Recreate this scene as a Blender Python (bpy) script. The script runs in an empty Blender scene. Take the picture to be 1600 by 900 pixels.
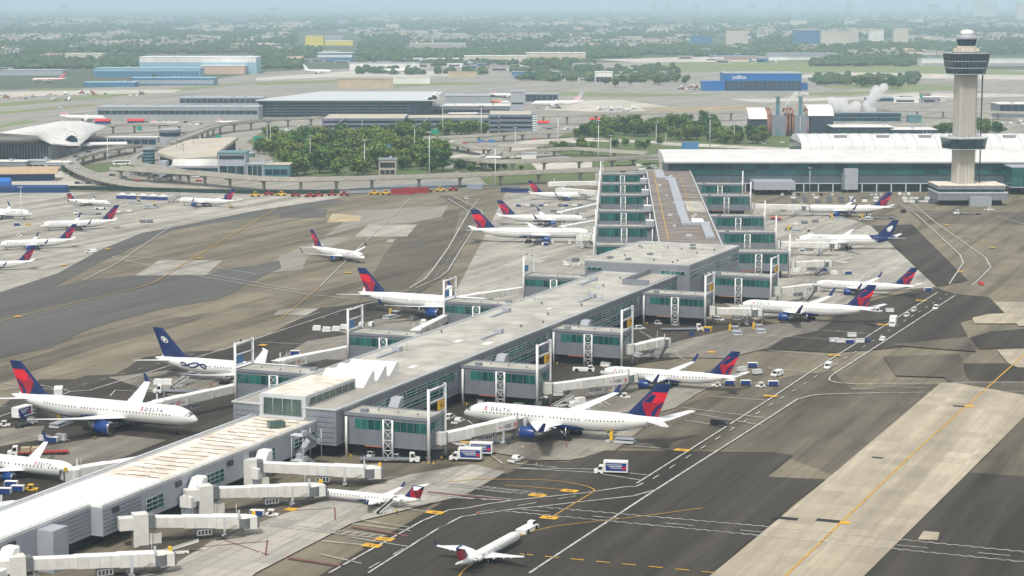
import bpy, math, random
from math import sin, cos, pi, radians, atan2, hypot, sqrt, tan
R = random.Random(7)
SC = bpy.context.scene
COL = SC.collection
# ---------------------------------------------------------------- camera frame (pixels of a 1600 x 900 survey picture -> ground metres)
FP, HC, YH = 3200.0, 131.0, 5.0
TH = math.atan((450 - YH) / FP)
CT, ST = cos(TH), sin(TH)

def P(x, y, h=0.0):
    X = x - 800; Y = (450 - y) * ST + FP * CT; Z = (450 - y) * CT - FP * ST
    t = (h - HC) / Z
    return (X * t, Y * t, h)

def HT(x, yb, yt):
    b = P(x, yb); Y = (450 - yt) * ST + FP * CT; Z = (450 - yt) * CT - FP * ST
    return HC + Z / Y * b[1]

A1, A2 = radians(22.4), radians(2.9)
D1, P1 = (sin(A1), cos(A1)), (cos(A1), -sin(A1))
D2, P2 = (sin(A2), cos(A2)), (cos(A2), -sin(A2))
def W1(u, v, z=0.0): return (D1[0] * u + P1[0] * v, D1[1] * u + P1[1] * v, z)
def W2(u, v, z=0.0): return (D2[0] * u + P2[0] * v, D2[1] * u + P2[1] * v, z)

# ---------------------------------------------------------------- materials
MATS = {}
def mat(name, rgb, rough=0.7, var=0.0, scale=0.3, metal=0.0, spec=0.3, emit=0.0, coord='Object', stretch=None, rgb2=None):
    if name in MATS: return MATS[name]
    m = bpy.data.materials.new(name); m.use_nodes = True
    nt = m.node_tree; b = nt.nodes['Principled BSDF']
    b.inputs['Base Color'].default_value = (*rgb, 1); b.inputs['Roughness'].default_value = rough
    b.inputs['Metallic'].default_value = metal; b.inputs['Specular IOR Level'].default_value = spec
    if emit:
        b.inputs['Emission Color'].default_value = (*rgb, 1); b.inputs['Emission Strength'].default_value = emit
    if var:
        tc = nt.nodes.new('ShaderNodeTexCoord'); src = tc.outputs[coord]
        if stretch:
            mp = nt.nodes.new('ShaderNodeMapping'); mp.inputs['Scale'].default_value = stretch
            nt.links.new(src, mp.inputs[0]); src = mp.outputs[0]
        n = nt.nodes.new('ShaderNodeTexNoise'); n.inputs['Scale'].default_value = scale; n.inputs['Detail'].default_value = 6
        nt.links.new(src, n.inputs['Vector'])
        rp = nt.nodes.new('ShaderNodeValToRGB')
        lo = rgb2 or tuple(c * (1 - var) for c in rgb); hi = tuple(min(1, c * (1 + var * .6)) for c in rgb)
        rp.color_ramp.elements[0].position = .32; rp.color_ramp.elements[0].color = (*lo, 1)
        rp.color_ramp.elements[1].position = .68; rp.color_ramp.elements[1].color = (*hi, 1)
        nt.links.new(n.outputs['Fac'], rp.inputs[0]); nt.links.new(rp.outputs[0], b.inputs['Base Color'])
    MATS[name] = m
    return m

def pave(name, c1, c2, c3=None, slab=None, streak=.35, stain=.25, rough=.85, ang=A1, jd=.75):
    """asphalt or concrete: big blotches, paver-lane streaks along ang, optional slab joints, dark stains."""
    m = bpy.data.materials.new(name); m.use_nodes = True; nt = m.node_tree; N = nt.nodes; Lk = nt.links
    b = N['Principled BSDF']; b.inputs['Roughness'].default_value = rough; b.inputs['Specular IOR Level'].default_value = .25
    tc = N.new('ShaderNodeTexCoord')
    mp = N.new('ShaderNodeMapping'); mp.inputs['Rotation'].default_value = (0, 0, ang); Lk.new(tc.outputs['Object'], mp.inputs[0])
    def noise(scale, detail, vec, st=None, dist=0):
        v = vec
        if st:
            q = N.new('ShaderNodeMapping'); q.inputs['Scale'].default_value = st; Lk.new(vec, q.inputs[0]); v = q.outputs[0]
        n = N.new('ShaderNodeTexNoise'); n.inputs['Scale'].default_value = scale; n.inputs['Detail'].default_value = detail
        n.inputs['Distortion'].default_value = dist; Lk.new(v, n.inputs['Vector']); return n.outputs['Fac']
    def ramp(f, p0, p1, a, bb):
        r = N.new('ShaderNodeValToRGB'); e = r.color_ramp.elements
        e[0].position = p0; e[0].color = (*a, 1); e[1].position = p1; e[1].color = (*bb, 1); Lk.new(f, r.inputs[0]); return r.outputs[0]
    def mix(kind, fac, a, bb):
        x = N.new('ShaderNodeMix'); x.data_type = 'RGBA'; x.blend_type = kind
        if isinstance(fac, float): x.inputs[0].default_value = fac
        else: Lk.new(fac, x.inputs[0])
        for s, q in ((x.inputs[6], a), (x.inputs[7], bb)):
            if isinstance(q, tuple): s.default_value = (*q, 1)
            else: Lk.new(q, s)
        return x.outputs[2]
    col = ramp(noise(.05, 5, mp.outputs[0], (1, .06, 1), .3), .35, .65, c1, c2)
    if streak:
        s = noise(.16, 3, mp.outputs[0], (1.0, .035, 1))
        col = mix('MULTIPLY', streak, col, ramp(s, .38, .62, (.55, .54, .53), (1.25, 1.23, 1.2)))
        s2 = noise(.5, 2, mp.outputs[0], (1.0, .02, 1))
        col = mix('MULTIPLY', streak * .8, col, ramp(s2, .42, .58, (.7, .7, .7), (1.12, 1.12, 1.1)))
    if slab:
        br = N.new('ShaderNodeTexBrick'); br.offset = 0; br.inputs['Scale'].default_value = 1
        br.inputs['Brick Width'].default_value = slab; br.inputs['Row Height'].default_value = slab
        br.inputs['Mortar Size'].default_value = .16; br.inputs['Mortar Smooth'].default_value = .3; br.inputs['Bias'].default_value = 0
        br.inputs['Color1'].default_value = (1.09, 1.08, 1.04, 1); br.inputs['Color2'].default_value = (.82, .82, .83, 1)
        br.inputs['Mortar'].default_value = (jd, jd, jd, 1); Lk.new(mp.outputs[0], br.inputs['Vector'])
        col = mix('MULTIPLY', .85, col, br.outputs['Color'])
    if stain:
        st = noise(.09, 8, mp.outputs[0], (1, .05, 1), .3)
        col = mix('MULTIPLY', stain, col, ramp(st, .36, .5, (.35, .33, .31), (1, 1, 1)))
        st2 = noise(.5, 6, mp.outputs[0], (1, .1, 1), .3)
        col = mix('MULTIPLY', stain * .7, col, ramp(st2, .3, .46, (.45, .43, .4), (1, 1, 1)))
    fine = noise(1.6, 4, mp.outputs[0], (1, .12, 1))
    col = mix('MULTIPLY', .5, col, ramp(fine, .3, .7, (.86, .86, .86), (1.1, 1.1, 1.1)))
    Lk.new(col, b.inputs['Base Color'])
    MATS[name] = m
    return m

def glassmat(name, c1, c2, size=(1.8, 1.8, 3.0), rough=.08, ang=0.0, spec=.5):
    """tinted glazing whose panes differ a little from one another."""
    m = bpy.data.materials.new(name); m.use_nodes = True; nt = m.node_tree; N = nt.nodes; Lk = nt.links
    b = N['Principled BSDF']; b.inputs['Roughness'].default_value = rough; b.inputs['Specular IOR Level'].default_value = spec
    tc = N.new('ShaderNodeTexCoord'); mp = N.new('ShaderNodeMapping'); mp.inputs['Rotation'].default_value = (0, 0, ang)
    mp.inputs['Scale'].default_value = tuple(1 / s for s in size); Lk.new(tc.outputs['Object'], mp.inputs[0])
    fl = N.new('ShaderNodeVectorMath'); fl.operation = 'FLOOR'; Lk.new(mp.outputs[0], fl.inputs[0])
    wn = N.new('ShaderNodeTexWhiteNoise'); Lk.new(fl.outputs[0], wn.inputs['Vector'])
    nz = N.new('ShaderNodeTexNoise'); nz.inputs['Scale'].default_value = .35; nz.inputs['Detail'].default_value = 4; Lk.new(mp.outputs[0], nz.inputs['Vector'])
    ad = N.new('ShaderNodeMath'); ad.operation = 'MULTIPLY_ADD'; ad.inputs[1].default_value = .45; Lk.new(wn.outputs['Value'], ad.inputs[0]); 
    sb = N.new('ShaderNodeMath'); sb.operation = 'MULTIPLY'; sb.inputs[1].default_value = .55; Lk.new(nz.outputs['Fac'], sb.inputs[0]); Lk.new(sb.outputs[0], ad.inputs[2])
    rp = N.new('ShaderNodeValToRGB'); e = rp.color_ramp.elements; e[0].position = .22; e[0].color = (*c1, 1); e[1].position = .75; e[1].color = (*c2, 1)
    Lk.new(ad.outputs[0], rp.inputs[0]); Lk.new(rp.outputs[0], b.inputs['Base Color'])
    MATS[name] = m
    return m

def M(n): return MATS[n]

# ---------------------------------------------------------------- mesh builder
class MB:
    def __init__(s): s.v = []; s.f = []; s.m = []; s.sm = []
    def add(s, vs, fs, mi=0, smooth=False):
        o = len(s.v); s.v += vs; s.f += [tuple(i + o for i in f) for f in fs]; s.m += [mi] * len(fs); s.sm += [smooth] * len(fs)
        return s
    def hexa(s, a, mi=0):      # eight corners: bottom ring 0-3, top ring 4-7
        return s.add(list(a), [(3, 2, 1, 0), (4, 5, 6, 7), (0, 1, 5, 4), (1, 2, 6, 5), (2, 3, 7, 6), (3, 0, 4, 7)], mi)
    def box(s, c, d, rz=0.0, mi=0, ry=0.0, rx=0.0):
        x, y, z = d[0] / 2, d[1] / 2, d[2] / 2
        out = []
        for zz in (-z, z):
            for xx, yy in ((-x, -y), (x, -y), (x, y), (-x, y)):
                X, Y, Z = xx, yy, zz
                if rx: Y, Z = Y * cos(rx) - Z * sin(rx), Y * sin(rx) + Z * cos(rx)
                if ry: X, Z = X * cos(ry) + Z * sin(ry), -X * sin(ry) + Z * cos(ry)
                out.append((c[0] + X * cos(rz) - Y * sin(rz), c[1] + X * sin(rz) + Y * cos(rz), c[2] + Z))
        return s.hexa(out, mi)
    def b3(s, x0, x1, y0, y1, z0, z1, mi=0):
        return s.box(((x0 + x1) / 2, (y0 + y1) / 2, (z0 + z1) / 2), (x1 - x0, y1 - y0, z1 - z0), 0, mi)
    def prism(s, poly, z0, z1, mi=0, mtop=None):
        n = len(poly)
        ar = sum(poly[i][0] * poly[(i + 1) % n][1] - poly[(i + 1) % n][0] * poly[i][1] for i in range(n))
        if ar < 0: poly = poly[::-1]
        vs = [(p[0], p[1], z0) for p in poly] + [(p[0], p[1], z1) for p in poly]
        s.add(vs, [tuple(range(n - 1, -1, -1))] + [(i, (i + 1) % n, n + (i + 1) % n, n + i) for i in range(n)], mi)
        o = len(s.v) - 2 * n
        s.f.append(tuple(range(o + n, o + 2 * n))); s.m.append(mi if mtop is None else mtop); s.sm.append(False)
        return s
    def sheet(s, poly, z, mi=0):
        n = len(poly); ar = sum(poly[i][0] * poly[(i + 1) % n][1] - poly[(i + 1) % n][0] * poly[i][1] for i in range(n))
        if ar < 0: poly = poly[::-1]
        return s.add([(p[0], p[1], z) for p in poly], [tuple(range(n))], mi)
    def rings(s, rs, mi=0, smooth=True, cap=True, closed=True):
        n = len(rs[0]); o = len(s.v)
        for r in rs: s.v += list(r)
        k = n if closed else n - 1
        for i in range(len(rs) - 1):
            for j in range(k):
                a = o + i * n + j; b = o + i * n + (j + 1) % n
                s.f.append((a, b, b + n, a + n)); s.m.append(mi); s.sm.append(smooth)
        if cap and closed:
            s.f.append(tuple(o + j for j in range(n - 1, -1, -1))); s.m.append(mi); s.sm.append(False)
            e = o + (len(rs) - 1) * n
            s.f.append(tuple(e + j for j in range(n))); s.m.append(mi); s.sm.append(False)
        return s
    def tube(s, a, b, r, r2=None, n=8, mi=0):
        r2 = r if r2 is None else r2
        d = (b[0] - a[0], b[1] - a[1], b[2] - a[2]); L = sqrt(sum(c * c for c in d)) or 1e-6; d = tuple(c / L for c in d)
        t = (0, 0, 1) if abs(d[2]) < .9 else (1, 0, 0)
        e = (d[1] * t[2] - d[2] * t[1], d[2] * t[0] - d[0] * t[2], d[0] * t[1] - d[1] * t[0]); q = sqrt(sum(c * c for c in e)); e = tuple(c / q for c in e)
        g = (d[1] * e[2] - d[2] * e[1], d[2] * e[0] - d[0] * e[2], d[0] * e[1] - d[1] * e[0])
        rr = []
        for p, rad in ((a, r), (b, r2)):
            rr.append([tuple(p[k] + rad * (cos(2 * pi * j / n) * e[k] + sin(2 * pi * j / n) * g[k]) for k in range(3)) for j in range(n)])
        return s.rings(rr, mi)
    def bar(s, a, b, w, mi=0):
        return s.tube(a, b, w * .6, n=4, mi=mi)
    def lathe(s, prof, n=16, mi=0, c=(0, 0), smooth=True):
        return s.rings([[(c[0] + r * cos(2 * pi * j / n), c[1] + r * sin(2 * pi * j / n), z) for j in range(n)] for r, z in prof], mi, smooth)
    def ribbon(s, pts, w, z, mi=0):
        """flat painted line along ground points."""
        for i in range(len(pts) - 1):
            a, b = pts[i], pts[i + 1]; dx, dy = b[0] - a[0], b[1] - a[1]; L = hypot(dx, dy)
            if L < 1e-6: continue
            nx, ny = -dy / L * w / 2, dx / L * w / 2
            s.add([(a[0] - nx, a[1] - ny, z), (b[0] - nx, b[1] - ny, z), (b[0] + nx, b[1] + ny, z), (a[0] + nx, a[1] + ny, z)], [(0, 1, 2, 3)], mi)
        return s
    def build(s, name, mats, parent=None, world=False, loc=None):
        me = bpy.data.meshes.new(name)
        vs = s.v
        if world and parent is not None:
            q = parent
            while q.parent: q = q.parent
            ox, oy, oz = q.location
            vs = [(x - ox, y - oy, z - oz) for x, y, z in vs]
        if loc is not None: vs = [(x - loc[0], y - loc[1], z - loc[2]) for x, y, z in vs]
        me.from_pydata(vs, [], s.f)
        if not isinstance(mats, (list, tuple)): mats = [mats]
        for m in mats: me.materials.append(MATS[m] if isinstance(m, str) else m)
        me.polygons.foreach_set('material_index', s.m); me.polygons.foreach_set('use_smooth', s.sm)
        me.update()
        o = bpy.data.objects.new(name, me); COL.objects.link(o)
        if parent is not None: o.parent = parent
        if loc is not None: o.location = loc
        return o

def tag(o, label=None, cat=None, group=None, kind=None):
    if label: o['label'] = label
    if cat: o['category'] = cat
    if group: o['group'] = group
    if kind: o['kind'] = kind
    return o
def thing(name, loc, label, cat, rz=0.0, group=None):
    o = bpy.data.objects.new(name, None); COL.objects.link(o); o.empty_display_size = .5
    o.location = loc; o.rotation_euler = (0, 0, rz)
    return tag(o, label, cat, group)
KIDS = {}
def copy_tree(o, parent=None):
    c = o.copy(); COL.objects.link(c)
    if parent is not None: c.parent = parent
    for ch in list(o.children): copy_tree(ch, c)
    return c
def place(proto, loc, rz, label, cat=None, group=None, scale=None, first=set()):
    """first call moves the prototype itself, later calls copy it with all its parts."""
    if proto.name in first: o = copy_tree(proto)
    else: first.add(proto.name); o = proto
    o.location = loc; o.rotation_euler = (0, 0, rz)
    if scale: o.scale = (scale,) * 3
    o['label'] = label
    if cat: o['category'] = cat
    if group: o['group'] = group
    elif 'group' in o.keys(): del o['group']
    return o
def textmesh(body, size, depth=0.0):
    """letters as plain vertices and faces in the x-y plane, left edge at 0, baseline at 0."""
    c = bpy.data.curves.new('lettering', 'FONT'); c.body = body; c.size = size; c.resolution_u = 2; c.offset = size * .012
    o = bpy.data.objects.new('lettering', c); COL.objects.link(o)
    dg = bpy.context.evaluated_depsgraph_get(); me = bpy.data.meshes.new_from_object(o.evaluated_get(dg))
    vs = [tuple(v.co) for v in me.vertices]; fs = [tuple(p.vertices) for p in me.polygons]
    bpy.data.objects.remove(o); bpy.data.curves.remove(c); bpy.data.meshes.remove(me)
    x0 = min(v[0] for v in vs) if vs else 0
    vs = [(v[0] - x0, v[1], 0) for v in vs]
    return vs, fs, max(v[0] for v in vs)
def wall_text(mb, body, size, org, ux, up=(0, 0, 1), mi=0, off=0.0, nrm=(0, 0, 0)):
    vs, fs, w = textmesh(body, size)
    mb.add([tuple(org[k] + v[0] * ux[k] + v[1] * up[k] + nrm[k] * off for k in range(3)) for v in vs], fs, mi)
    return w

# ---------------------------------------------------------------- palette
mat('white_paint', (.8, .8, .78), .35, .05, .5)
mat('aircraft_white', (.77, .77, .75), .25, .05, .25, spec=.5)
mat('aircraft_grey', (.55, .56, .57), .4, .08, .4)
mat('wing_white', (.74, .75, .76), .35, .08, .3)
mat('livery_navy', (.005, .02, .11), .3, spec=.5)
mat('livery_blue', (.006, .04, .2), .3, spec=.5)
mat('livery_red', (.72, .01, .035), .35, spec=.45)
mat('livery_darkred', (.36, .006, .03), .35, spec=.45)
mat('window_dark', (.02, .024, .03), .15, spec=.5)
mat('bare_metal', (.55, .55, .56), .3, .1, .8, metal=.8)
mat('dark_metal', (.05, .05, .055), .5, .2, 1)
mat('rubber', (.018, .018, .02), .8)
mat('steel_white', (.78, .78, .78), .4, .08, .6)
mat('panel_grey', (.225, .245, .275), .5, .10, .25)
mat('panel_midgrey', (.185, .2, .225), .5, .12, .2)
mat('panel_light', (.38, .405, .445), .5, .08, .2)
mat('trim_light', (.56, .58, .6), .5, .08, .3)
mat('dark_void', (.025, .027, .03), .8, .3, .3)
mat('bridge_cream', (.72, .71, .67), .5, .1, .5)
mat('bridge_cream_dark', (.66, .645, .58), .5, .1, .4)
mat('bellows', (.16, .17, .18), .7, .2, 2)
mat('sign_yellow', (.75, .42, .02), .5)
mat('sign_green', (.01, .3, .2), .5)
mat('sign_blue', (.07, .2, .42), .5)
mat('black', (.015, .015, .015), .6)
mat('safety_orange', (.75, .13, .02), .6)
mat('safety_yellow', (.72, .45, .03), .5, .15, 1)
mat('signal_red', (.6, .02, .02), .5)
mat('truck_blue', (.02, .05, .22), .4, .1, .6)
mat('truck_red', (.36, .03, .03), .5, .2, .6)
mat('car_silver', (.5, .52, .54), .25, metal=.4)
mat('car_black', (.02, .02, .024), .2)
mat('paint_white', (.5, .49, .46), .8, .4, .5)
mat('paint_yellow', (.52, .31, .05), .8, .25, .7)
mat('paint_red', (.2, .075, .065), .8, .3, .7)
mat('concrete_wall', (.42, .39, .34), .85, .18, .2)
mat('concrete_deck', (.36, .34, .3), .85, .2, .12)
mat('road_deck', (.30, .29, .27), .9, .2, .1)
mat('parapet', (.46, .43, .37), .85, .15, .2)
mat('roof_white', (.78, .77, .74), .6, .12, .06)
mat('skin', (.45, .28, .2), .6)
mat('cloth_dark', (.03, .035, .05), .8)
glassmat('teal_glass', (.004, .034, .036), (.022, .175, .15), (1.95, 1.95, 4))
glassmat('dark_glass', (.012, .028, .036), (.03, .075, .09), (3, 3, 4))
glassmat('blue_glass', (.008, .022, .038), (.022, .055, .085), (6, 6, 4))
glassmat('green_glass', (.05, .085, .075), (.085, .135, .115), (3, 3, 4))
# ================================================================ GROUND
pave('worn_asphalt', (.18, .157, .112), (.24, .21, .152), streak=.22, stain=.5, slab=15, jd=.82)
pave('pale_asphalt', (.25, .235, .2), (.3, .28, .24), streak=.2, stain=.25)
pave('brown_asphalt', (.115, .1, .077), (.16, .14, .107), streak=.35, stain=.5, slab=15, jd=.85)
pave('dark_asphalt', (.047, .04, .032), (.07, .061, .05), streak=.45, stain=.45)
pave('grey_asphalt', (.096, .092, .085), (.122, .117, .108), streak=.15, stain=.2)
pave('apron_concrete', (.36, .34, .3), (.46, .435, .39), slab=7.6, streak=.25, stain=.55, jd=.6)
pave('white_concrete', (.52, .5, .46), (.6, .575, .53), slab=7.6, streak=.15, stain=.25)
pave('strip_concrete', (.39, .34, .26), (.49, .435, .34), slab=7.6, streak=.28, stain=.15, jd=.9)
pave('stained_concrete', (.22, .2, .175), (.3, .28, .24), slab=7.6, streak=.35, stain=.5)
pave('tan_pad', (.46, .36, .22), (.54, .44, .29), slab=7.6, streak=.2, stain=.2)
pave('far_asphalt', (.27, .255, .22), (.36, .34, .30), streak=.35, stain=.2)
pave('far_concrete', (.5, .47, .41), (.6, .56, .5), streak=.3, stain=.2)
mat('grass', (.085, .13, .04), .95, .4, .02, rgb2=(.11, .12, .05))
mat('field_grass', (.15, .2, .07), .95, .35, .006, rgb2=(.2, .2, .1))
mat('suburb_ground', (.05, .075, .04), .95, .4, .004, rgb2=(.10, .11, .075))
mat('earth', (.36, .29, .2), .95, .3, .05)

def G(px): return [P(x, y)[:2] for x, y in px]
LAY = [0.0]
def pavement(name, material, *polys):
    LAY[0] += .012
    mb = MB()
    for p in polys: mb.sheet(G(p), LAY[0]); LAY[0] += .004
    o = mb.build(name, material); tag(o, kind='structure'); return o

g = MB(); g.sheet([(-29000, -1400), (29000, -1400), (29000, 49500), (-29000, 49500)], 0)
tag(g.build('ground', 'suburb_ground'), kind='structure')
LAY[0] = .1
pavement('airfield_pavement', 'far_asphalt', [(-900, 1100), (2500, 1100), (2200, 118), (1250, 104), (1010, 97), (760, 99), (420, 112), (250, 134), (-300, 150), (-700, 300)])
pavement('airfield_grass', 'field_grass',
    [(980, 104), (1060, 98), (1250, 96), (1500, 104), (1600, 112), (1600, 116), (1300, 114), (1080, 112), (1000, 112)],
    [(840, 143), (1000, 146), (1130, 148), (1000, 152), (850, 149)], [(400, 128), (530, 125), (545, 128), (400, 134)],
    [(40, 139), (130, 138), (130, 141), (50, 142)], [(-20, 163), (240, 141), (400, 127), (400, 129), (250, 145), (-20, 169)], [(-20, 176), (150, 163), (150, 165), (-20, 181)], [(560, 133), (700, 128), (800, 131), (700, 133), (580, 137)], [(1260, 145), (1420, 141), (1330, 149), (1260, 149)], [(900, 113), (1060, 108), (1100, 112), (960, 117)], [(1280, 133), (1400, 131), (1500, 133), (1480, 140), (1290, 138)],
    [(0, 196), (40, 188), (60, 190), (0, 200)], [(1400, 137), (1500, 136), (1500, 141), (1390, 144)])
pavement('runway', 'far_concrete', [(1250, 118), (1330, 113), (1700, 120), (1700, 126), (1480, 123), (1340, 121), (1255, 122)],
    [(0, 144), (90, 142), (285, 140), (270, 145), (130, 148), (0, 152)], [(860, 158), (970, 156), (1080, 172), (1160, 171), (940, 175), (850, 172)],
    [(400, 122), (560, 110), (760, 112), (700, 119), (520, 121), (400, 126)], [(1140, 155), (1600, 148), (1600, 151), (1180, 160)],
    [(1330, 152), (1420, 145), (1600, 147), (1600, 150), (1430, 150)], [(930, 93), (1120, 88), (1330, 92), (1200, 96), (1000, 98)])
pavement('construction_earth', 'earth', [(1000, 168), (1160, 165), (1200, 168), (1180, 175), (1010, 174)], [(1240, 163), (1330, 160), (1330, 166), (1240, 168)])
pavement('park_grass', 'grass', [(385, 222), (420, 200), (560, 206), (700, 200), (712, 270), (560, 276), (440, 276), (420, 240)],
    [(840, 232), (890, 205), (1000, 190), (1200, 200), (1240, 225), (1120, 236), (900, 248)], [(700, 262), (840, 256), (1030, 250), (1030, 262), (840, 268), (720, 270)],
    [(1160, 205), (1240, 200), (1240, 230), (1160, 232)], [(100, 262), (200, 250), (215, 262), (110, 275)], [(750, 278), (840, 272), (930, 268), (930, 285), (760, 288)], [(70, 252), (110, 248), (118, 262), (80, 265)])
pavement('landside_road', 'far_concrete', [(0, 240), (90, 232), (130, 240), (110, 262), (210, 285), (0, 300)], [(700, 245), (820, 220), (900, 215), (900, 225), (800, 250), (720, 262)],
    [(830, 256), (925, 250), (925, 262), (840, 266)], [(890, 214), (1040, 222), (1040, 225), (890, 220)], [(1030, 222), (1240, 232), (1240, 236), (1030, 227)])
pavement('apron_asphalt', 'worn_asphalt', [(-600, 1200), (2600, 1200), (1900, 300), (1180, 302), (860, 288), (700, 296), (-200, 298)])
# left apron
pavement('dark_repair', 'brown_asphalt', [(640, 330), (720, 330), (700, 400), (660, 430), (640, 450), (560, 470), (600, 400), (630, 360)], [(0, 575), (150, 528), (260, 500), (330, 490), (300, 505), (150, 545), (0, 600)], [(1420, 330), (1600, 332), (1600, 352), (1440, 350)])
pavement('south_apron', 'brown_asphalt', [(1040, 640), (1230, 590), (1300, 580), (1330, 610), (1470, 601), (1302, 744), (1200, 706), (960, 702), (900, 690)], [(1440, 800), (1600, 660), (1900, 500), (1900, 780), (1600, 748), (1508, 741)])
pavement('remote_apron', 'apron_concrete', [(-300, 302), (560, 300), (520, 312), (400, 330), (300, 350), (222, 365), (160, 390), (90, 428), (0, 458), (-200, 510)])
pavement('taxiway_shoulder', 'grey_asphalt', [(520, 312), (400, 330), (300, 350), (222, 365), (160, 390), (90, 428), (0, 458), (-200, 510), (-200, 535), (0, 478), (87, 449), (125, 428), (170, 405), (228, 379), (268, 361), (330, 350), (400, 341), (468, 331), (540, 314)])
pavement('lighter_lane', 'pale_asphalt', [(400, 430), (472, 422), (480, 404), (550, 372), (512, 372), (440, 400)], [(505, 372), (560, 330), (700, 322), (690, 340), (640, 350), (570, 352)])
pavement('taxiway', 'grey_asphalt', [(-200, 540), (0, 478), (87, 450), (130, 440), (210, 431), (322, 431), (350, 420), (398, 417), (436, 408), (440, 420), (415, 431), (377, 450), (362, 460), (337, 470), (295, 477), (250, 485), (190, 501), (145, 514), (125, 521), (107, 532), (75, 546), (0, 561), (-200, 610)],
    [(436, 341), (508, 341), (512, 328), (445, 328)], [(643, 388), (657, 389), (660, 383), (649, 382)])
pavement('repaired_slab', 'apron_concrete', [(211, 432), (322, 431), (348, 408), (249, 408)], [(554, 371), (636, 371), (652, 352), (576, 352)],
    [(427, 494), (482, 494), (510, 489), (540, 483), (437, 484)], [(603, 379), (613, 380), (618, 375), (607, 375)])
pavement('fuel_pit_pad', 'tan_pad', [(510, 349), (562, 347), (564, 338), (520, 335)])
pavement('vehicle_road', 'brown_asphalt', [(684, 306), (704, 306), (752, 331), (750, 340), (716, 398), (704, 424), (690, 436), (640, 470), (560, 492), (540, 490), (640, 455), (664, 440), (675, 425), (704, 380), (728, 340), (732, 332)])
pavement('gate_apron', 'apron_concrete', [(790, 302), (940, 300), (945, 420), (830, 470), (740, 482), (700, 500), (713, 455), (760, 365)])
pavement('gate_asphalt', 'dark_asphalt', [(-300, 720), (0, 638), (62, 595), (117, 595), (135, 589), (180, 587), (200, 576), (225, 560), (295, 551), (350, 550), (420, 525), (500, 483), (545, 478), (580, 472), (640, 470), (715, 456), (700, 520), (600, 600), (400, 660), (0, 880), (-300, 1000)])
pavement('gate_stand', 'stained_concrete', [(170, 592), (260, 581), (350, 590), (400, 600), (300, 630), (210, 605)], [(480, 535), (560, 522), (640, 540), (540, 565), (440, 560)], [(590, 500), (660, 500), (700, 510), (660, 530), (560, 530), (530, 520)],
    [(40, 705), (180, 682), (260, 690), (150, 735), (60, 740)], [(0, 672), (70, 668), (60, 690), (0, 700)])
# right apron
pavement('east_asphalt', 'dark_asphalt', [(1360, 354), (1425, 352), (1445, 372), (1512, 440), (1465, 450), (1390, 381)],
    [(1000, 500), (1180, 500), (1270, 520), (1330, 480), (1430, 455), (1465, 452), (1492, 461), (1545, 466), (1570, 490), (1545, 493), (1500, 505), (1513, 530), (1440, 541), (1375, 548), (1300, 553), (1225, 549), (1130, 552), (1000, 570), (900, 610), (860, 640), (700, 720), (560, 720), (700, 640), (860, 570)],
    [(1548, 520), (1600, 516), (1600, 545), (1530, 548), (1515, 530)], [(1590, 577), (1600, 575), (1600, 598), (1500, 598), (1500, 570), (1570, 570)])
pavement('stand_concrete', 'apron_concrete', [(1180, 322), (1262, 320), (1320, 340), (1361, 355), (1390, 381), (1462, 450), (1400, 456), (1320, 478), (1180, 502), (1120, 470), (1150, 420)])
pavement('stand_slab', 'stained_concrete', [(1060, 535), (1150, 515), (1275, 502), (1305, 502), (1275, 520), (1225, 530), (1200, 546), (1135, 562), (1000, 560)],
    [(880, 628), (900, 605), (1000, 585), (1150, 595), (1100, 612), (1055, 640), (980, 660), (900, 650)], [(830, 722), (890, 722), (960, 708), (1010, 668), (900, 665), (740, 690), (740, 705), (800, 715)])
pavement('dark_taxilane', 'dark_asphalt', [(60, 1300), (480, 915), (735, 762), (800, 741), (830, 722), (888, 725), (930, 712), (945, 707), (1200, 709), (1239, 714), (1230, 722), (1197, 748), (1255, 751), (1290, 752), (1240, 790), (1060, 945), (630, 1300)],
    [(950, 1300), (1355, 899), (1508, 741), (1600, 748), (2300, 810), (2300, 1300)])
pavement('commuter_apron', 'apron_concrete', [(-300, 1300), (-60, 1300), (400, 899), (550, 821), (727, 777), (790, 741), (740, 729), (580, 729), (520, 765), (360, 835), (140, 940)])
pavement('commuter_asphalt', 'brown_asphalt', [(150, 900), (230, 850), (300, 830), (360, 800), (460, 770), (600, 727), (735, 729), (640, 745), (520, 780), (420, 815), (330, 850), (250, 900)])
pavement('taxiway_strip', 'strip_concrete', [(638, 1300), (1115, 899), (1302, 744), (1470, 601), (1600, 599), (1760, 597), (1760, 612), (1600, 655), (1355, 899), (953, 1300)])
pavement('patch_slab', 'strip_concrete', [(1553, 474), (1640, 474), (1640, 512), (1592, 512), (1588, 508), (1523, 508), (1519, 499), (1545, 493), (1570, 492)],
    [(1557, 549), (1640, 548), (1640, 577), (1590, 577), (1575, 570)], [(1434, 847), (1465, 848), (1468, 836), (1443, 834)])
pavement('east_patch', 'brown_asphalt', [(1392, 541), (1512, 529), (1526, 552), (1440, 546)], [(1490, 570), (1515, 598), (1600, 599), (1600, 620), (1480, 599), (1470, 575)], [(1380, 560), (1500, 556), (1510, 594), (1400, 590)])

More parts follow.
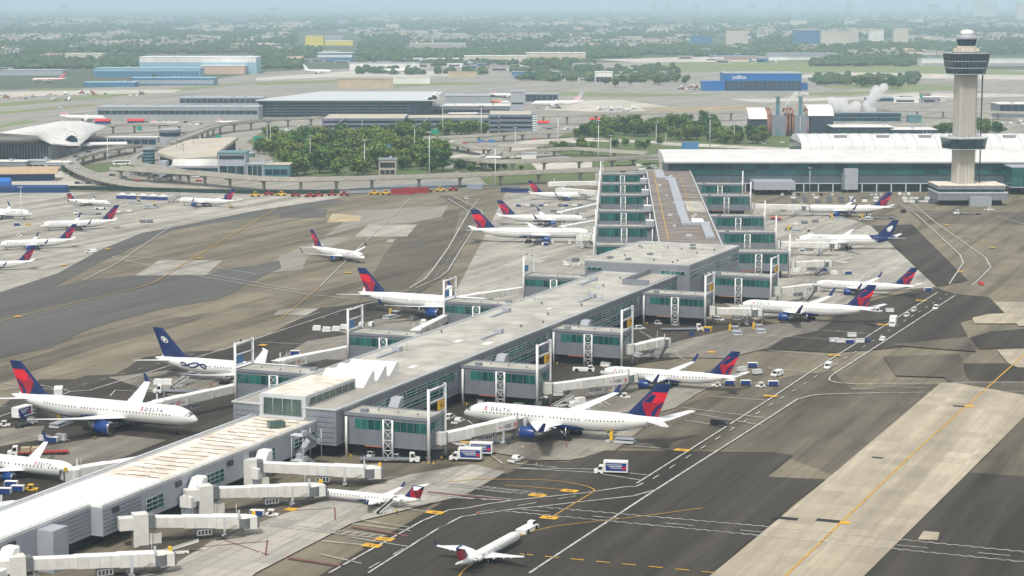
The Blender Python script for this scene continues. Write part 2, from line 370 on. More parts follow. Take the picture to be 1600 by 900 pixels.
# ---- painted lines
white, yellow, red = MB(), MB(), MB()
ZW = LAY[0] + .014
def wl(w, *pts, mb=None): (mb or white).ribbon(G(pts), w, ZW)
def dash(mb, a, b, on, off, w):
    (ax, ay), (bx, by) = G([a, b]); L = hypot(bx - ax, by - ay); ux, uy = (bx - ax) / L, (by - ay) / L; t = 0
    while t < L:
        e = min(L, t + on); mb.ribbon([(ax + ux * t, ay + uy * t), (ax + ux * e, ay + uy * e)], w, ZW); t += on + off
def zipper(a, b, w=.42):
    (ax, ay), (bx, by) = G([a, b]); L = hypot(bx - ax, by - ay); ux, uy = (bx - ax) / L, (by - ay) / L; t = 0; k = 0
    while t < L:
        e = min(L, t + 1.5); s = .26 if k % 2 else -.26
        white.ribbon([(ax + ux * t - uy * s, ay + uy * t + ux * s), (ax + ux * e - uy * s, ay + uy * e + ux * s)], w, ZW); t += 1.5; k += 1
wl(.6, (827, 900), (1025, 769), (1172, 675), (1200, 657), (1246, 627), (1262, 622.5), (1275, 620), (1300, 618.5), (1375, 617))
wl(.6, (1302, 588), (1492, 464)); wl(.6, (1302, 588), (1297, 592), (1295.5, 597), (1307, 601), (1337, 603))
zipper((1375, 617), (1660, 613.5)); zipper((1337, 603), (1660, 599.5))
wl(.55, (995, 759), (1127, 675), (1200, 628.5), (1262, 587), (1465, 459))
dash(white, (1020, 752), (1480, 462), 5, 9, .35); dash(white, (1330, 611), (1470, 608), 8, 10, .4)
wl(.55, (975, 765), (915, 774), (800, 786), (760, 792), (730, 798), (702, 801), (660, 818), (514, 900)); wl(.5, (975, 765), (994, 764), (1005, 759))
wl(.55, (1025, 769), (990, 779), (900, 789), (840, 796), (800, 800), (775, 804), (752, 807), (720, 812), (680, 833), (575, 900))
dash(white, (900, 779), (740, 806), 6, 7, .35); dash(white, (700, 822), (560, 902), 6, 7, .35)
zipper((840, 796), (1197, 827)); zipper((1197, 827), (1402, 847)); zipper((1402, 847), (2000, 907))
zipper((790, 803), (1177, 840)); zipper((1177, 840), (2000, 923)); dash(white, (815, 800), (1600, 875), 7.5, 12, .4)
dash(yellow, (812, 870), (1140, 902), 3.4, 3, .6)
wl(.5, (800, 786), (690, 781), mb=None)
wl(.5, (800, 735), (930, 737), (1010, 746)); wl(.5, (800, 735), (925, 742), (1000, 754)); wl(.45, (800, 727), (870, 734))
for a, b in (((985, 700), (1066, 707)), ((1066, 640), (1200, 657)), ((1078, 648), (1190, 668)), ((1070, 660), (1150, 672)), ((1180, 455), (1230, 463)), ((1220, 495), (1380, 510)), ((1215, 514), (1360, 524)), ((1200, 527), (1345, 536)), ((1200, 550), (1304, 558)),
             ((1200, 578), (1280, 586)), ((620, 797), (680, 805)), ((502, 849), (581, 857)), ((545, 843), (640, 859)), ((550, 822), (642, 834)), ((560, 816), (645, 829)), ((500, 870), (565, 885)), ((665, 775), (760, 785)), ((670, 771), (800, 784)), ((1150, 600), (1216, 604)), ((1110, 622), (1200, 629)), ((730, 660), (770, 690)), ((748, 700), (785, 728)), ((845, 610), (950, 640)), ((1040, 548), (1070, 565)), ((1000, 520), (1060, 556)), ((920, 616), (955, 637))):
    wl(.4, a, b)
for a, b in (((450, 876), (537, 889)), ((548, 827), (637, 842)), ((668, 773), (790, 785))): wl(1.0, a, b, mb=red)
for a, b in (((400, 806), (520, 798)), ((420, 872), (350, 848)), ((418, 848), (415, 872)), ((523, 797), (524, 817)), ((330, 845), (400, 830)), ((300, 860), (420, 850)), ((340, 830), (395, 818)), ((130, 640), (200, 626)), ((60, 650), (130, 640)), ((10, 660), (90, 650))): wl(.35, a, b, mb=red)
# hatched walkways
def hatch(a, b, wide, step=2.4):
    (ax, ay), (bx, by) = G([a, b]); L = hypot(bx - ax, by - ay); ux, uy = (bx - ax) / L, (by - ay) / L; t = 0
    while t < L:
        white.ribbon([(ax + ux * t, ay + uy * t), (ax + ux * (t + wide * .4) - uy * wide, ay + uy * (t + wide * .4) + ux * wide)], .35, ZW); t += step
    for q in (0, wide): white.ribbon([(ax - uy * q, ay + ux * q), (bx - uy * q, by + ux * q)], .25, ZW)
hatch((400, 824), (596, 846), 3); hatch((600, 752), (800, 775), 3); hatch((700, 762), (838, 778), 3); hatch((1010, 612), (1090, 618), 3); hatch((240, 602), (330, 600), 3); hatch((1040, 540), (1100, 546), 3)
# left side lines
wl(.7, (700, 312), (733, 332), (700, 390), (675, 425), (664, 438), (640, 452)); wl(.6, (704, 306), (752, 331), (754, 338), (716, 398), (700, 425), (686, 436), (650, 452))
wl(.5, (754, 338), (746, 343)); wl(.5, (733, 332), (748, 312)); dash(white, (745, 345), (680, 436), 3, 6, .35)
wl(.55, (-40, 690), (0, 654), (70, 631), (110, 615), (140, 613), (160, 607), (260, 576), (370, 542), (400, 532), (542, 485), (575, 477), (650, 459)); wl(.4, (0, 612), (60, 604), (110, 615)); wl(.4, (0, 601), (90, 613))
wl(.4, (172, 622), (180, 613), (300, 618), (340, 615)); wl(.4, (440, 510), (500, 490)); wl(.4, (405, 537), (480, 541), (560, 533))
dash(white, (0, 640), (540, 490), 3, 8, .3)
wl(.5, (400, 430), (250, 406), (180, 402), (176, 404), (300, 432), (480, 462), (560, 470)); wl(.5, (320, 430), (470, 456))
wl(.5, (130, 440), (180, 415), (268, 355), mb=None); wl(.45, (640, 312), (600, 352), (565, 385), (500, 450))
wl(.45, (-100, 522), (0, 504), (28, 497), (222, 450), (245, 441), (257, 434), (275, 422), (302, 405), (400, 346), (440, 322), mb=yellow)
wl(.3, (500, 450), (440, 500), (280, 512), mb=yellow)
# right side yellow
wl(.55, (816, 1300), (1232, 900), (1310, 825), (1390, 748), (1440, 700), (1548, 604), (1600, 557), (1660, 503), mb=yellow)
wl(.4, (700, 757), (740, 753), (800, 753), (850, 754), (880, 756.5), (900, 760), (918, 764), (929, 769), (925, 774), (864, 811), mb=yellow)
wl(.4, (790, 762), (880, 769), mb=yellow)
wl(.35, (822, 838), (836, 833), (870, 826), (930, 819), (1010, 810), (1060, 803), (1098, 798), mb=yellow)
wl(.5, (690, 940), (725, 895), (790, 850), (822, 838), mb=yellow)
for p in (((1408, 322), (1430, 335), (1500, 400), (1505, 413), (1483, 446), (1500, 447)), ((1418, 312), (1460, 348), (1540, 405), (1548, 420), (1520, 448)), ((1408, 320), (1440, 334), (1480, 333))): wl(.65, *p)
dash(white, (1435, 338), (1520, 410), 3, 7, .35)
wl(.45, (1560, 340), (1600, 352))
tag(white.build('white_ground_markings', 'paint_white'), kind='structure')
tag(yellow.build('yellow_ground_markings', 'paint_yellow'), kind='structure')
tag(red.build('red_ground_markings', 'paint_red'), kind='structure')
# yellow stand-number panels painted on the asphalt
num = MB(); pan = MB()
for x, y, t in ((890, 771, '43'), (840, 778, '43'), (858, 813, '43'), (680, 805, '45'), (601, 847, '45'), (581, 857, '47'), (1066, 707, '41'), (1439, 472, '33'), (1380, 510, '35'), (1304, 558, '37'), (1204, 622, '39'), (100, 416, ''), (168, 391, ''), (312, 405, ''), (28, 497, ''), (545, 428, ''), (411, 542, ''), (1479, 353, ''), (1551, 389, ''), (1500, 427, ''), (1252, 636, ''), (455, 800, ''), (1112, 553, ''), (960, 614, ''), (725, 695, ''), (1319, 821, ''), (1515, 638, '')):
    if (x, y) in ((1252, 636),): continue
    c = P(x, y); d, p = D1, P1; L = 2.3 if t else 1.5; w = 1.5
    pan.sheet([(c[0] + p[0] * L * a + d[0] * w * b, c[1] + p[1] * L * a + d[1] * w * b) for a, b in ((-1, -1), (1, -1), (1, 1), (-1, 1))], ZW + .012)
    if t:
        vs, fs, tw = textmesh(t, 1.9)
        num.add([(c[0] + p[0] * (v[0] - tw / 2) + d[0] * (v[1] - .7), c[1] + p[1] * (v[0] - tw / 2) + d[1] * (v[1] - .7), ZW + .03) for v in vs], fs)
mat('panel_yellow', (.66, .37, .03), .7, .15, .8)
tag(pan.build('yellow_ground_panels', 'panel_yellow'), kind='structure'); tag(num.build('stand_numbers', 'black'), kind='structure')
blk = MB()
for x, y, sx, sy in ((1294, 818, 3, 1.3), (1226, 814, 3.4, 1.3), (1371, 719, 1.6, .8), (1498, 638, 1.8, .9)):
    c = P(x, y); blk.sheet([(c[0] + P1[0] * sx * a + D1[0] * sy * b, c[1] + P1[1] * sx * a + D1[1] * sy * b) for a, b in ((-1, -1), (1, -1), (1, 1), (-1, 1))], ZW + .012)
tag(blk.build('pit_covers', 'black'), kind='structure')
# ================================================================ CONCOURSE
mat('roof_membrane', (.50, .485, .43), .8, .14, .1, rgb2=(.34, .325, .285))
mat('vault_white', (.70, .695, .67), .55, .12, .1)
mat('roof_bright', (.8, .79, .76), .6, .06, .1)
mat('roof_rusty', (.74, .70, .62), .8, .25, .22, rgb2=(.58, .49, .40))
mat('roof_brown', (.25, .21, .185), .9, .35, .13, rgb2=(.115, .095, .085), stretch=(.35, 1.6, 1))
mat('seam_dark', (.16, .12, .1), .9, .3, .5)
mat('soffit_orange', (.5, .16, .1), .6)
def quad_prism(mb, u0, u1, v0, v1, z0, z1, W=W1, mi=0, mtop=None):
    return mb.prism([W(u0, v0)[:2], W(u1, v0)[:2], W(u1, v1)[:2], W(u0, v1)[:2]], z0, z1, mi, mtop)
def edge_rail(mb, pts, z, h=1.0, step=3.0):
    for a, b in zip(pts, pts[1:]):
        n = max(1, int(hypot(b[0] - a[0], b[1] - a[1]) / step))
        for i in range(n + 1):
            x, y = a[0] + (b[0] - a[0]) * i / n, a[1] + (b[1] - a[1]) * i / n
            mb.box((x, y, z + h / 2), (.09, .09, h))
        for q in (h, h * .5): mb.bar((a[0], a[1], z + q), (b[0], b[1], z + q), .06)
def coping(mb, poly, z, w=.5, h=.45):
    n = len(poly)
    for i in range(n):
        a, b = poly[i], poly[(i + 1) % n]; L = hypot(b[0] - a[0], b[1] - a[1])
        mb.box(((a[0] + b[0]) / 2, (a[1] + b[1]) / 2, z + h / 2), (L + w * (1 if i % 2 else -1) * .98, w, h), atan2(b[1] - a[1], b[0] - a[0]))
def wall_band(gl, fr, u0, u1, v, z0, z1, W=W1, out=1, step=2.2, bars=0, axis='u'):
    """glass strip standing 4 cm proud of a wall, with mullions and rails."""
    def Q(u, o, z):
        return W(u, v + o * out, z) if axis == 'u' else W(v + o * out, u, z)
    gl.hexa([Q(u0, .01, z0), Q(u1, .01, z0), Q(u1, .16, z0), Q(u0, .16, z0), Q(u0, .01, z1), Q(u1, .01, z1), Q(u1, .16, z1), Q(u0, .16, z1)])
    n = max(1, int(abs(u1 - u0) / step))
    for i in range(n + 1):
        u = u0 + (u1 - u0) * i / n
        fr.tube(Q(u, .2, z0), Q(u, .2, z1), .07, n=4)
    for k in range(bars):
        z = z0 + (z1 - z0) * (k + 1) / (bars + 1)
        fr.bar(Q(u0, .24, z), Q(u1, .24, z), .13)
    for z in (z0, z1): fr.bar(Q(u0, .2, z), Q(u1, .2, z), .12)

# ---- main concourse
c0 = W1(676, -285)
con = thing('concourse_building', (c0[0], c0[1], 0), 'long grey concourse with flat pale roof running diagonally between the jet bridges', 'airport concourse')
w = MB(); quad_prism(w, 517, 836, -302, -268, 4.2, 14.2)
for k in range(6): quad_prism(w, 516.86, 517, -301.5, -268.5, 5 + k * 1.5, 5.9 + k * 1.5)
w.build('wall', 'panel_grey', con, True)
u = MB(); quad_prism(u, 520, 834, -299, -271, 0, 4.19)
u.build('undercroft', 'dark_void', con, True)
corr = MB()
for k in range(4): quad_prism(corr, 519, 835, -267.995, -267.9, 5.0 + k * .5, 5.22 + k * .5)
for k in range(3): quad_prism(corr, 519, 835, -267.995, -267.9, 12.4 + k * .5, 12.6 + k * .5)
corr.build('wall_cladding', 'panel_midgrey', con, True)
r = MB(); quad_prism(r, 517, 836, -302, -268, 14.201, 14.6)
ro = r.build('roof', 'roof_membrane', con, True)
k_ = MB(); coping(k_, [W1(517, -302), W1(836, -302), W1(836, -268), W1(517, -268)], 14.601, .7, .4); k_.build('parapet', 'trim_light', ro, False).location = (0, 0, 0)
# parapet was built in world space: shift it into the roof's frame
pp = ro.children[0]; pp.location = (-c0[0], -c0[1], 0)
gl, fr = MB(), MB()
for a, b in ((541, 602), (624, 685), (705, 786), (806, 835)):
    wall_band(gl, fr, a, b, -268, 9.3, 12.0, bars=2, step=7); wall_band(gl, fr, a + 4, b - 6, -268, 6.0, 8.2, bars=1, step=7)
for a, b in ((585, 647), (668, 730), (752, 812)): wall_band(gl, fr, a, b, -302, 9.6, 11.9, out=-1, bars=2)
gw = gl.build('window', 'teal_glass', con, True); fr.build('window_frame', 'trim_light', gw, True)
ls = MB(); ls.sheet([W1(517.6, -301.4)[:2], W1(549, -301.4)[:2], W1(549, -293.2)[:2], W1(517.6, -293.2)[:2]], 14.63); ls.sheet([W1(517.6, -277.6)[:2], W1(577, -276.2)[:2], W1(577, -268.6)[:2], W1(517.6, -268.6)[:2]], 14.63)
ls.build('roof_walkway', 'concrete_deck', con, True)
jn = MB()
for uu in range(584, 830, 12): quad_prism(jn, uu, uu + (.35 if uu % 3 == 0 else .16), -301.5, -268.5, 14.605, 14.65)
for vv in (-293, -285, -277): quad_prism(jn, 580, 832, vv, vv + .14, 14.605, 14.64)
jn.build('roof_joint', 'concrete_wall', con, True)
rnd = random.Random(3)
q = MB()
for i in range(4):
    uu, vv, s_ = rnd.uniform(585, 815), rnd.uniform(-300, -275), rnd.uniform(2, 6); quad_prism(q, uu, uu + s_ * 1.6, vv, vv + s_ * .7, 14.66, 14.67 + i * .004)
q.build('roof_patch', 'roof_bright', con, True)
q = MB()
for i in range(5):
    uu, vv = 600 + i * 48, -296 + (i % 2) * 17; quad_prism(q, uu, uu + 14, vv, vv + 1.0, 14.68, 15.3); quad_prism(q, uu + 14.01, uu + 17, vv - .8, vv + 1.8, 14.68, 16.2)
q.build('roof_duct', 'panel_light', con, True)
for i in range(16):
    uu, vv = rnd.uniform(585, 825), rnd.uniform(-299, -271)
    q = MB(); x, y, z = W1(uu, vv, 14.605)
    if i % 4 == 0: q.box((x, y, z + .5), (2.2, 1.5, 1.0), A1); q.box((x, y, z + 1.05), (1.6, 1.1, .1), A1)
    elif i % 4 == 1: q.tube((x, y, z), (x, y, z + 3.2), .06, n=5); q.tube((x - .8, y, z + 1.6), (x + .8, y, z + 1.6), .04, n=4)
    else: q.tube((x, y, z), (x, y, z + .7), .28, n=8); q.tube((x, y, z + .7), (x, y, z + .95), .45, n=8)
    q.build('roof_vent', 'panel_midgrey' if i % 4 else 'trim_light', con, True)
rl = MB(); edge_rail(rl, [W1(517.5, -268.3), W1(835, -268.3)], 15.0, .5, 4.2); edge_rail(rl, [W1(517.5, -301.7), W1(835, -301.7)], 15.0, .5, 4.2)
rl.build('roof_railing', 'trim_light', con, True)
# sawtooth skylights
for i, uu in enumerate((551.5, 560.2, 568.8)):
    q = MB(); u0, u1 = uu, uu + 7.6
    a = [W1(u0, -292.5, 14.605), W1(u1, -292.5, 14.605), W1(u1, -276.4, 14.605), W1(u0, -276.4, 14.605)]
    b = [W1(u1 - 1.2, -292.5, 18.7), W1(u1, -292.5, 18.7), W1(u1, -276.4, 18.7), W1(u1 - 1.2, -276.4, 18.7)]
    q.hexa(a + b)
    q.build('skylight', 'vault_white', con, True)
# clerestory box
q = MB(); quad_prism(q, 517.2, 549, -293, -277.8, 14.605, 18.0); quad_prism(q, 516.81, 517.19, -293, -277.8, 11.1, 18.0)
cl = q.build('clerestory', 'trim_light', con, True)
q = MB(); quad_prism(q, 517.7, 548.5, -292.5, -278.3, 18.001, 18.12); q.build('clerestory_roof', 'roof_rusty', cl, True)
gl, fr = MB(), MB(); wall_band(gl, fr, 519, 548, -277.8, 14.9, 17.3, step=4); wall_band(gl, fr, -291.6, -279, 516.8, 11.9, 17.0, out=-1, step=3, axis='v')
q = gl.build('clerestory_window', 'green_glass', cl, True); fr.build('clerestory_frame', 'trim_light', q, True)
q = MB(); quad_prism(q, 516.0, 516.8, -292.8, -278, 11.1, 11.8); q.build('clerestory_sill', 'trim_light', cl, True)

# ---- low commuter concourse
c1 = W1(430, -287)
low = thing('commuter_concourse', (c1[0], c1[1], 0), 'low pale commuter pier with white and rust-streaked roof in the bottom left corner', 'airport concourse')
w = MB(); quad_prism(w, 407, 516.8, -296, -274.4, 3.6, 10.6); quad_prism(w, 300, 406.95, -296, -277.8, 3.6, 10.6)
quad_prism(w, 385, 391, -277.79, -273.2, 0.1, 10.3)
w.build('wall', 'panel_light', low, True)
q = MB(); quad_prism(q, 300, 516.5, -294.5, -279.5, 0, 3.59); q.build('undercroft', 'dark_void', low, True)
corr = MB()
for k in range(6): quad_prism(corr, 392, 424, -277.78 if 0 else -274.38, -274.28, 4.4 + k, 4.9 + k) if k < 6 else 0
for k in range(6): quad_prism(corr, 392, 406.6, -277.78, -277.68, 4.4 + k, 4.9 + k)
corr = MB()
for k in range(6): quad_prism(corr, 407.3, 424, -274.38, -274.28, 4.4 + k, 4.9 + k); quad_prism(corr, 391.5, 406.6, -277.78, -277.68, 4.4 + k, 4.9 + k)
corr.build('wall_cladding', 'panel_grey', low, True)
q = MB(); quad_prism(q, 436, 516.8, -296, -274.4, 10.601, 11.0); q.build('rusty_roof', 'roof_rusty', low, True)['label'] = 'rust-streaked far half of the low roof'
q = MB(); quad_prism(q, 407, 435.98, -296, -274.4, 10.601, 11.0); quad_prism(q, 300, 406.98, -296, -277.8, 10.601, 11.0)
q.build('white_roof', 'roof_bright', low, True)['label'] = 'clean white near half of the low roof'
sm = MB()
for i in range(18):
    uu = 438 + i * 4.35; v0 = -292.5 + rnd.uniform(0, 3); v1 = -277 - rnd.uniform(0, 2)
    for j in range(4):
        va, vb = v0 + (v1 - v0) * j / 4, v0 + (v1 - v0) * (j + 1) / 4; uo = rnd.uniform(-.5, .5)
        sm.sheet([W1(uu + uo, va)[:2], W1(uu + uo + rnd.uniform(.4, .9), va)[:2], W1(uu + uo + rnd.uniform(.4, .7), vb)[:2], W1(uu + uo, vb)[:2]], 11.02 + j * .004)
sm.build('roof_seam', 'seam_dark', low, True)
q = MB()
x, y, z = W1(505, -281, 11.0); q.box((x, y, z + .9), (4.6, 3.4, 1.7), A1); q.build('roof_tarpaulin', 'green_glass', low, True)
k_ = MB()
for a, b, v0 in ((407, 516.8, -274.4), (300, 407, -277.8)):
    quad_prism(k_, a, b, v0 - .5, v0 + .12, 11.001, 11.3)
quad_prism(k_, 300, 516.8, -296.1, -295.2, 11.001, 11.45); quad_prism(k_, 300, 516.8, -294.6, -294.2, 11.001, 11.25)
k_.build('parapet', 'trim_light', low, True)
gl, fr = MB(), MB()
for a, b in ((426, 434), (452, 464), (485, 492), (503, 516)): wall_band(gl, fr, a, b, -274.4, 5.0, 8.4, bars=2)
wall_band(gl, fr, 300, 372, -277.8, 5.2, 7.4, bars=1)
q = gl.build('window', 'teal_glass', low, True); fr.build('window_frame', 'trim_light', q, True)
for uu, v in ((374, -277.8), (411, -274.4), (428 + 12, -274.4), (466, -274.4), (478, -274.4)):
    q = MB(); quad_prism(q, uu, uu + 2.6, v, v + .5, 8.4, 9.8); q.build('wall_vent', 'dark_metal', low, True)
rl = MB(); edge_rail(rl, [W1(408, -274.8), W1(516, -274.8)], 11.3, .4, 3.2); edge_rail(rl, [W1(301, -278.2), W1(406.5, -278.2)], 11.3, .4, 3.2); edge_rail(rl, [W1(301, -294), W1(516, -294)], 11.3, .7, 3); rl.build('roof_railing', 'trim_light', low, True)

# ---- bend block
c2 = W1(872, -286)
bend = thing('concourse_bend', (c2[0], c2[1], 0), 'taller flat-roofed grey block where the concourse changes direction', 'airport concourse')
w = MB(); quad_prism(w, 836.05, 912, -310, -262, 0.1, 19.0); w.build('wall', 'panel_grey', bend, True)
q = MB(); quad_prism(q, 836.05, 912, -310, -262, 19.001, 19.4); q.build('roof', 'roof_membrane', bend, True)
k_ = MB(); quad_prism(k_, 836.05, 912, -262.5, -261.9, 19.401, 19.8); quad_prism(k_, 836.0, 836.6, -310, -262.55, 19.401, 19.8); quad_prism(k_, 836.7, 912, -310.1, -309.5, 19.401, 19.8); quad_prism(k_, 911.5, 912.1, -309.4, -262.6, 19.401, 19.8); quad_prism(k_, 836.8, 911, -288, -287.7, 19.401, 19.5)
k_.build('parapet', 'trim_light', bend, True)
gl, fr = MB(), MB()
wall_band(gl, fr, 838, 910, -262, 15.4, 16.6, step=4); wall_band(gl, fr, 838, 910, -262, 13.4, 14.6, step=4); wall_band(gl, fr, 866, 892, -262, 9.6, 10.3, step=40)
wall_band(gl, fr, -275, -264, 836.05, 14.9, 16.6, out=-1, axis='v'); wall_band(gl, fr, -309, -302, 836.05, 14.9, 16.6, out=-1, axis='v')
q = gl.build('window', 'teal_glass', bend, True); fr.build('window_frame', 'trim_light', q, True)
for i in range(22):
    q = MB(); x, y, z = W1(rnd.uniform(840, 908), rnd.uniform(-306, -265), 19.405)
    if i % 5 == 0: q.box((x, y, z + .45), (2.4, 1.6, .9), A1)
    elif i % 3 == 0: q.tube((x, y, z), (x, y, z + 3.0), .06, n=5)
    else: q.tube((x, y, z), (x, y, z + .6), .3, n=8); q.tube((x, y, z + .6), (x, y, z + .8), .45, n=8)
    q.build('roof_vent', 'panel_midgrey', bend, True)
rl = MB(); edge_rail(rl, [W1(893, -292), W1(893, -268), W1(911, -268), W1(911, -292), W1(893, -292)], 19.4, 1.5, 2.5); rl.build('roof_railing', 'trim_light', bend, True)
# roof terrace stair at the bend
dk = thing('roof_stairwell', W1(818, -276), 'open roof stairwell with white railing where pale roof meets the taller block', 'stairwell')
q = MB(); quad_prism(q, 801, 835.9, -280.4, -279.8, 14.61, 17.0); quad_prism(q, 801, 801.6, -279.79, -268.6, 14.61, 17.0); q.build('wall', 'panel_grey', dk, True)
q = MB(); quad_prism(q, 802, 835.8, -279.7, -269, 14.61, 14.9); q.build('floor_slab', 'concrete_wall', dk, True)
rl = MB(); edge_rail(rl, [W1(801.5, -268.3), W1(835.5, -268.3)], 14.95, 2.4, 2.6); rl.build('railing', 'steel_white', dk, True)

# ---- far pier
c3 = W2(1190, 37)
far = thing('rear_concourse', (c3[0], c3[1], 0), 'rear concourse with stained brown roof leading to the white-roofed terminal', 'airport concourse')
fp = [W2(1432, 21.3)[:2], W2(1432, 52)[:2], W1(912.1, -262)[:2], W1(912.1, -300)[:2]]
fp = [W2(940, 21.3)[:2], W2(940, 52)[:2], W2(1432, 52)[:2], W2(1432, 21.3)[:2]]
w = MB(); w.prism(fp, .1, 14.6); w.build('wall', 'panel_grey', far, True)
q = MB(); q.prism(fp, 14.601, 15.0); q.build('roof', 'roof_brown', far, True)
k_ = MB()
for v in (21.3, 51.5): quad_prism(k_, 940, 1432, v, v + .6, 15.001, 15.5, W2)
k_.build('parapet', 'trim_light', far, True)
q = MB()
for u0, u1, v0, v1 in ((1375, 1428, 27, 33), (1366, 1375, 27, 37), (1300, 1365, 34.5, 39.5), (1215, 1298, 34.5, 39.5), (1120, 1213, 34.5, 39.5), (1085, 1119, 35, 39.6), (1078, 1085, 35, 50), (1015, 1077, 45, 49.5)):
    quad_prism(q, u0, u1, v0, v1, 15.005, 16.1, W2)
q.build('roof_duct', 'panel_light', far, True)
q = MB(); quad_prism(q, 1085, 1112, 41, 47.5, 15.005, 15.2, W2); q.build('white_roof_patch', 'roof_bright', far, True)
q = MB(); quad_prism(q, 1150, 1210, 40.5, 51, 15.005, 15.06, W2); q.build('pale_roof_patch', 'roof_membrane', far, True)
q = MB(); quad_prism(q, 1010, 1420, 26.2, 26.5, 15.005, 15.3, W2); quad_prism(q, 1120, 1400, 43, 43.15, 15.07, 15.4, W2); q.build('roof_pipe', 'safety_yellow', far, True)
q = MB()
for i in range(14):
    x, y, z = W2(rnd.uniform(990, 1420), rnd.uniform(24, 50), 15.005); q.box((x, y, z + .5), (rnd.uniform(1, 3), rnd.uniform(1, 2.5), 1), A2)
q.build('roof_equipment', 'trim_light', far, True)

# ---- gate houses: proto along +x from the wall
def gate_house(L, za=8.9, zb=11.75):
    t = thing('gate_house', (0, 0, 0), 'gate house', 'gate lounge')
    w = MB(); w.b3(0.05, L, -5.3, 5.3, 4.1, 12.9); w.build('wall', 'panel_midgrey', t)
    q = MB(); q.b3(0.05, L, -5.3, 5.3, 12.901, 13.2); q.build('roof', 'roof_membrane', t)
    k = MB()
    for y in (-5.42, 5.42): k.b3(0.0, L + .2, y - .12, y + .12, 12.6, 13.55)
    k.b3(L - .02, L + .22, -5.29, 5.29, 12.6, 13.55); k.build('parapet', 'panel_grey', t)
    gl, fr = MB(), MB()
    for s in (-1, 1):
        gl.b3(L * .14, L - .4, s * 5.3 - .05, s * 5.3 + .05, za, zb)
        n = int(L * .84 / 2.0)
        for i in range(n + 1): fr.b3(L * .14 + (L * .86 - .4) * i / n - .05, L * .14 + (L * .86 - .4) * i / n + .05, s * 5.41 - .05, s * 5.41 + .05, za, zb)
    gl.b3(L - .05, L + .05, -5.0, 5.0, za, zb)
    for i in range(6): fr.b3(L + .06, L + .16, -5 + i * 2 - .05, -5 + i * 2 + .05, za, zb)
    g = gl.build('window', 'teal_glass', t); fr.build('window_frame', 'panel_grey', g)
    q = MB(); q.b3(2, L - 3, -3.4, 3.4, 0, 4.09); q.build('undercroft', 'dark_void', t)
    q = MB(); q.b3(L * .25, L * .5, -5.34, -5.2, 3.8, 4.09); q.build('canopy_edge', 'soffit_orange', t)
    for s in (-1, 1):
        q = MB(); q.tube((1.4, s * 6.4, 0), (1.4, s * 6.4, 12.4), .36, n=10); q.build('column', 'steel_white', t)
        q = MB()
        for xx in (L * .49, L * .49 + 2.9): q.tube((xx, s * 6.2, 0), (xx, s * 6.2, 12.3), .3, n=8)
        for k in range(5): q.bar((L * .49, s * 6.2, .3 + k * 3), (L * .49 + 2.9, s * 6.2, .3 + k * 3), .2)
        for k in range(4):
            q.bar((L * .49, s * 6.2, .3 + k * 3), (L * .49 + 2.9, s * 6.2, 3.3 + k * 3), .12); q.bar((L * .49 + 2.9, s * 6.2, .3 + k * 3), (L * .49, s * 6.2, 3.3 + k * 3), .12)
        q.build('lattice_tower', 'steel_white', t)
    q = MB()
    for i in range(3): q.tube((L * (.3 + .25 * i), 1.5 - i, 13.2), (L * (.3 + .25 * i), 1.5 - i, 13.8), .25, n=8)
    q.box((L * .2, -2.4, 13.7), (2.2, 1.4, 1.0)); q.build('roof_vent', 'panel_grey', t)
    return t
GH27, GH30, GHF = gate_house(27), gate_house(30.5), gate_house(30.5, 7.9, 12.2)
def portal(sign):
    t = thing('gate_portal', (0, 0, 0), 'gate portal', 'sign gantry')
    for s in (-1, 1):
        q = MB(); q.tube((0, s * 5.75, 0), (0, s * 5.75, 21.9), .42, n=10); q.tube((0, s * 5.75, 21.9), (0, s * 5.75, 22.0), .46, n=10); q.build('post', 'steel_white', t)
    for z in (21.5, 17.9, 14.3):
        q = MB(); q.tube((0, -5.7, z), (0, 5.7, z), .34 if z > 20 else .26, n=8); q.build('crossbeam', 'steel_white', t)
    s = MB(); s.b3(-.22, .22, .9, 5.0, 14.8, 17.5)
    so = s.build('sign_board', 'sign_yellow' if sign else 'sign_blue', t)
    if sign:
        q = MB()
        for n_, ux, off in ((1, (0, 1, 0), .24), (-1, (0, -1, 0), -.24)):
            wd = textmesh(sign, 2.7)[2]
            wall_text(q, sign, 2.7, (off, 2.95 - n_ * wd / 2, 15.15), ux)
        q.build('gate_number', 'black', so)
    q = MB(); q.tube((0, 2, 21.9), (0, 2, 22.8), .3, .2, n=8); q.tube((0, -4, 21.9), (0, -4, 23.2), .05, n=5); q.build('beacon', 'dark_metal', t)
    return t
RA, LA, R2, L2 = atan2(P1[1], P1[0]), atan2(-P1[1], -P1[0]), atan2(P2[1], P2[0]), atan2(-P2[1], -P2[0])
GATE_R = [(527, '41'), (610.8, '39'), (693, '37'), (795, '35')]
num_name = {'41': 'forty-one', '39': 'thirty-nine', '37': 'thirty-seven', '35': 'thirty-five', '33': 'thirty-three'}
GG = 'gate houses along the concourse'
desc_r = ['gate house at sign 41, nearest the camera on the right of the concourse', 'gate house at sign 39, second from the camera on the right side', 'gate house at sign 37, third from the camera on the right side', 'gate house at sign 35, before the taller bend block on the right']
for (uu, sg), ds in zip(GATE_R, desc_r):
    place(GH27, W1(uu, -268), RA, ds, group=GG)
    p = portal(sg); p.location = W1(uu, -240.6); p.rotation_euler = (0, 0, RA); p['label'] = 'white steel portal carrying the yellow sign ' + sg; p['group'] = 'white gate portals'
place(GH30, W1(861, -262), RA, 'gate house on the right side of the taller bend block, near sign 33', group=GG)
p = portal('33'); p.location = W1(861, -231.2); p.rotation_euler = (0, 0, RA); p['label'] = 'white steel portal carrying the yellow sign 33'; p['group'] = 'white gate portals'
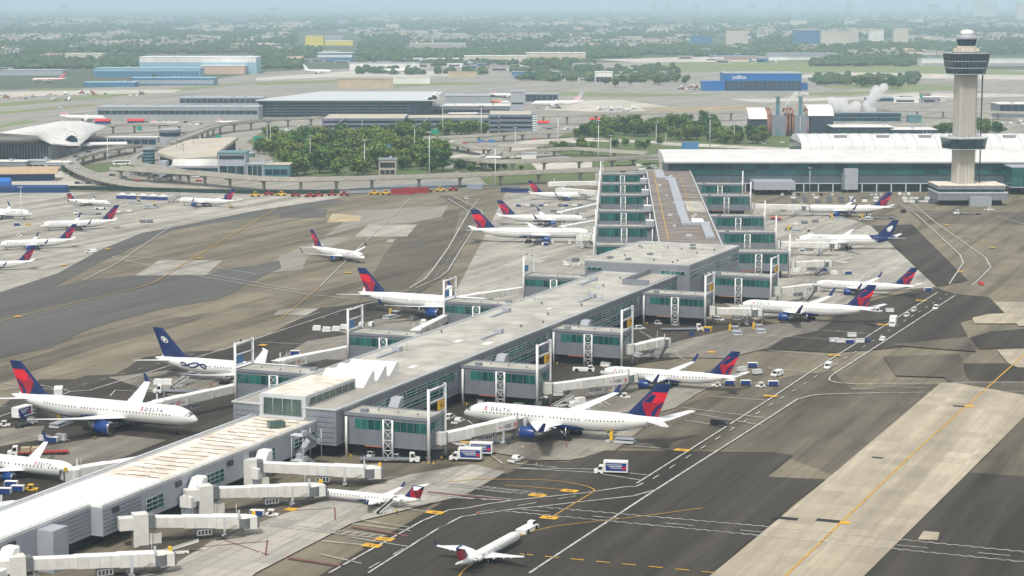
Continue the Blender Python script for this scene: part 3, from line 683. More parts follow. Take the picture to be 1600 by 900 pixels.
desc_l = ['gate house beside the globe-tailed airliner, nearest on the left of the concourse', 'gate house second from the camera on the left side, above the white sawtooth skylights', 'gate house third from the camera on the left side, hiding an airliner nose', 'gate house fourth on the left side, next to the taller bend block']
for uu, ds in zip((577, 657.5, 741.5, 826), desc_l):
    place(GH30, W1(uu, -302), LA, ds, group=GG)
bp = portal('')
for uu, ds in zip((577, 657.5, 741.5, 826), ('white portal with blue sign back behind the rusty clerestory roof', 'white portal with blue sign back behind the white sawtooth skylights', 'white portal with blue sign back beside the half-hidden airliner wing', 'white portal with blue sign back on the pale apron left of bend')):
    place(bp, W1(uu, -332.6), LA, ds, group='white gate portals')
for i, uu in enumerate((1005, 1090, 1171, 1270, 1351, 1430)):
    place(GHF, W2(uu, 21.2), L2, 'green-glazed gate house on the left of the brown-roofed pier, %s from the bend' % ['first', 'second', 'third', 'fourth', 'fifth', 'last'][i], group='gate houses of the rear pier')
for i, uu in enumerate((981, 1066, 1147, 1270, 1351)):
    place(GHF, W2(uu, 52.1), R2, 'green-glazed gate house on the right of the brown-roofed pier, %s from the bend' % ['first', 'second', 'third', 'fourth', 'last'][i], group='gate houses of the rear pier')
pm = MB(); pm.tube((0, 0, 0), (0, 0, 22), .4, n=8); pm.tube((0, 3.4, 0), (0, 3.4, 15), .3, n=8); pm.bar((0, 0, 14), (0, 3.4, 14), .3)
mst = thing('gate_post', (0, 0, 0), 'white gate post', 'post'); pm.build('post', 'steel_white', mst)
for i, uu in enumerate((1005, 1090, 1171, 1270, 1351, 1430)):
    place(mst, W2(uu - 4, -10.3), 0, 'white steel post at the left tip of the rear pier, %s from the bend' % ['first', 'second', 'third', 'fourth', 'fifth', 'last'][i], 'post', 'posts at the rear pier gates')
for i, uu in enumerate((981, 1066, 1147, 1270, 1351)):
    place(mst, W2(uu - 4, 83.4), 0, 'white steel post at the right tip of the rear pier, %s from the bend' % ['first', 'second', 'third', 'fourth', 'last'][i], 'post', 'posts at the rear pier gates')
for i, uu in enumerate((1090, 1171, 1270, 1351, 1430)):
    q = thing('roof_plant_box', W2(uu - 4, 19.5), 'pale plant box against the left edge of the brown roof, %s from the bend' % ['first', 'second', 'third', 'fourth', 'fifth'][i], 'plant box', A2 * -1, 'plant boxes on the rear pier')
    m_ = MB(); m_.b3(-3.2, 1.0, -3, 3, 13.25, 16.6); m_.build('casing', 'panel_light', q); m_ = MB(); m_.b3(-3.3, 1.1, -3.1, 3.1, 16.61, 16.8); m_.build('lid', 'roof_bright', q)

# ---- covered stairs leaning on the walls
def chute(z, white):
    t = thing('covered_stair', (0, 0, 0), 'covered stair', 'covered stair')
    prof = [(0, z), (2.2, z), (5.6, z - 3.8), (8.2, z - 3.8)]
    m = MB(); rr = [[(x, -1.7, zz - 2.7), (x, 1.7, zz - 2.7), (x, 1.7, zz), (x, 1.2, zz + .35), (x, -1.2, zz + .35), (x, -1.7, zz)] for x, zz in prof]
    m.rings(rr, 0, False); m.build('canopy', 'white_paint' if white else 'panel_light', t)
    m = MB()
    m.b3(.5, 5, -1.5, 1.5, z - 6.6, z - 2.75); m.b3(5.2, 8.0, -1.5, 1.5, 0.05, z - 6.55); m.build('landing', 'panel_grey', t)
    m = MB()
    for x in (1, 7.6):
        for y in (-1.6, 1.6): m.tube((x, y, 0), (x, y, z - 5), .12, n=5)
    m.build('leg', 'trim_light', t); return t
DA = atan2(-D1[1], -D1[0]); CG, CW = chute(12.2, False), chute(9.6, True)
for uu, ds in ((551, 'grey covered stair on the concourse wall behind the roof of gate 41'), (634, 'grey covered stair on the concourse wall behind the sign 39'), (716, 'grey covered stair on the concourse wall behind the sign 37')):
    place(CG, W1(uu + 3, -265.6), DA, ds, group='grey covered stairs')
for uu, v, ds in ((447, -274.2, 'white covered stair on the low pier wall beside the second boarding bridge'), (371, -277.6, 'white covered stair in the bottom left corner beside the nearest boarding bridge'), (481.5, -274.2, 'white covered stair on the low pier wall at the farthest commuter bridge')):
    place(CW, W1(uu + 2, v + 2.2), DA, ds, group='white covered stairs')
st = thing('fire_stair', W1(503, -273), 'pale zigzag fire stair on the end of the low pier', 'outside stair', RA)
m = MB()
for z0, z1, y0, y1, x in ((0, 3.6, 4.5, -2, 3.2), (3.6, 7.2, -2, 4.5, 1.2), (7.2, 10.9, 4.5, -2, 3.2)):
    m.hexa([(x - .9, y0, z0 - .3), (x + .9, y0, z0 - .3), (x + .9, y1, z1 - .3), (x - .9, y1, z1 - .3), (x - .9, y0, z0 + .9), (x + .9, y0, z0 + .9), (x + .9, y1, z1 + .9), (x - .9, y1, z1 + .9)])
m.build('flight', 'panel_light', st)
m = MB()
for y, z in ((-3.4, 3.5), (5.6, 7.1), (-3.4, 10.8)): m.b3(.1, 4.2, y - 1.4, y + 1.4, z - .3, z); m.b3(4.0, 4.2, y - 1.4, y + 1.4, z + .01, z + 1.1)
m.build('landing', 'trim_light', st)
m = MB()
for y in (-4.4, 6.6):
    for x in (.4, 4): m.tube((x, y, 0), (x, y, 10.6), .12, n=5)
m.build('post', 'trim_light', st)
# ================================================================ AIRCRAFT
FUS = [(0, .03, -.28), (.006, .2, -.27), (.018, .4, -.22), (.038, .62, -.15), (.062, .8, -.08), (.09, .93, -.03), (.125, 1, 0), (.4, 1, 0), (.66, 1, 0), (.74, .94, .06), (.81, .8, .17), (.88, .58, .33), (.94, .36, .5), (.98, .2, .6), (1, .1, .64)]
def lerp_fus(t):
    for a, b in zip(FUS, FUS[1:]):
        if t <= b[0]:
            k = (t - a[0]) / (b[0] - a[0]); return a[1] + (b[1] - a[1]) * k, a[2] + (b[2] - a[2]) * k
    return FUS[-1][1:]
class Jet:
    pass
def fus_pt(j, t, ang, out=0.0):
    """t nose 0 .. tail 1, ang 0 = starboard (+y), pi/2 = top"""
    r, zo = lerp_fus(t); r = r * j.R + out
    return (j.L * (.5 - t), r * cos(ang), j.H + zo * j.R + r * sin(ang))
def airfoil(le, c, th, ax='y'):
    """six-point section; le = leading edge point, chord c along -x, thickness th."""
    x, y, z = le
    pts = [(0, 0), (-.25, .5), (-.65, .38), (-1, .03), (-.65, -.3), (-.25, -.42)]
    if ax == 'y': return [(x + a * c, y, z + b * th) for a, b in pts]
    return [(x + a * c, y + b * th, z) for a, b in pts]
EAGLE = [(.3, .58), (.42, .66), (.56, .68), (.7, .62), (.74, .5), (.7, .4), (.76, .3), (.66, .36), (.6, .28), (.56, .38), (.5, .3), (.48, .42), (.4, .36), (.34, .46), (.26, .48)]
def make_jet(L, Rr, span, H, fin, eng='wing', engr=1.1, engx=.0, tips='up', livery='delta', ttail=False, sweep=.47, chord=.165, title=True, wx=.06, neng=1, far=False, doors=True):
    j = Jet(); j.L, j.R, j.H = L, Rr, H
    root = thing('airliner', (0, 0, 0), 'airliner', 'airliner')
    n = 12 if far else 24
    delta = livery == 'delta'
    # fuselage
    m = MB(); st = [0, .006, .018, .038, .062, .09, .125, .2, .28, .36, .44, .52, .6, .66, .74, .81, .88, .94, .98, 1]
    if livery == 'aero': st = st[:13] + [.62 + .012 * k for k in range(22)] + st[16:]
    m.rings([[fus_pt(j, t, 2 * pi * k / n + pi / n) for k in range(n)] for t in st], 0, True)
    for i, f in enumerate(m.f):
        if len(f) != 4: continue
        cx = sum(m.v[q][0] for q in f) / 4; cz = sum(m.v[q][2] for q in f) / 4; t = .5 - cx / L
        r, zo = lerp_fus(t)
        el = (cz - H - zo * Rr) / (r * Rr + 1e-6)
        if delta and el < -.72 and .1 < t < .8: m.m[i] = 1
        elif livery == 'aero' and t > .715 + (1 - el) * .055 and t < .975: m.m[i] = 2
        elif livery == 'cargo' and el > -.15 and el < .25 and t > .05: m.m[i] = 2
        elif livery in ('amer',) and el < -.6: m.m[i] = 1
        elif livery == 'orange' and t > .35: m.m[i] = 2
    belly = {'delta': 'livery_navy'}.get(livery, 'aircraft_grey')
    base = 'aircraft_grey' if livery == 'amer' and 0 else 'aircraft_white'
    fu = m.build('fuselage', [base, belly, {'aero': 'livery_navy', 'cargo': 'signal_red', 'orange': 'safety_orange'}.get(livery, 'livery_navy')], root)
    # wing-body fairing
    m = MB(); m.rings([[(L * (.5 - t), Rr * .98 * w_ * cos(a), H - Rr * .62 + Rr * .52 * w_ * sin(a)) for a in [2 * pi * k / 12 for k in range(12)]] for t, w_ in ((.34, .25), (.38, .8), (.44, 1), (.54, 1), (.6, .8), (.66, .2))], 0, True)
    m.build('belly_fairing', belly, root)
    # cockpit glass, windows, doors
    m = MB()
    for s in (1, -1):
        for a0, a1 in ((1.5, 1.14), (1.1, .78), (.74, .5)):
            q = []
            for t, a in ((.021 + (1.5 - a0) * .006, a0), (.021 + (1.5 - a1) * .010, a1), (.036 + (1.5 - a1) * .012, a1), (.038 + (1.5 - a0) * .006, a0)):
                p = fus_pt(j, t, a if s > 0 else pi - a, .03); q.append(p)
            m.add(q, [(0, 1, 2, 3)] if s < 0 else [(3, 2, 1, 0)])
    m.build('cockpit_window', 'window_dark', fu)
    if not far:
        for s in (1, -1):
            m = MB(); t = .115; k = 0; dt = 1.05 / L
            while t < .8:
                if not (.19 < t < .2 or .42 < t < .435 or .6 < t < .612):
                    r, zo = lerp_fus(t); q = []
                    for tt, zz in ((t, .12), (t + .3 / L, .12), (t + .3 / L, .12 + .4 / Rr), (t, .12 + .4 / Rr)):
                        r, zo = lerp_fus(tt); zr = (zz * Rr - 0 * zo) / (r * Rr); zr = min(.9, zr); a = math.asin(zr)
                        q.append(fus_pt(j, tt, a if s > 0 else pi - a, .025))
                    m.add(q, [(0, 1, 2, 3)] if s < 0 else [(3, 2, 1, 0)])
                t += dt
            m.build('cabin_windows', 'window_dark', fu)
        if doors:
            for s in (1, -1):
                for t in ((.105, .315, .79) if L > 45 else (.105, .79)):
                    m = MB(); q = []
                    for tt, a in ((t, -.12), (t + 1.1 / L, -.12), (t + 1.1 / L, .62), (t, .62)): q.append(fus_pt(j, tt, a if s > 0 else pi - a, .035))
                    m.add(q, [(0, 1, 2, 3)] if s < 0 else [(3, 2, 1, 0)]); m.build('cabin_door', 'aircraft_grey', fu)
    if title and not far:
        word = {'delta': 'DELTA', 'aero': 'AEROMEXICO', 'sky': 'SKYTEAM'}.get(livery)
        if word:
            hgt = Rr * (.5 if livery == 'delta' else .5)
            sp = ' '.join(word) if livery == 'delta' else word
            vs, fs, wd = textmesh(sp, hgt)
            for s in (1, -1):
                m = MB(); out = []
                tc = .155 if livery != 'sky' else .17
                for x, y, z in vs:
                    # reading from the nose backwards on the port side, from the tail forwards on starboard
                    d = x if s > 0 else wd - x
                    tt = tc + d / L; a = .42 + y / Rr
                    out.append(fus_pt(j, tt, a if s > 0 else pi - a, .04))
                m.add(out, fs); m.build('airline_title', 'livery_navy', fu)
                if delta:
                    for pts, mm in ((((0, 0), (.55, 0), (.28, .42)), 'livery_red'), (((.02, .45), (.28, 1.0), (.54, .45), (.28, .5)), 'livery_darkred')):
                        m = MB(); q = []
                        for x, y in pts:
                            d = x * hgt * 1.3; tt = tc - (1.3 * hgt - d) / L - .004 if s > 0 else tc + (wd + .3 * hgt + .7 * hgt - d) / L; a = .42 + y * hgt * .9 / Rr
                            q.append(fus_pt(j, tt, a if s > 0 else pi - a, .04))
                        m.add(q, [tuple(range(len(q)))]); m.build('tail_emblem', mm, fu)
    if livery == 'sky':
        for s in (1, -1):
            m = MB(); pts = []
            for k in range(97):
                q = 2 * pi * k / 96; pts.append((.735 + .082 * cos(q), .12 + .36 * sin(3 * q + .5) * (.55 + .45 * sin(q) ** 2)))
            for a, b in zip(pts, pts[1:]):
                dx, dy = (b[0] - a[0]) * L, (b[1] - a[1]) * Rr; l = hypot(dx, dy) or 1; nx, ny = -dy / l * .27, dx / l * .27
                q = []
                for p, sg in ((a, 1), (b, 1), (b, -1), (a, -1)):
                    tt = p[0] + sg * nx / L; an = p[1] + sg * ny / Rr; q.append(fus_pt(j, tt, an if s > 0 else pi - an, .05))
                m.add(q, [(0, 1, 2, 3)])
            m.build('ribbon_emblem', 'livery_navy', fu)
    # wings
    cr = L * chord * (1.0 if not ttail else .9); x0 = L * wx + cr * .62; zr = H - Rr * .55; hs = span / 2
    if ttail: x0 = L * -.06 + cr * .5
    def wing_sec(y):
        k = (abs(y) - Rr * .5) / (hs - Rr * .5)
        le = x0 - sweep * hs * k * .98 * (1.0 if k < 1 else 1)
        kk = .36
        c = cr * (1 - (1 - .52) * k / kk) if k < kk else cr * (.52 + (.2 - .52) * (k - kk) / (1 - kk))
        z = zr + (abs(y)) * tan(radians(5.6)) + .35 * Rr * k * k
        return le, c, z
    for s in (1, -1):
        m = MB(); rr = []
        for k in (0, .12, .36, .6, .8, 1.0):
            y = Rr * .35 + (hs - Rr * .35) * k; le, c, z = wing_sec(y); rr.append(airfoil((le, s * y, z), c, c * (.13 - .04 * k)))
        if tips == 'raked': rr.append(airfoil((le - c * 1.4, s * (hs + c * .9), z + .45), c * .18, .06))
        m.rings(rr if s > 0 else [r[::-1] for r in rr], 0, False)
        for y in (.3, .52, .7):      # flap track fairings
            yy = hs * y; le, c, z = wing_sec(yy); m.rings([[(le - c * q, s * yy + rad * cos(a), z - c * .05 + rad * sin(a)) for a in [2 * pi * e / 6 for e in range(6)]] for q, rad in ((.55, .05), (.7, .26), (.95, .24), (1.15, .05))], 0, True)
        w = m.build('wing', 'wing_white', root)
        le, c, z = wing_sec(hs)
        if tips in ('up', 'fence'):
            hgt = span * (.068 if tips == 'up' else .04); m = MB()
            prof = ((0, 0, 1), (.25, .12, .9), (.42, .45, .7), (.55, 1.0, .42)) if tips == 'up' else ((0, 0, .9), (.2, .4, .7), (.35, 1, .4))
            rr = []
            for o, h, cc in prof:
                hh = h * hgt; yy = hs + o * hgt * .55
                base_ = airfoil((le - hh * .75, s * yy, z + hh), c * cc, c * cc * .1, 'z' if h > .3 else 'y')
                rr.append(base_)
            m.rings(rr, 0, False); m.build('winglet', {'delta': 'livery_navy', 'amer': 'aircraft_grey'}.get(livery, 'aircraft_white'), w)
    # engines
    ecol = {'delta': 'livery_blue', 'amer': 'aircraft_grey', 'cargo': 'aircraft_grey'}.get(livery, 'aircraft_white')
    spots = []
    if eng == 'wing':
        for q in range(neng):
            yy = hs * (.335 if neng == 1 else (.36, .64)[q])
            le, c, z = wing_sec(yy); spots += [(le + engr * 1.9 + engx, s * yy, z - engr * 1.22, s) for s in (1, -1)]
    else:
        spots = [(L * -.235, s * (Rr + engr * .95), H + Rr * .35, s) for s in (1, -1)]
        ecol = 'aircraft_white'
    for x, y, z, s in spots:
        m = MB(); nn = 10 if far else 16
        ln = engr * (3.6 if eng == 'wing' else 4.6)
        prof = [(0, .80), (.02, .92), (.1, 1.0), (.35, 1.02), (.62, .88), (.74, .74)]
        m.rings([[(x - ln * t, y + engr * r * cos(2 * pi * k / nn), z + engr * r * sin(2 * pi * k / nn)) for k in range(nn)] for t, r in prof], 0, True, cap=False)
        # pylon
        if eng == 'wing': m.hexa([(x - ln * .25, y - .2, z + engr * .7), (x - ln * 1.1, y - .15, z + engr * .7), (x - ln * 1.1, y + .15, z + engr * .7), (x - ln * .25, y + .2, z + engr * .7), (x - ln * .35, y - .2, z + engr * 1.15), (x - ln * 1.1, y - .15, z + engr * 1.3), (x - ln * 1.1, y + .15, z + engr * 1.3), (x - ln * .35, y + .2, z + engr * 1.15)])
        else: m.b3(x - ln * .75, x - ln * .25, min(y, s * Rr * .6), max(y, s * Rr * .6), z - .18, z + .18)
        e = m.build('engine', ecol, root)
        m = MB(); m.rings([[(x - ln * t, y + engr * r * cos(2 * pi * k / nn), z + engr * r * sin(2 * pi * k / nn)) for k in range(nn)] for t, r in ((.0, .8), (.015, .9), (.045, .955), (.05, .95))], 0, True, cap=False); m.build('intake_lip', 'bare_metal', e)
        m = MB(); m.rings([[(x - ln * t, y + engr * r * cos(2 * pi * k / nn), z + engr * r * sin(2 * pi * k / nn)) for k in range(nn)] for t, r in ((.0, .8), (.1, .78), (.16, .76), (.161, .3), (.1, .02))], 0, True); m.build('fan', 'dark_metal', e)
        m = MB(); m.rings([[(x - ln * t, y + engr * r * cos(2 * pi * k / nn), z + engr * r * sin(2 * pi * k / nn)) for k in range(nn)] for t, r in ((.7, .72), (.74, .56), (.9, .46), (.92, .3), (1.04, .04))], 0, True); m.build('exhaust_cone', 'bare_metal', e)
    # tail fin: corners (x, z)
    zb = H + Rr * (.62 if not ttail else .75); fc = L * (.158 if not ttail else .15); fx = -L * .442 + fc
    if ttail: fx = -L * .335 + fc * .2
    hf = fin - zb; tipc = fc * (.4 if not ttail else .68); swp = hf * (.98 if not ttail else .85)
    def FP_(s, t, side=0):
        le = fx - swp * t; c = fc + (tipc - fc) * t; th = .055 * c * max(0, 1 - abs(2 * s - .7) ** 2) + .03
        return (le - c * s, side * (th * .5 + .03), zb + hf * t)
    m = MB(); rr = []
    for t in (0, .33, .66, 1):
        c = fc + (tipc - fc) * t; rr.append(airfoil((fx - swp * t, 0, zb + hf * t), c, c * .1, 'z'))
    rr = [[(x, y, z) for x, y, z in r] for r in rr]
    m.rings(rr, 0, False)
    if not ttail: m.rings([airfoil((fx + fc * .55, 0, zb + .02), fc * .6, .14, 'z'), airfoil((fx - fc * .02, 0, zb + hf * .13), fc * .15, .1, 'z')], 0, False)
    fcol = {'delta': 'livery_navy', 'sky': 'livery_navy', 'aero': 'livery_navy', 'cargo': 'signal_red', 'amer': 'aircraft_white', 'plain': 'aircraft_white', 'orange': 'aircraft_white'}[livery]
    fo = m.build('tail_fin', fcol, root)
    def fin_patch(poly, mm, name='tail_emblem', extra=0):
        for sd in (1, -1):
            q = []
            for s, t in poly:
                c = fc + (tipc - fc) * t; le = fx - swp * t
                # thickness of the six-point section at s
                ks = [(0, 0), (.25, .5), (.65, .38), (1, .03)]; th = 0
                for (a, b), (a2, b2) in zip(ks, ks[1:]):
                    if a <= s <= a2: th = b + (b2 - b) * (s - a) / (a2 - a)
                q.append((le - c * s, sd * (th * c * .1 + .035 + extra), zb + hf * t))
            mb_ = MB(); mb_.add(q, [tuple(range(len(q)))]); mb_.build(name, mm, fo)
    if delta:
        if not ttail:
            fin_patch([(.24, .76), (.25, .76), (.65, .76), (1, .76), (1, .52), (.65, .46), (.25, .45), (.16, .46)], 'livery_red')
            fin_patch([(.16, .455), (.25, .445), (.65, .455), (1, .515), (1, .48), (.78, .36), (.74, .18), (.8, .04), (.7, .04), (.5, .2), (.3, .34)], 'livery_darkred')
            fin_patch([(.99, .4), (.88, .27), (.9, .02), (.99, .02)], 'livery_darkred')
        else:
            fin_patch([(.02, .75), (.25, .75), (.65, .75), (1, .75), (1, .1), (.7, .05), (.45, .05), (.25, .3)], 'livery_darkred'); fin_patch([(.5, .74), (.65, .74), (.9, .74), (.75, .45), (.6, .5)], 'livery_red', extra=.02)
    elif livery == 'sky':
        ring = []
        for k in range(20): ring.append((.5 + .2 * cos(2 * pi * k / 20), .62 + .105 * sin(2 * pi * k / 20)))
        fin_patch(ring, 'aircraft_white'); fin_patch([(.5 + (a - .5) * .76, .62 + (b - .62) * .76) for a, b in ring], 'livery_navy', extra=.02)
        fin_patch([(.36, .6), (.44, .68), (.62, .68), (.56, .62), (.64, .58), (.5, .57), (.44, .6)], 'aircraft_white', extra=.04)
    elif livery == 'aero':
        fin_patch([(a, b) for a, b in EAGLE], 'aircraft_white')
    elif livery == 'amer':
        for k in range(6):
            a, b = k / 6, (k + .5) / 6
            fin_patch([(.04, a), (.25, a), (.65, a), (.97, a), (.97, b), (.65, b), (.25, b), (.04, b)], 'livery_navy' if k > 2 else 'livery_red')
    elif livery == 'orange':
        fin_patch([(.02, .2), (.25, .2), (.65, .2), (.98, .2), (.98, .7), (.65, .7), (.25, .7), (.02, .7)], 'livery_navy')
    elif livery == 'cargo':
        for k in (1, 3): fin_patch([(.05, k * .2), (.25, k * .2), (.65, k * .2), (.97, k * .2), (.97, k * .2 + .14), (.65, k * .2 + .14), (.25, k * .2 + .14), (.05, k * .2 + .14)], 'aircraft_white')
    # tailplane
    ts = span * (.4 if not ttail else .37); tc_ = L * (.095 if not ttail else .085)
    tz = H + Rr * .42 if not ttail else fin - .15
    tx = -L * .405 + tc_ * .2 if not ttail else fx - swp * .96
    for s in (1, -1):
        m = MB(); y0 = Rr * .2 if not ttail else .02
        rr = [airfoil((tx - .72 * (k * ts / 2) * (1 if not ttail else .7), s * (y0 + (ts / 2 - y0) * k), tz + k * ts / 2 * (.11 if not ttail else -.01)), tc_ * (1 - .62 * k), tc_ * .09 * (1 - .5 * k)) for k in (0, .5, 1)]
        m.rings(rr if s > 0 else [r[::-1] for r in rr], 0, False); m.build('tailplane', 'wing_white', root)
    if ttail:
        m = MB(); m.rings([[(tx + .6 - tc_ * 1.2 * q, rad * cos(a), tz + rad * sin(a)) for a in [2 * pi * e / 8 for e in range(8)]] for q, rad in ((0, .06), (.25, .34), (.8, .34), (1.2, .05))], 0, True); m.build('fin_cap', 'livery_navy' if delta else 'aircraft_white', root)
    # landing gear
    for gx, gy, wr in ((L * .385, (0,), Rr * .2), (-L * .03 if not ttail else -L * .12, (-Rr * 1.45, Rr * 1.45), Rr * .28)):
        for y in gy:
            m = MB(); m.tube((gx, y, wr * .6), (gx, y * .92, H - Rr * .6), Rr * .055, n=6); m.tube((gx, y, wr * 2), (gx + Rr * .8, y * .8, H - Rr * .75), Rr * .035, n=5)
            g_ = m.build('landing_gear', 'bare_metal', root)
            m = MB(); ks = (0,) if L < 45 or y == 0 else (-.75, .75)
            for q in ks:
                for o in (-1, 1): m.tube((gx + q * wr * 1.5, y + o * wr * .35, wr), (gx + q * wr * 1.5, y + o * wr * 1.15, wr), wr, n=12)
            m.build('wheel', 'rubber', g_)
    root['L'] = L; root['axis'] = H
    del root['L'], root['axis']
    return root, L, H
JETS = {}
def jet(kind):
    if kind in JETS: return JETS[kind]
    J = {
        'b737': lambda: make_jet(39.5, 1.94, 35.8, 3.3, 12.5, engr=1.12),
        'b757': lambda: make_jet(47.3, 1.98, 40.2, 4.0, 13.6, engr=1.42),
        'b767': lambda: make_jet(54.9, 2.55, 50.4, 5.0, 15.9, engr=1.65),
        'b764': lambda: make_jet(61.4, 2.55, 50.4, 5.2, 16.8, engr=1.65, tips='raked'),
        'a330': lambda: make_jet(60.5, 2.82, 58.5, 5.6, 17.2, engr=1.8, tips='fence'),
        'sky': lambda: make_jet(61.4, 2.6, 50.4, 5.2, 17.2, engr=1.655, tips='raked', livery='sky'),
        'aero': lambda: make_jet(56.7, 2.9, 58, 5.6, 17.0, engr=1.7, tips='raked', livery='aero'),
        'crj': lambda: make_jet(36.4, 1.4, 24.4, 2.7, 7.6, eng='rear', engr=.72, ttail=True, title=False, chord=.2, sweep=.42),
        'md': lambda: make_jet(39, 1.68, 30, 3.0, 8.9, eng='rear', engr=.8, ttail=True, title=False, chord=.2, sweep=.42),
        'amer': lambda: make_jet(54, 2.6, 50, 5.2, 16.5, engr=1.65, livery='amer', far=True, tips='raked'),
        'plain': lambda: make_jet(55, 2.7, 52, 5.2, 16.5, engr=1.65, livery='plain', far=True, tips='raked'),
        'orange': lambda: make_jet(37, 1.95, 34, 3.4, 11.8, engr=1.0, livery='orange', far=True),
        'cargo': lambda: make_jet(70, 3.2, 60, 6.2, 19.4, engr=1.4, livery='cargo', far=True, tips='none', neng=2),
    }[kind]
    JETS[kind] = J(); return JETS[kind]
def land(kind, nose, tail, label, hdg=None, fit=None):
    root, L, H = jet(kind)
    a = P(nose[0], nose[1], H * .97); b = P(tail[0], tail[1], H * 1.2)
    rz = atan2(a[1] - b[1], a[0] - b[0]); d = hypot(a[0] - b[0], a[1] - b[1])
    if hdg is not None:            # known heading: keep the tail where it is, solve the length from the nose bearing
        rz = radians(hdg); k = (nose[0] - 800) / (FP * CT + (450 - nose[1]) * ST)
        d = (k * b[1] - b[0]) / (cos(rz) - k * sin(rz))
        a = (b[0] + d * cos(rz), b[1] + d * sin(rz))
    if fit: d = fit * L; fit = None; a = (b[0] + d * cos(rz), b[1] + d * sin(rz))
    sc = d / L
    if fit is None: mid = ((a[0] + b[0]) / 2, (a[1] + b[1]) / 2)
    else: mid = (b[0] + cos(rz) * L * sc / 2, b[1] + sin(rz) * L * sc / 2)
    o = place(root, (mid[0], mid[1], .17), rz, label, group='parked airliners', scale=sc)
    print('JET', kind, 'scale %.2f' % sc, 'heading %.0f' % math.degrees(rz), label)
    return o
land('a330', (724.5, 653), (1046, 665), 'largest blue-and-red-tailed widebody on the right, nose behind gate sign 41', hdg=157.6)
land('b757', (937, 577), (1152, 593), 'blue-and-red-tailed twinjet on the right at the gate under sign 39', hdg=157.6)
land('b767', (1153, 473), (1366, 486.5), 'twinjet with tall blue winglets and red tail at gate 35, white nose at the portal', hdg=157.6)
land('b757', (1270, 447), (1430, 449), 'red-tailed twinjet partly hidden behind the winglet of the jet at gate 35', hdg=157.6)
land('aero', (1242, 373), (1402, 372), 'airliner with navy tail bearing a white eagle-head emblem', hdg=175)
land('b767', (1254, 322), (1392, 325), 'red-tailed twinjet parked between the glazed terminal and the navy-tailed eagle jet', hdg=172)
land('b764', (927, 367), (736, 362), 'red-tailed widebody lettered DELTA left of the rear pier, nearest of the three there', hdg=-3)
land('b757', (916, 345), (779, 340), 'red-tailed twinjet behind the nearest widebody left of the rear pier', hdg=-3)
land('b737', (926, 305), (829, 304), 'farthest red-tailed twinjet at the left gates of the rear pier', hdg=-3)
land('b737', (569.5, 408), (488, 389), 'small twinjet taxiing alone in the middle of the open grey apron', hdg=-48)
land('a330', (780, 486), (560, 462.5), 'red-tailed widebody whose nose hides behind a left gate house', hdg=-24)
land('sky', (494, 588), (243, 563), 'white airliner with globe emblem on navy tail and ribbon swirl on its side', hdg=-23)
land('a330', (309, 660), (19, 625), 'red-tailed widebody with raised wing at the far left, whole fuselage in view', hdg=-23)
land('b737', (121, 745), None or (-90, 712), 'twinjet cut by the left edge, nose beside the low white-roofed pier', hdg=-24)
land('crj', (497, 768), (664, 781), 'small rear-engined jet docked at a commuter bridge, belt loader at its tail', hdg=157.6)
land('crj', (812, 834), (712, 884), 'small rear-engined jet on the dark taxilane, nose towed by a white tug')
land('b737', (63, 353), (182, 347), 'twinjet on the pale left apron, farthest of the row of three red tails', hdg=-160)
land('b737', (-4, 383), (116, 376), 'twinjet on the pale left apron, middle of the row of three red tails', hdg=-160)
land('b737', (-67, 418), (52, 409), 'twinjet on the pale left apron, nearest of the row of three red tails', hdg=-160)
land('b737', (51, 337), (-62, 331), 'twinjet nose showing at the left edge of the pale apron', hdg=-15)
land('md', (173, 323), (104, 312), 'small rear-engined jet with thin red tail parked far back on the pale apron', hdg=-25)
land('b757', (278, 307), (366, 314), 'white twinjet with passenger steps at the door by the blue tents', hdg=155)
land('amer', (830, 165), (911, 161), 'silver jet with striped flag tail beside the open taxiway in the background', hdg=-170)
land('cargo', (49, 126), (103, 122), 'white freighter with red-striped tail far away at the left', hdg=-170)
land('amer', (166, 185), (93, 182), 'silver jet with striped tail behind the curved white roof', hdg=-8)
land('amer', (281, 183), (236, 188), 'silver jet pointing right in front of the long low terminal, left of two', hdg=10)
land('amer', (386, 182), (338, 187), 'silver jet pointing right in front of the long low terminal, right of two', hdg=10)
land('orange', (797, 161), (760, 158), 'orange-bodied jet behind the pale roof of the dark glass terminal', hdg=-15)
land('plain', (518, 117), (474, 110), 'white jet far off below the yellow-walled building', hdg=-20)
land('plain', (594, 112), (648, 110), 'white jet far off on open pavement above the tan wall', hdg=175)
land('amer', (812, 149), (766, 146), 'jet with striped tail showing above the dark glass terminal', hdg=-10)
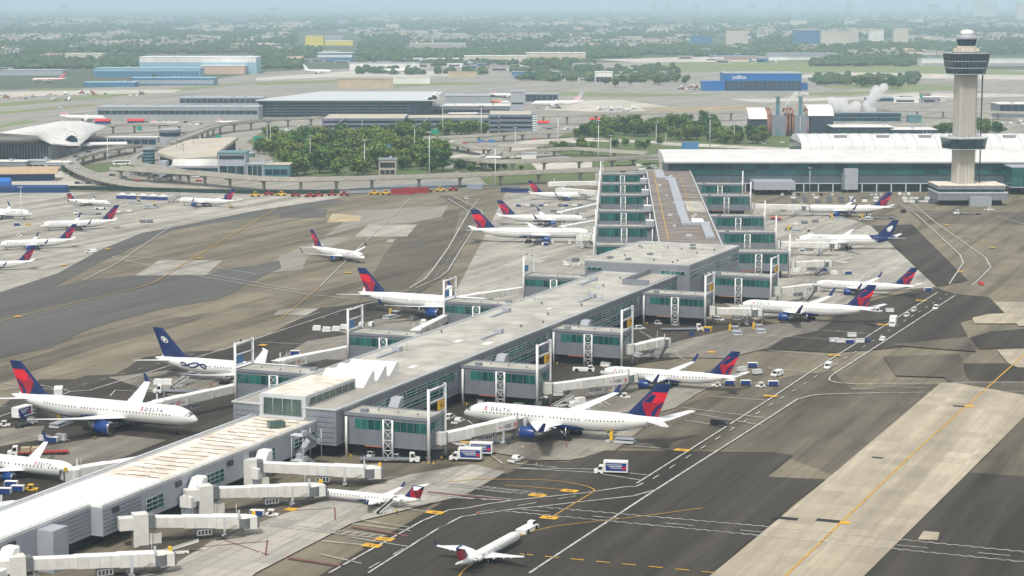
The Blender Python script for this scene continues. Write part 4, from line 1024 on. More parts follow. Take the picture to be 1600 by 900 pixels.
# ================================================================ BOARDING BRIDGES
def jet_bridge(s, e, zs, ze, label, style='new', text=True, tone='bridge_cream'):
    """s, e ground points (x, y); floor heights zs -> ze; local +x runs from the building to the aircraft."""
    L = hypot(e[0] - s[0], e[1] - s[1]); rz = atan2(e[1] - s[1], e[0] - s[0])
    t = thing('jet_bridge', (s[0], s[1], 0), label, 'jet bridge', rz, 'boarding bridges')
    zf = lambda x: zs + (ze - zs) * max(0, min(1, x / L))
    sec = [(1.6, L * .40, 1.32, 0), (L * .38, L * .68, 1.5, .12), (L * .66, L - 3.0, 1.68, .24)]
    for i, (x0, x1, hw, dz) in enumerate(sec):
        m = MB(); a, b = zf(x0) - dz, zf(x1) - dz; h = 2.55 + dz * 2
        m.hexa([(x0, -hw, a), (x1, -hw, b), (x1, hw, b), (x0, hw, a), (x0, -hw, a + h), (x1, -hw, b + h), (x1, hw, b + h), (x0, hw, a + h)])
        for q in (x0 + .12, x1 - .12):
            for y in (-hw - .06, hw + .06): m.b3(q - .12, q + .12, y - .06, y + .06, zf(q) - dz, zf(q) - dz + h)
        o = m.build('tunnel_section', tone if i != 1 else 'bridge_cream_dark' if style == 'new' else tone, t)
        m = MB(); m.hexa([(x0 + .05, -hw + .1, a + h + .005), (x1 - .05, -hw + .1, b + h + .005), (x1 - .05, hw - .1, b + h + .005), (x0 + .05, hw - .1, a + h + .005), (x0 + .05, -hw + .25, a + h + .16), (x1 - .05, -hw + .25, b + h + .16), (x1 - .05, hw - .25, b + h + .16), (x0 + .05, hw - .25, a + h + .16)])
        m.build('roof_sheet', 'white_paint', o)
        m = MB(); nr = max(2, int((x1 - x0) / 2.2))
        for q in range(1, nr):
            xq = x0 + (x1 - x0) * q / nr
            for y in (-hw - .03, hw + .03): m.b3(xq - .07, xq + .07, y - .03, y + .03, zf(xq) - dz + .05, zf(xq) - dz + h - .05)
        m.build('panel_ribs', 'bridge_cream_dark' if i != 1 else 'trim_light', o)
        if i == 2 and text and x1 - x0 > 7:
            for sd in (-1, 1):
                m = MB(); vs, fs, wd = textmesh('HSBC', 1.6); xc = (x0 + x1) / 2 - 1.8; slope = (b - a) / (x1 - x0)
                y = sd * (hw + .03)
                def T(u, v): 
                    x = xc + u if sd < 0 else xc + wd + 2.1 - u
                    return (x, y, zf(x) - dz + .75 + v)
                m.add([T(v[0], v[1]) for v in vs], fs); m.build('lettering', 'black', o)
                m = MB(); u = wd + .45; hgt = 1.2
                for tri in (((0, .5), (.42, 0), (.42, 1)), ((.42, 1), (.85, .5), (1.28, 1)), ((.42, 0), (.85, .5), (1.28, 0)), ((1.7, .5), (1.28, 0), (1.28, 1))): m.add([T(u + p[0] * hgt, p[1] * hgt) for p in tri], [(0, 1, 2)])
                for x_ in (-2.2, wd + 2.9): m.add([T(x_, .35), T(x_ + 1.2, .35), T(x_ + 1.2, .62), T(x_, .62)], [(0, 1, 2, 3)])
                m.build('hexagon_emblem', 'signal_red', o)
    # rotunda end
    m = MB()
    if style == 'new': m.b3(-.3, 2.0, -1.75, 1.75, zs - .5, zs + 3.1)
    else: m.b3(-1.6, 2.0, -1.8, 1.8, 0.05, zs + 3.3); m.b3(-5.0, -1.55, -1.6, 1.6, zs - .4, zs + 2.6)
    m.build('rotunda', tone, t)
    m = MB(); m.b3(2.05, 3.6 if style != 'new' else 2.6, -1.7, 1.7, zs - .3, zs + 2.9); m.build('bellows', 'bellows', t)
    if style == 'old':
        m = MB(); m.b3(2.3, 5.2, -1.0, 1.0, 0.05, zs - 1.8); m.tube((4, 0, 0), (4, 0, zs - .4), .35, n=8); m.b3(1.99, 2.9, -1.4, .2, .5, 3.4); m.build('machinery_stack', 'bridge_cream_dark', t)
    # cab
    zc = ze - .35
    m = MB(); m.lathe([(2.0, zc), (2.15, zc + .3), (2.15, zc + 3.0), (1.6, zc + 3.35)], 14, 0, (L - 2.2, 0), False); c = m.build('cab', tone, t)
    m = MB(); m.b3(L - 1.2, L + .9, -1.75, 1.75, zc + .1, zc + 3.05); m.build('cab_head', tone, c)
    m = MB(); m.rings([[(L - 2.2 + 2.2 * cos(a), 2.2 * sin(a), z) for a in [-2.5 + .12 * k for k in range(14)]] for z in (zc + .35, zc + 2.9)], 0, False, cap=False, closed=False); m.build('bellows', 'bellows', c)
    m = MB(); m.rings([[(L + .9, -1.6, zc + .2), (L + .9, 1.6, zc + .2), (L + .9, 1.6, zc + 3.0), (L + .9, -1.6, zc + 3.0)], [(L + 1.5, -1.5, zc + .3), (L + 1.5, 1.5, zc + .3), (L + 1.5, 1.5, zc + 2.8), (L + 1.5, -1.5, zc + 2.8)]], 0, False, cap=False); m.build('docking_hood', 'bellows', c)
    m = MB(); m.b3(L - 3.9, L - 3.4, -1.9, -1.6, zc + 3.2, zc + 5.2); m.tube((L - 3.6, 1.5, zc + 3), (L - 3.6, 1.5, zc + 6), .08, n=5); m.build('roof_mast', 'trim_light', c)
    if style == 'old':
        m = MB(); m.b3(L + .3, L + 1.0, .6, 1.9, zc + 2.9, zc + 3.9); m.build('number_board', 'safety_yellow', c)
    # drive column
    xd = L * .74; m = MB(); zt = zf(xd) - .3
    for y in (-1.5, 1.5): m.b3(xd - .3, xd + .3, y - .25, y + .25, .9, zt + 2.9)
    m.b3(xd - .6, xd + .6, -2.0, 2.0, .8, 1.4); d = m.build('drive_column', 'trim_light', t)
    for y in (-1.3, 1.3):
        m = MB(); m.tube((xd, y - .3, .62), (xd, y + .3, .62), .6, n=12); m.build('wheel', 'rubber', d)
    # under-slung air unit and service stair
    m = MB(); xa = L * .58; m.b3(xa - 2.2, xa + 1.4, -1.2, 1.2, zf(xa) - 1.9, zf(xa) - .4); au = m.build('air_unit', 'trim_light', t)
    m = MB()
    for k in range(4): m.b3(xa - 2.0 + k * .85, xa - 1.4 + k * .85, -1.24, 1.24, zf(xa) - 1.7, zf(xa) - .7)
    m.build('air_grille', 'dark_metal', au)
    m = MB(); xs = L - 4.4; z1 = zf(xs) - .2
    m.hexa([(xs - 6, -3.2, 0.1), (xs, -3.2, z1 - .25), (xs, -2.2, z1 - .25), (xs - 6, -2.2, 0.1), (xs - 6, -3.2, .4), (xs, -3.2, z1), (xs, -2.2, z1), (xs - 6, -2.2, .4)]); m.b3(xs, xs + 1.6, -3.2, -1.7, z1 - .2, z1)
    for y in (-3.2, -2.2): m.bar((xs - 6, y, 1.3), (xs, y, z1 + 1), .1)
    m.build('service_stair', 'dark_metal', t)
    return t
def B(sp, ep, zs, ze, label, **k): return jet_bridge(P(*sp, zs)[:2] if isinstance(sp[0], (int, float)) and len(sp) == 2 else sp[:2], P(*ep, ze + 1.2)[:2], zs, ze, label, **k)
def gate_start(uu, v, W=W1): p = W(uu, v); return (p[0], p[1], 0)
B(gate_start(527, -240.5), (813, 658), 5.4, 4.6, 'boarding bridge with bank lettering under gate sign 41, meeting the largest widebody')
B(gate_start(610.8, -240.5), (988, 590), 5.4, 4.0, 'long boarding bridge with bank lettering under gate sign 39')
B(gate_start(693, -240.5), (1040, 534), 5.4, 4.6, 'boarding bridge under gate sign 37, swung away with no airliner at it')
B(gate_start(795, -240.5), (1186, 488), 5.4, 4.4, 'boarding bridge with bank lettering under gate sign 35, touching a white nose')
B(gate_start(861, -231), (1274, 449), 5.4, 4.2, 'boarding bridge reaching the half-hidden twinjet right of sign 33')
B(gate_start(577, -333), (238, 636), 5.4, 4.8, 'boarding bridge with bank lettering at the nearest left gate, below the globe-tailed jet')
B(gate_start(657.5, -333), (432, 570), 5.4, 4.8, 'boarding bridge with bank lettering behind the white wing of the globe-tailed jet')
B(gate_start(741.5, -333), (648, 522), 5.4, 4.6, 'short boarding bridge in front of the third left gate house')
B(gate_start(826, -333), (716, 469), 5.4, 4.6, 'boarding bridge stretching left over the pale apron from the fourth left gate house')
for (uu, ep, ze, ds) in ((1090, (905, 372), 4.6, 'first boarding bridge left of the rear pier, by the nose of the DELTA widebody'), (1171, (876, 358), 4.4, 'second boarding bridge left of the rear pier, in front of the middle jet'), (1270, (872, 336), 4.4, 'third boarding bridge left of the rear pier'), (1351, (872, 297), 4.4, 'fourth boarding bridge left of the rear pier, behind the farthest jet'), (1430, (858, 288), 4.4, 'farthest boarding bridge left of the rear pier, with white roof')):
    B(gate_start(uu, -10, W2), ep, 5.4, ze, ds, text=False)
for (uu, ep, ze, ds) in ((981, (1294, 412), 4.4, 'boarding bridge right of the rear pier standing free below the navy-tailed jet'), (1066, (1306, 384), 4.6, 'boarding bridge right of the rear pier alongside the navy-tailed eagle jet'), (1270, (1262, 325), 4.6, 'boarding bridge right of the rear pier at the red-tailed jet by the terminal')):
    B(gate_start(uu, 83.6, W2), ep, 5.4, ze, ds, text=False)
for sp, ep, ds in (((24, 868), (264, 872), 'nearest white boarding bridge at the bottom left, cab over the apron'), ((217, 802), (394, 815), 'white boarding bridge second from the bottom left corner'), ((318, 758), (500, 765), 'white boarding bridge docked to the small rear-engined jet'), ((390, 717), (590, 738), 'white boarding bridge ending below the gate 41 house, farthest of the four commuter bridges')):
    s_ = P(*sp, 8.3); B((s_[0], s_[1], 0), ep, 5.0, 2.6, ds, style='old', text=False)
B((W1(482, -297.5)[0], W1(482, -297.5)[1], 0), (104, 742), 5.0, 3.6, 'white boarding bridge left of the low pier, ending at a twinjet nose', text=False, style='old')
B((W1(425, -297.5)[0], W1(425, -297.5)[1], 0), (-20, 800), 5.0, 3.6, 'white boarding bridge leaving the left edge behind the white roof', text=False, style='old')

# ================================================================ GROUND VEHICLES
def wheels(t, xs, w, r, name='wheel'):
    for x in xs:
        for s in (-1, 1):
            m = MB(); m.tube((x, s * (w / 2 - .12), r), (x, s * (w / 2 + .1), r), r, n=12); m.build(name, 'rubber', t)
def side_body(m, prof, w, tap=.0, z0=0, mi=0):
    """side profile in x-z extruded across y, narrower towards the top."""
    zt = max(z for x, z in prof); rr = []
    for s in (1, -1): rr.append([(x, s * w / 2 * (1 - tap * max(0, (z - z0)) / (zt - z0 + 1e-6)), z) for x, z in prof])
    m.rings(rr, mi, False)
def v_car(col, suv=False):
    t = thing('car', (0, 0, 0), 'car', 'car'); h = 1.75 if suv else 1.45
    m = MB(); side_body(m, [(-2.3, .4), (2.3, .4), (2.35, .75), (1.3, .95), (.6, h), (-1.5 - .4 * suv, h), (-2.3, 1.0)], 1.85, .22, .95); m.build('body', col, t)
    m = MB()
    for s in (-1, 1): m.add([(x, s * y, z) for x, y, z in ((1.1, .9, 1.0), (.55, .76, h - .08), (-1.4, .76, h - .08), (-1.9, .9, 1.02))], [(0, 1, 2, 3)])
    m.add([(1.28, -.8, 1.0), (1.28, .8, 1.0), (.66, .68, h - .06), (.66, -.68, h - .06)], [(0, 1, 2, 3)]); m.add([(-2.27, -.8, 1.05), (-2.27, .8, 1.05), (-1.6 - .4 * suv, .68, h - .05), (-1.6 - .4 * suv, -.68, h - .05)], [(0, 1, 2, 3)])
    m.build('window', 'window_dark', t); wheels(t, (1.4, -1.4), 1.75, .34); return t
def v_van(col):
    t = thing('van', (0, 0, 0), 'van', 'van')
    m = MB(); side_body(m, [(-2.7, .45), (2.6, .45), (2.7, .9), (2.0, 1.15), (1.3, 2.05), (-2.6, 2.15), (-2.7, 1.4)], 2.0, .12, 1.1); m.build('body', col, t)
    m = MB(); m.add([(1.98, -.85, 1.2), (1.98, .85, 1.2), (1.36, .78, 2.0), (1.36, -.78, 2.0)], [(0, 1, 2, 3)])
    for s in (-1, 1): m.add([(1.7, s * .985, 1.25), (1.25, s * .91, 1.9), (.3, s * .91, 1.92), (.3, s * .985, 1.25)], [(0, 1, 2, 3)])
    m.build('window', 'window_dark', t); wheels(t, (1.7, -1.7), 1.9, .38); return t
def v_pickup(col):
    t = thing('pickup_truck', (0, 0, 0), 'pickup', 'pickup')
    m = MB(); side_body(m, [(-2.7, .5), (2.7, .5), (2.75, 1.0), (1.5, 1.15), (.9, 1.85), (-.5, 1.85), (-.7, 1.1), (-2.7, 1.1)], 2.0, .2, 1.1); m.build('body', col, t)
    m = MB(); m.b3(-2.6, -.8, -.85, .85, 1.105, 1.14); m.add([(1.42, -.8, 1.2), (1.42, .8, 1.2), (.95, .7, 1.8), (.95, -.7, 1.8)], [(0, 1, 2, 3)])
    for s in (-1, 1): m.add([(1.2, s * .97, 1.2), (.85, s * .84, 1.78), (-.4, s * .84, 1.78), (-.5, s * .97, 1.2)], [(0, 1, 2, 3)])
    m.build('window', 'window_dark', t); wheels(t, (1.7, -1.7), 1.9, .4); return t
def v_box(cab, box, panel, lift=0.0, word=None):
    t = thing('box_truck', (0, 0, 0), 'box truck', 'truck')
    m = MB(); m.b3(-4.4, 4.0, -.5, .5, .55, .85); m.build('chassis', 'dark_metal', t)
    m = MB(); side_body(m, [(1.9, .6), (4.2, .6), (4.25, 1.35), (3.5, 1.5), (3.0, 2.5), (1.9, 2.55)], 2.2, .1, 1.3); c = m.build('cab', cab, t)
    m = MB(); m.add([(3.53, -.95, 1.6), (3.53, .95, 1.6), (3.08, .9, 2.4), (3.08, -.9, 2.4)], [(0, 1, 2, 3)])
    for s in (-1, 1): m.add([(3.3, s * 1.08, 1.55), (2.95, s * 1.03, 2.35), (2.1, s * 1.03, 2.35), (2.1, s * 1.08, 1.55)], [(0, 1, 2, 3)])
    m.build('window', 'window_dark', c)
    z = 1.0 + lift
    m = MB(); m.b3(-4.5, 1.8, -1.25, 1.25, z, z + 2.8); b = m.build('cargo_box', box, t)
    if panel:
        m = MB()
        for s in (-1, 1): m.b3(-4.2, 1.2, s * 1.265 - .01, s * 1.265 + .01, z + .35, z + 2.45)
        pl = m.build('side_panel', panel, b)
        m = MB()
        for s in (-1, 1): m.b3(-4.0 if s > 0 else .2, -3.2 if s > 0 else 1.0, s * 1.29 - .01, s * 1.29 + .01, z + .7, z + 1.5)
        m.build('panel_emblem', 'signal_red', pl)
        m = MB()
        for s in (-1, 1):
            for k in range(3): m.b3(-3.0 + (0 if s > 0 else -.9), .9 + (0 if s > 0 else -.9) - k * .5, s * 1.29 - .008, s * 1.29 + .008, z + 1.9 - k * .42, z + 2.05 - k * .42)
        m.build('panel_stripe', 'white_paint', pl)
    if lift:
        m = MB()
        for s in (-1, 1): m.bar((-3.6, s * .9, .9), (.9, s * .9, z), .2); m.bar((.9, s * .9, .9), (-3.6, s * .9, z), .2)
        m.build('scissor_lift', 'dark_metal', t); m = MB(); m.b3(1.81, 3.4, -1.1, 1.1, z, z + .15); m.bar((3.3, -1.1, z + 1), (3.3, 1.1, z + 1), .1); m.build('platform', 'trim_light', b)
    wheels(t, (2.9, -2.6), 2.2, .48); return t
def v_tug(col):
    t = thing('baggage_tractor', (0, 0, 0), 'tug', 'baggage tractor')
    m = MB(); side_body(m, [(-1.5, .35), (1.5, .35), (1.55, .85), (.3, .95), (.1, .7), (-.7, .7), (-.8, 1.0), (-1.5, 1.0)], 1.5); m.build('body', col, t)
    m = MB()
    for x in (-.8, .35):
        for y in (-.65, .65): m.tube((x, y, .8), (x, y, 1.75), .05, n=5)
    m.b3(-.95, .5, -.75, .75, 1.751, 1.85); m.build('canopy', col, t)
    m = MB(); m.b3(-.72, -.2, -.5, .5, .71, 1.0); m.build('seat', 'black', t); wheels(t, (1.0, -1.0), 1.45, .32); return t
def v_cart(col, side):
    t = thing('baggage_cart', (0, 0, 0), 'cart', 'baggage cart')
    m = MB(); m.b3(-1.7, 1.7, -.8, .8, .45, .6); m.bar((1.7, 0, .5), (2.6, 0, .4), .1); m.build('deck', 'dark_metal', t)
    m = MB(); m.b3(-1.65, 1.65, -.78, .78, 1.85, 1.95)
    for x in (-1.6, 1.6): m.b3(x - .05, x + .05, -.78, .78, .61, 1.849)
    m.build('frame', col, t)
    m = MB(); m.b3(-1.5, 1.5, -.7, .7, .61, 1.8); m.build('curtain', side, t); wheels(t, (1.1, -1.1), 1.4, .25); return t
def v_dolly():
    t = thing('container_dolly', (0, 0, 0), 'dolly', 'container dolly')
    m = MB(); m.b3(-1.7, 1.7, -1.1, 1.1, .4, .52); m.bar((1.7, 0, .45), (2.7, 0, .4), .1); m.build('deck', 'trim_light', t)
    m = MB(); side_body(m, [(-1.5, .53), (1.5, .53), (1.5, 2.0), (-1.2, 2.1), (-1.5, 1.6)], 1.9); m.build('container', 'white_paint', t); wheels(t, (1.2, -1.2), 1.6, .24); return t
def v_loader(col):
    t = thing('cargo_loader', (0, 0, 0), 'loader', 'cargo loader')
    m = MB(); m.b3(-4, 4, -1.6, 1.6, .5, 1.1); m.build('chassis', 'trim_light', t)
    m = MB(); m.b3(-4, 1.4, -1.5, 1.5, 1.5, 1.75); m.build('main_platform', 'panel_light', t)
    m = MB(); m.b3(1.6, 4.1, -1.5, 1.5, 2.6, 2.85); m.build('bridge_platform', 'panel_light', t)
    m = MB()
    for s in (-1, 1): m.bar((-3, s * 1.2, 1.1), (1, s * 1.2, 1.6), .18); m.bar((1.8, s * 1.2, 1.1), (3.9, s * 1.2, 2.6), .2); m.bar((3.9, s * 1.2, 1.1), (1.8, s * 1.2, 2.6), .2)
    m.build('scissor_lift', 'dark_metal', t)
    m = MB()
    for s in (-1, 1):
        for q in (1.7, 4.0): m.tube((q, s * 1.5, 2.85), (q, s * 1.5, 3.9), .05, n=5)
        m.bar((1.7, s * 1.5, 3.85), (4.0, s * 1.5, 3.85), .09)
    m.b3(1.7, 2.6, 1.55, 2.3, 1.2, 3.6); m.build('guard_rail', col, t); wheels(t, (3, -2.6), 2.9, .4); return t
def v_belt():
    t = thing('belt_loader', (0, 0, 0), 'belt loader', 'belt loader')
    m = MB(); side_body(m, [(-2.8, .4), (2.0, .4), (2.0, .8), (.6, .9), (-2.8, .9)], 1.6); m.build('body', 'white_paint', t)
    m = MB(); m.hexa([(-4, -.5, .7), (4.2, -.5, 2.9), (4.2, .5, 2.9), (-4, .5, .7), (-4, -.5, .95), (4.2, -.5, 3.15), (4.2, .5, 3.15), (-4, .5, .95)]); b = m.build('conveyor', 'rubber', t)
    m = MB()
    for s in (-1, 1): m.hexa([(-4, s * .58 - .07, .7), (4.2, s * .58 - .07, 2.9), (4.2, s * .58 + .07, 2.9), (-4, s * .58 + .07, .7), (-4, s * .58 - .07, 1.1), (4.2, s * .58 - .07, 3.3), (4.2, s * .58 + .07, 3.3), (-4, s * .58 + .07, 1.1)])
    m.build('side_rail', 'bridge_cream', b); wheels(t, (1.3, -1.9), 1.5, .34); return t
def v_tow(col):
    t = thing('pushback_tractor', (0, 0, 0), 'tow tractor', 'tow tractor')
    m = MB(); side_body(m, [(-3.6, .5), (3.6, .5), (3.6, 1.3), (1.2, 1.45), (-3.6, 1.45)], 2.6); m.build('body', col, t)
    m = MB(); side_body(m, [(1.3, 1.46), (3.2, 1.46), (3.0, 2.3), (1.5, 2.3)], 1.5, .1); c = m.build('cab', col, t)
    m = MB()
    for s in (-1, 1): m.add([(1.45, s * .76, 1.6), (3.05, s * .76, 1.6), (2.92, s * .73, 2.15), (1.6, s * .73, 2.15)], [(0, 1, 2, 3)])
    m.build('window', 'window_dark', c); wheels(t, (2.2, -2.2), 2.5, .7); return t
def v_flat(load):
    t = thing('flatbed_truck', (0, 0, 0), 'flatbed', 'flatbed truck')
    m = MB(); side_body(m, [(6.4, .6), (9.0, .6), (9.1, 1.5), (8.0, 1.7), (7.7, 2.9), (6.4, 2.9)], 2.4, .08, 1.5); c = m.build('cab', 'white_paint', t)
    m = MB(); m.add([(8.05, -1, 1.75), (8.05, 1, 1.75), (7.76, .95, 2.75), (7.76, -.95, 2.75)], [(0, 1, 2, 3)])
    for s in (-1, 1): m.add([(7.8, s * 1.19, 1.75), (7.6, s * 1.13, 2.7), (6.7, s * 1.13, 2.7), (6.7, s * 1.19, 1.75)], [(0, 1, 2, 3)])
    m.build('window', 'window_dark', c)
    m = MB(); m.b3(-7, 6.2, -1.25, 1.25, 1.0, 1.3); m.build('flatbed', 'truck_red' if load else 'panel_grey', t)
    if load:
        for x in (1.5, 4.3): m = MB(); m.b3(x - 1.2, x + 1.2, -1.1, 1.1, 1.305, 2.5); m.build('crate', 'tan_pad', t)
    wheels(t, (7.6, 5.2, -4.4, -5.8), 2.3, .5); return t
def v_bus(col):
    t = thing('bus', (0, 0, 0), 'bus', 'bus')
    m = MB(); side_body(m, [(-6, .45), (6, .45), (6.1, 1.6), (5.8, 3.1), (-6, 3.15)], 2.6, .06, 1.2); m.build('body', col, t)
    m = MB()
    for s in (-1, 1): m.b3(-5.6, 5.3, s * 1.3 - .015, s * 1.3 + .015, 1.6, 2.6)
    m.add([(6.1, -1.1, 1.6), (6.1, 1.1, 1.6), (5.88, 1.05, 2.9), (5.88, -1.05, 2.9)], [(0, 1, 2, 3)])
    m.build('window', 'window_dark', t); wheels(t, (3.9, -3.6), 2.4, .5); return t
def v_steps():
    t = thing('passenger_steps', (0, 0, 0), 'steps', 'passenger steps')
    m = MB(); m.hexa([(-4, -.9, .4), (3, -.9, 4.0), (3, .9, 4.0), (-4, .9, .4), (-4, -.9, .8), (3, -.9, 4.4), (3, .9, 4.4), (-4, .9, .8)]); m.b3(3, 4.6, -1, 1, 4.1, 4.4); m.build('flight', 'panel_grey', t)
    m = MB()
    for s in (-1, 1): m.bar((-4, s * .95, 1.9), (3, s * .95, 5.5), .14); m.bar((3, s * .95, 5.5), (4.6, s * .95, 5.5), .14); m.bar((-1, s * .9, .5), (3.6, s * .9, 4.2), .2); m.bar((3.6, s * .9, .5), (3.6, s * .9, 4.2), .2)
    m.build('hand_rail', 'panel_midgrey', t); wheels(t, (2.6, -3), 1.8, .35); return t
def v_plow(col):
    t = thing('snow_plough', (0, 0, 0), 'plough', 'snow plough')
    m = MB(); side_body(m, [(-3, .8), (3, .8), (3, 1.7), (1.2, 1.9), (-3, 1.9)], 2.3); m.build('body', col, t)
    m = MB(); side_body(m, [(-.9, 1.91), (1.2, 1.91), (1.0, 3.3), (-.8, 3.3)], 1.9, .08); c = m.build('cab', col, t)
    m = MB()
    for s in (-1, 1): m.add([(-.75, s * .97, 2.2), (1.1, s * .97, 2.2), (.96, s * .9, 3.1), (-.7, s * .9, 3.1)], [(0, 1, 2, 3)])
    m.build('window', 'window_dark', c)
    m = MB(); m.rings([[(4.2 + .5 * cos(a), y, .9 + .8 * sin(a)) for a in (2.2, 2.8, 3.4, 4.0)] + [(4.35 + .5 * cos(a), y, .9 + .8 * sin(a)) for a in (4.0, 3.4, 2.8, 2.2)] for y in (-2, 2)], 0, False); m.bar((3, 0, 1), (3.9, 0, .9), .25); m.build('blade', 'safety_yellow', t); wheels(t, (2, -2), 2.3, .75); return t
KV = {'car_w': lambda: v_car('white_paint'), 'car_s': lambda: v_car('car_silver'), 'car_b': lambda: v_car('car_black'), 'suv_w': lambda: v_car('white_paint', True), 'suv_b': lambda: v_car('car_black', True), 'car_r': lambda: v_car('signal_red'),
      'van_w': lambda: v_van('white_paint'), 'van_b': lambda: v_van('car_black'), 'pick': lambda: v_pickup('white_paint'), 'cater': lambda: v_box('white_paint', 'white_paint', 'truck_blue'), 'caterup': lambda: v_box('white_paint', 'white_paint', 'truck_blue', 2.6),
      'boxw': lambda: v_box('white_paint', 'white_paint', None), 'tug_w': lambda: v_tug('white_paint'), 'tug_b': lambda: v_tug('truck_blue'), 'tug_y': lambda: v_tug('safety_yellow'), 'cart_b': lambda: v_cart('white_paint', 'truck_blue'), 'cart_w': lambda: v_cart('trim_light', 'white_paint'), 'cart_g': lambda: v_cart('panel_grey', 'panel_midgrey'),
      'dolly': v_dolly, 'load': lambda: v_loader('safety_yellow'), 'belt': v_belt, 'tow': lambda: v_tow('white_paint'), 'flat': lambda: v_flat(False), 'flatl': lambda: v_flat(True), 'bus': lambda: v_bus('truck_blue'), 'busw': lambda: v_bus('white_paint'), 'steps': v_steps, 'plow_y': lambda: v_plow('safety_yellow'), 'plow_r': lambda: v_plow('truck_red')}
KP = {}
def park(kind, x, y, hdg, label, group=None, z=.17, scale=1.08, h=0):
    if kind not in KP: KP[kind] = KV[kind]()
    c = P(x, y, h); return place(KP[kind], (c[0], c[1], z + h), radians(hdg), label, group=group, scale=scale)
GSE = 'ground support vehicles'
CARTS = 'baggage carts on the apron'
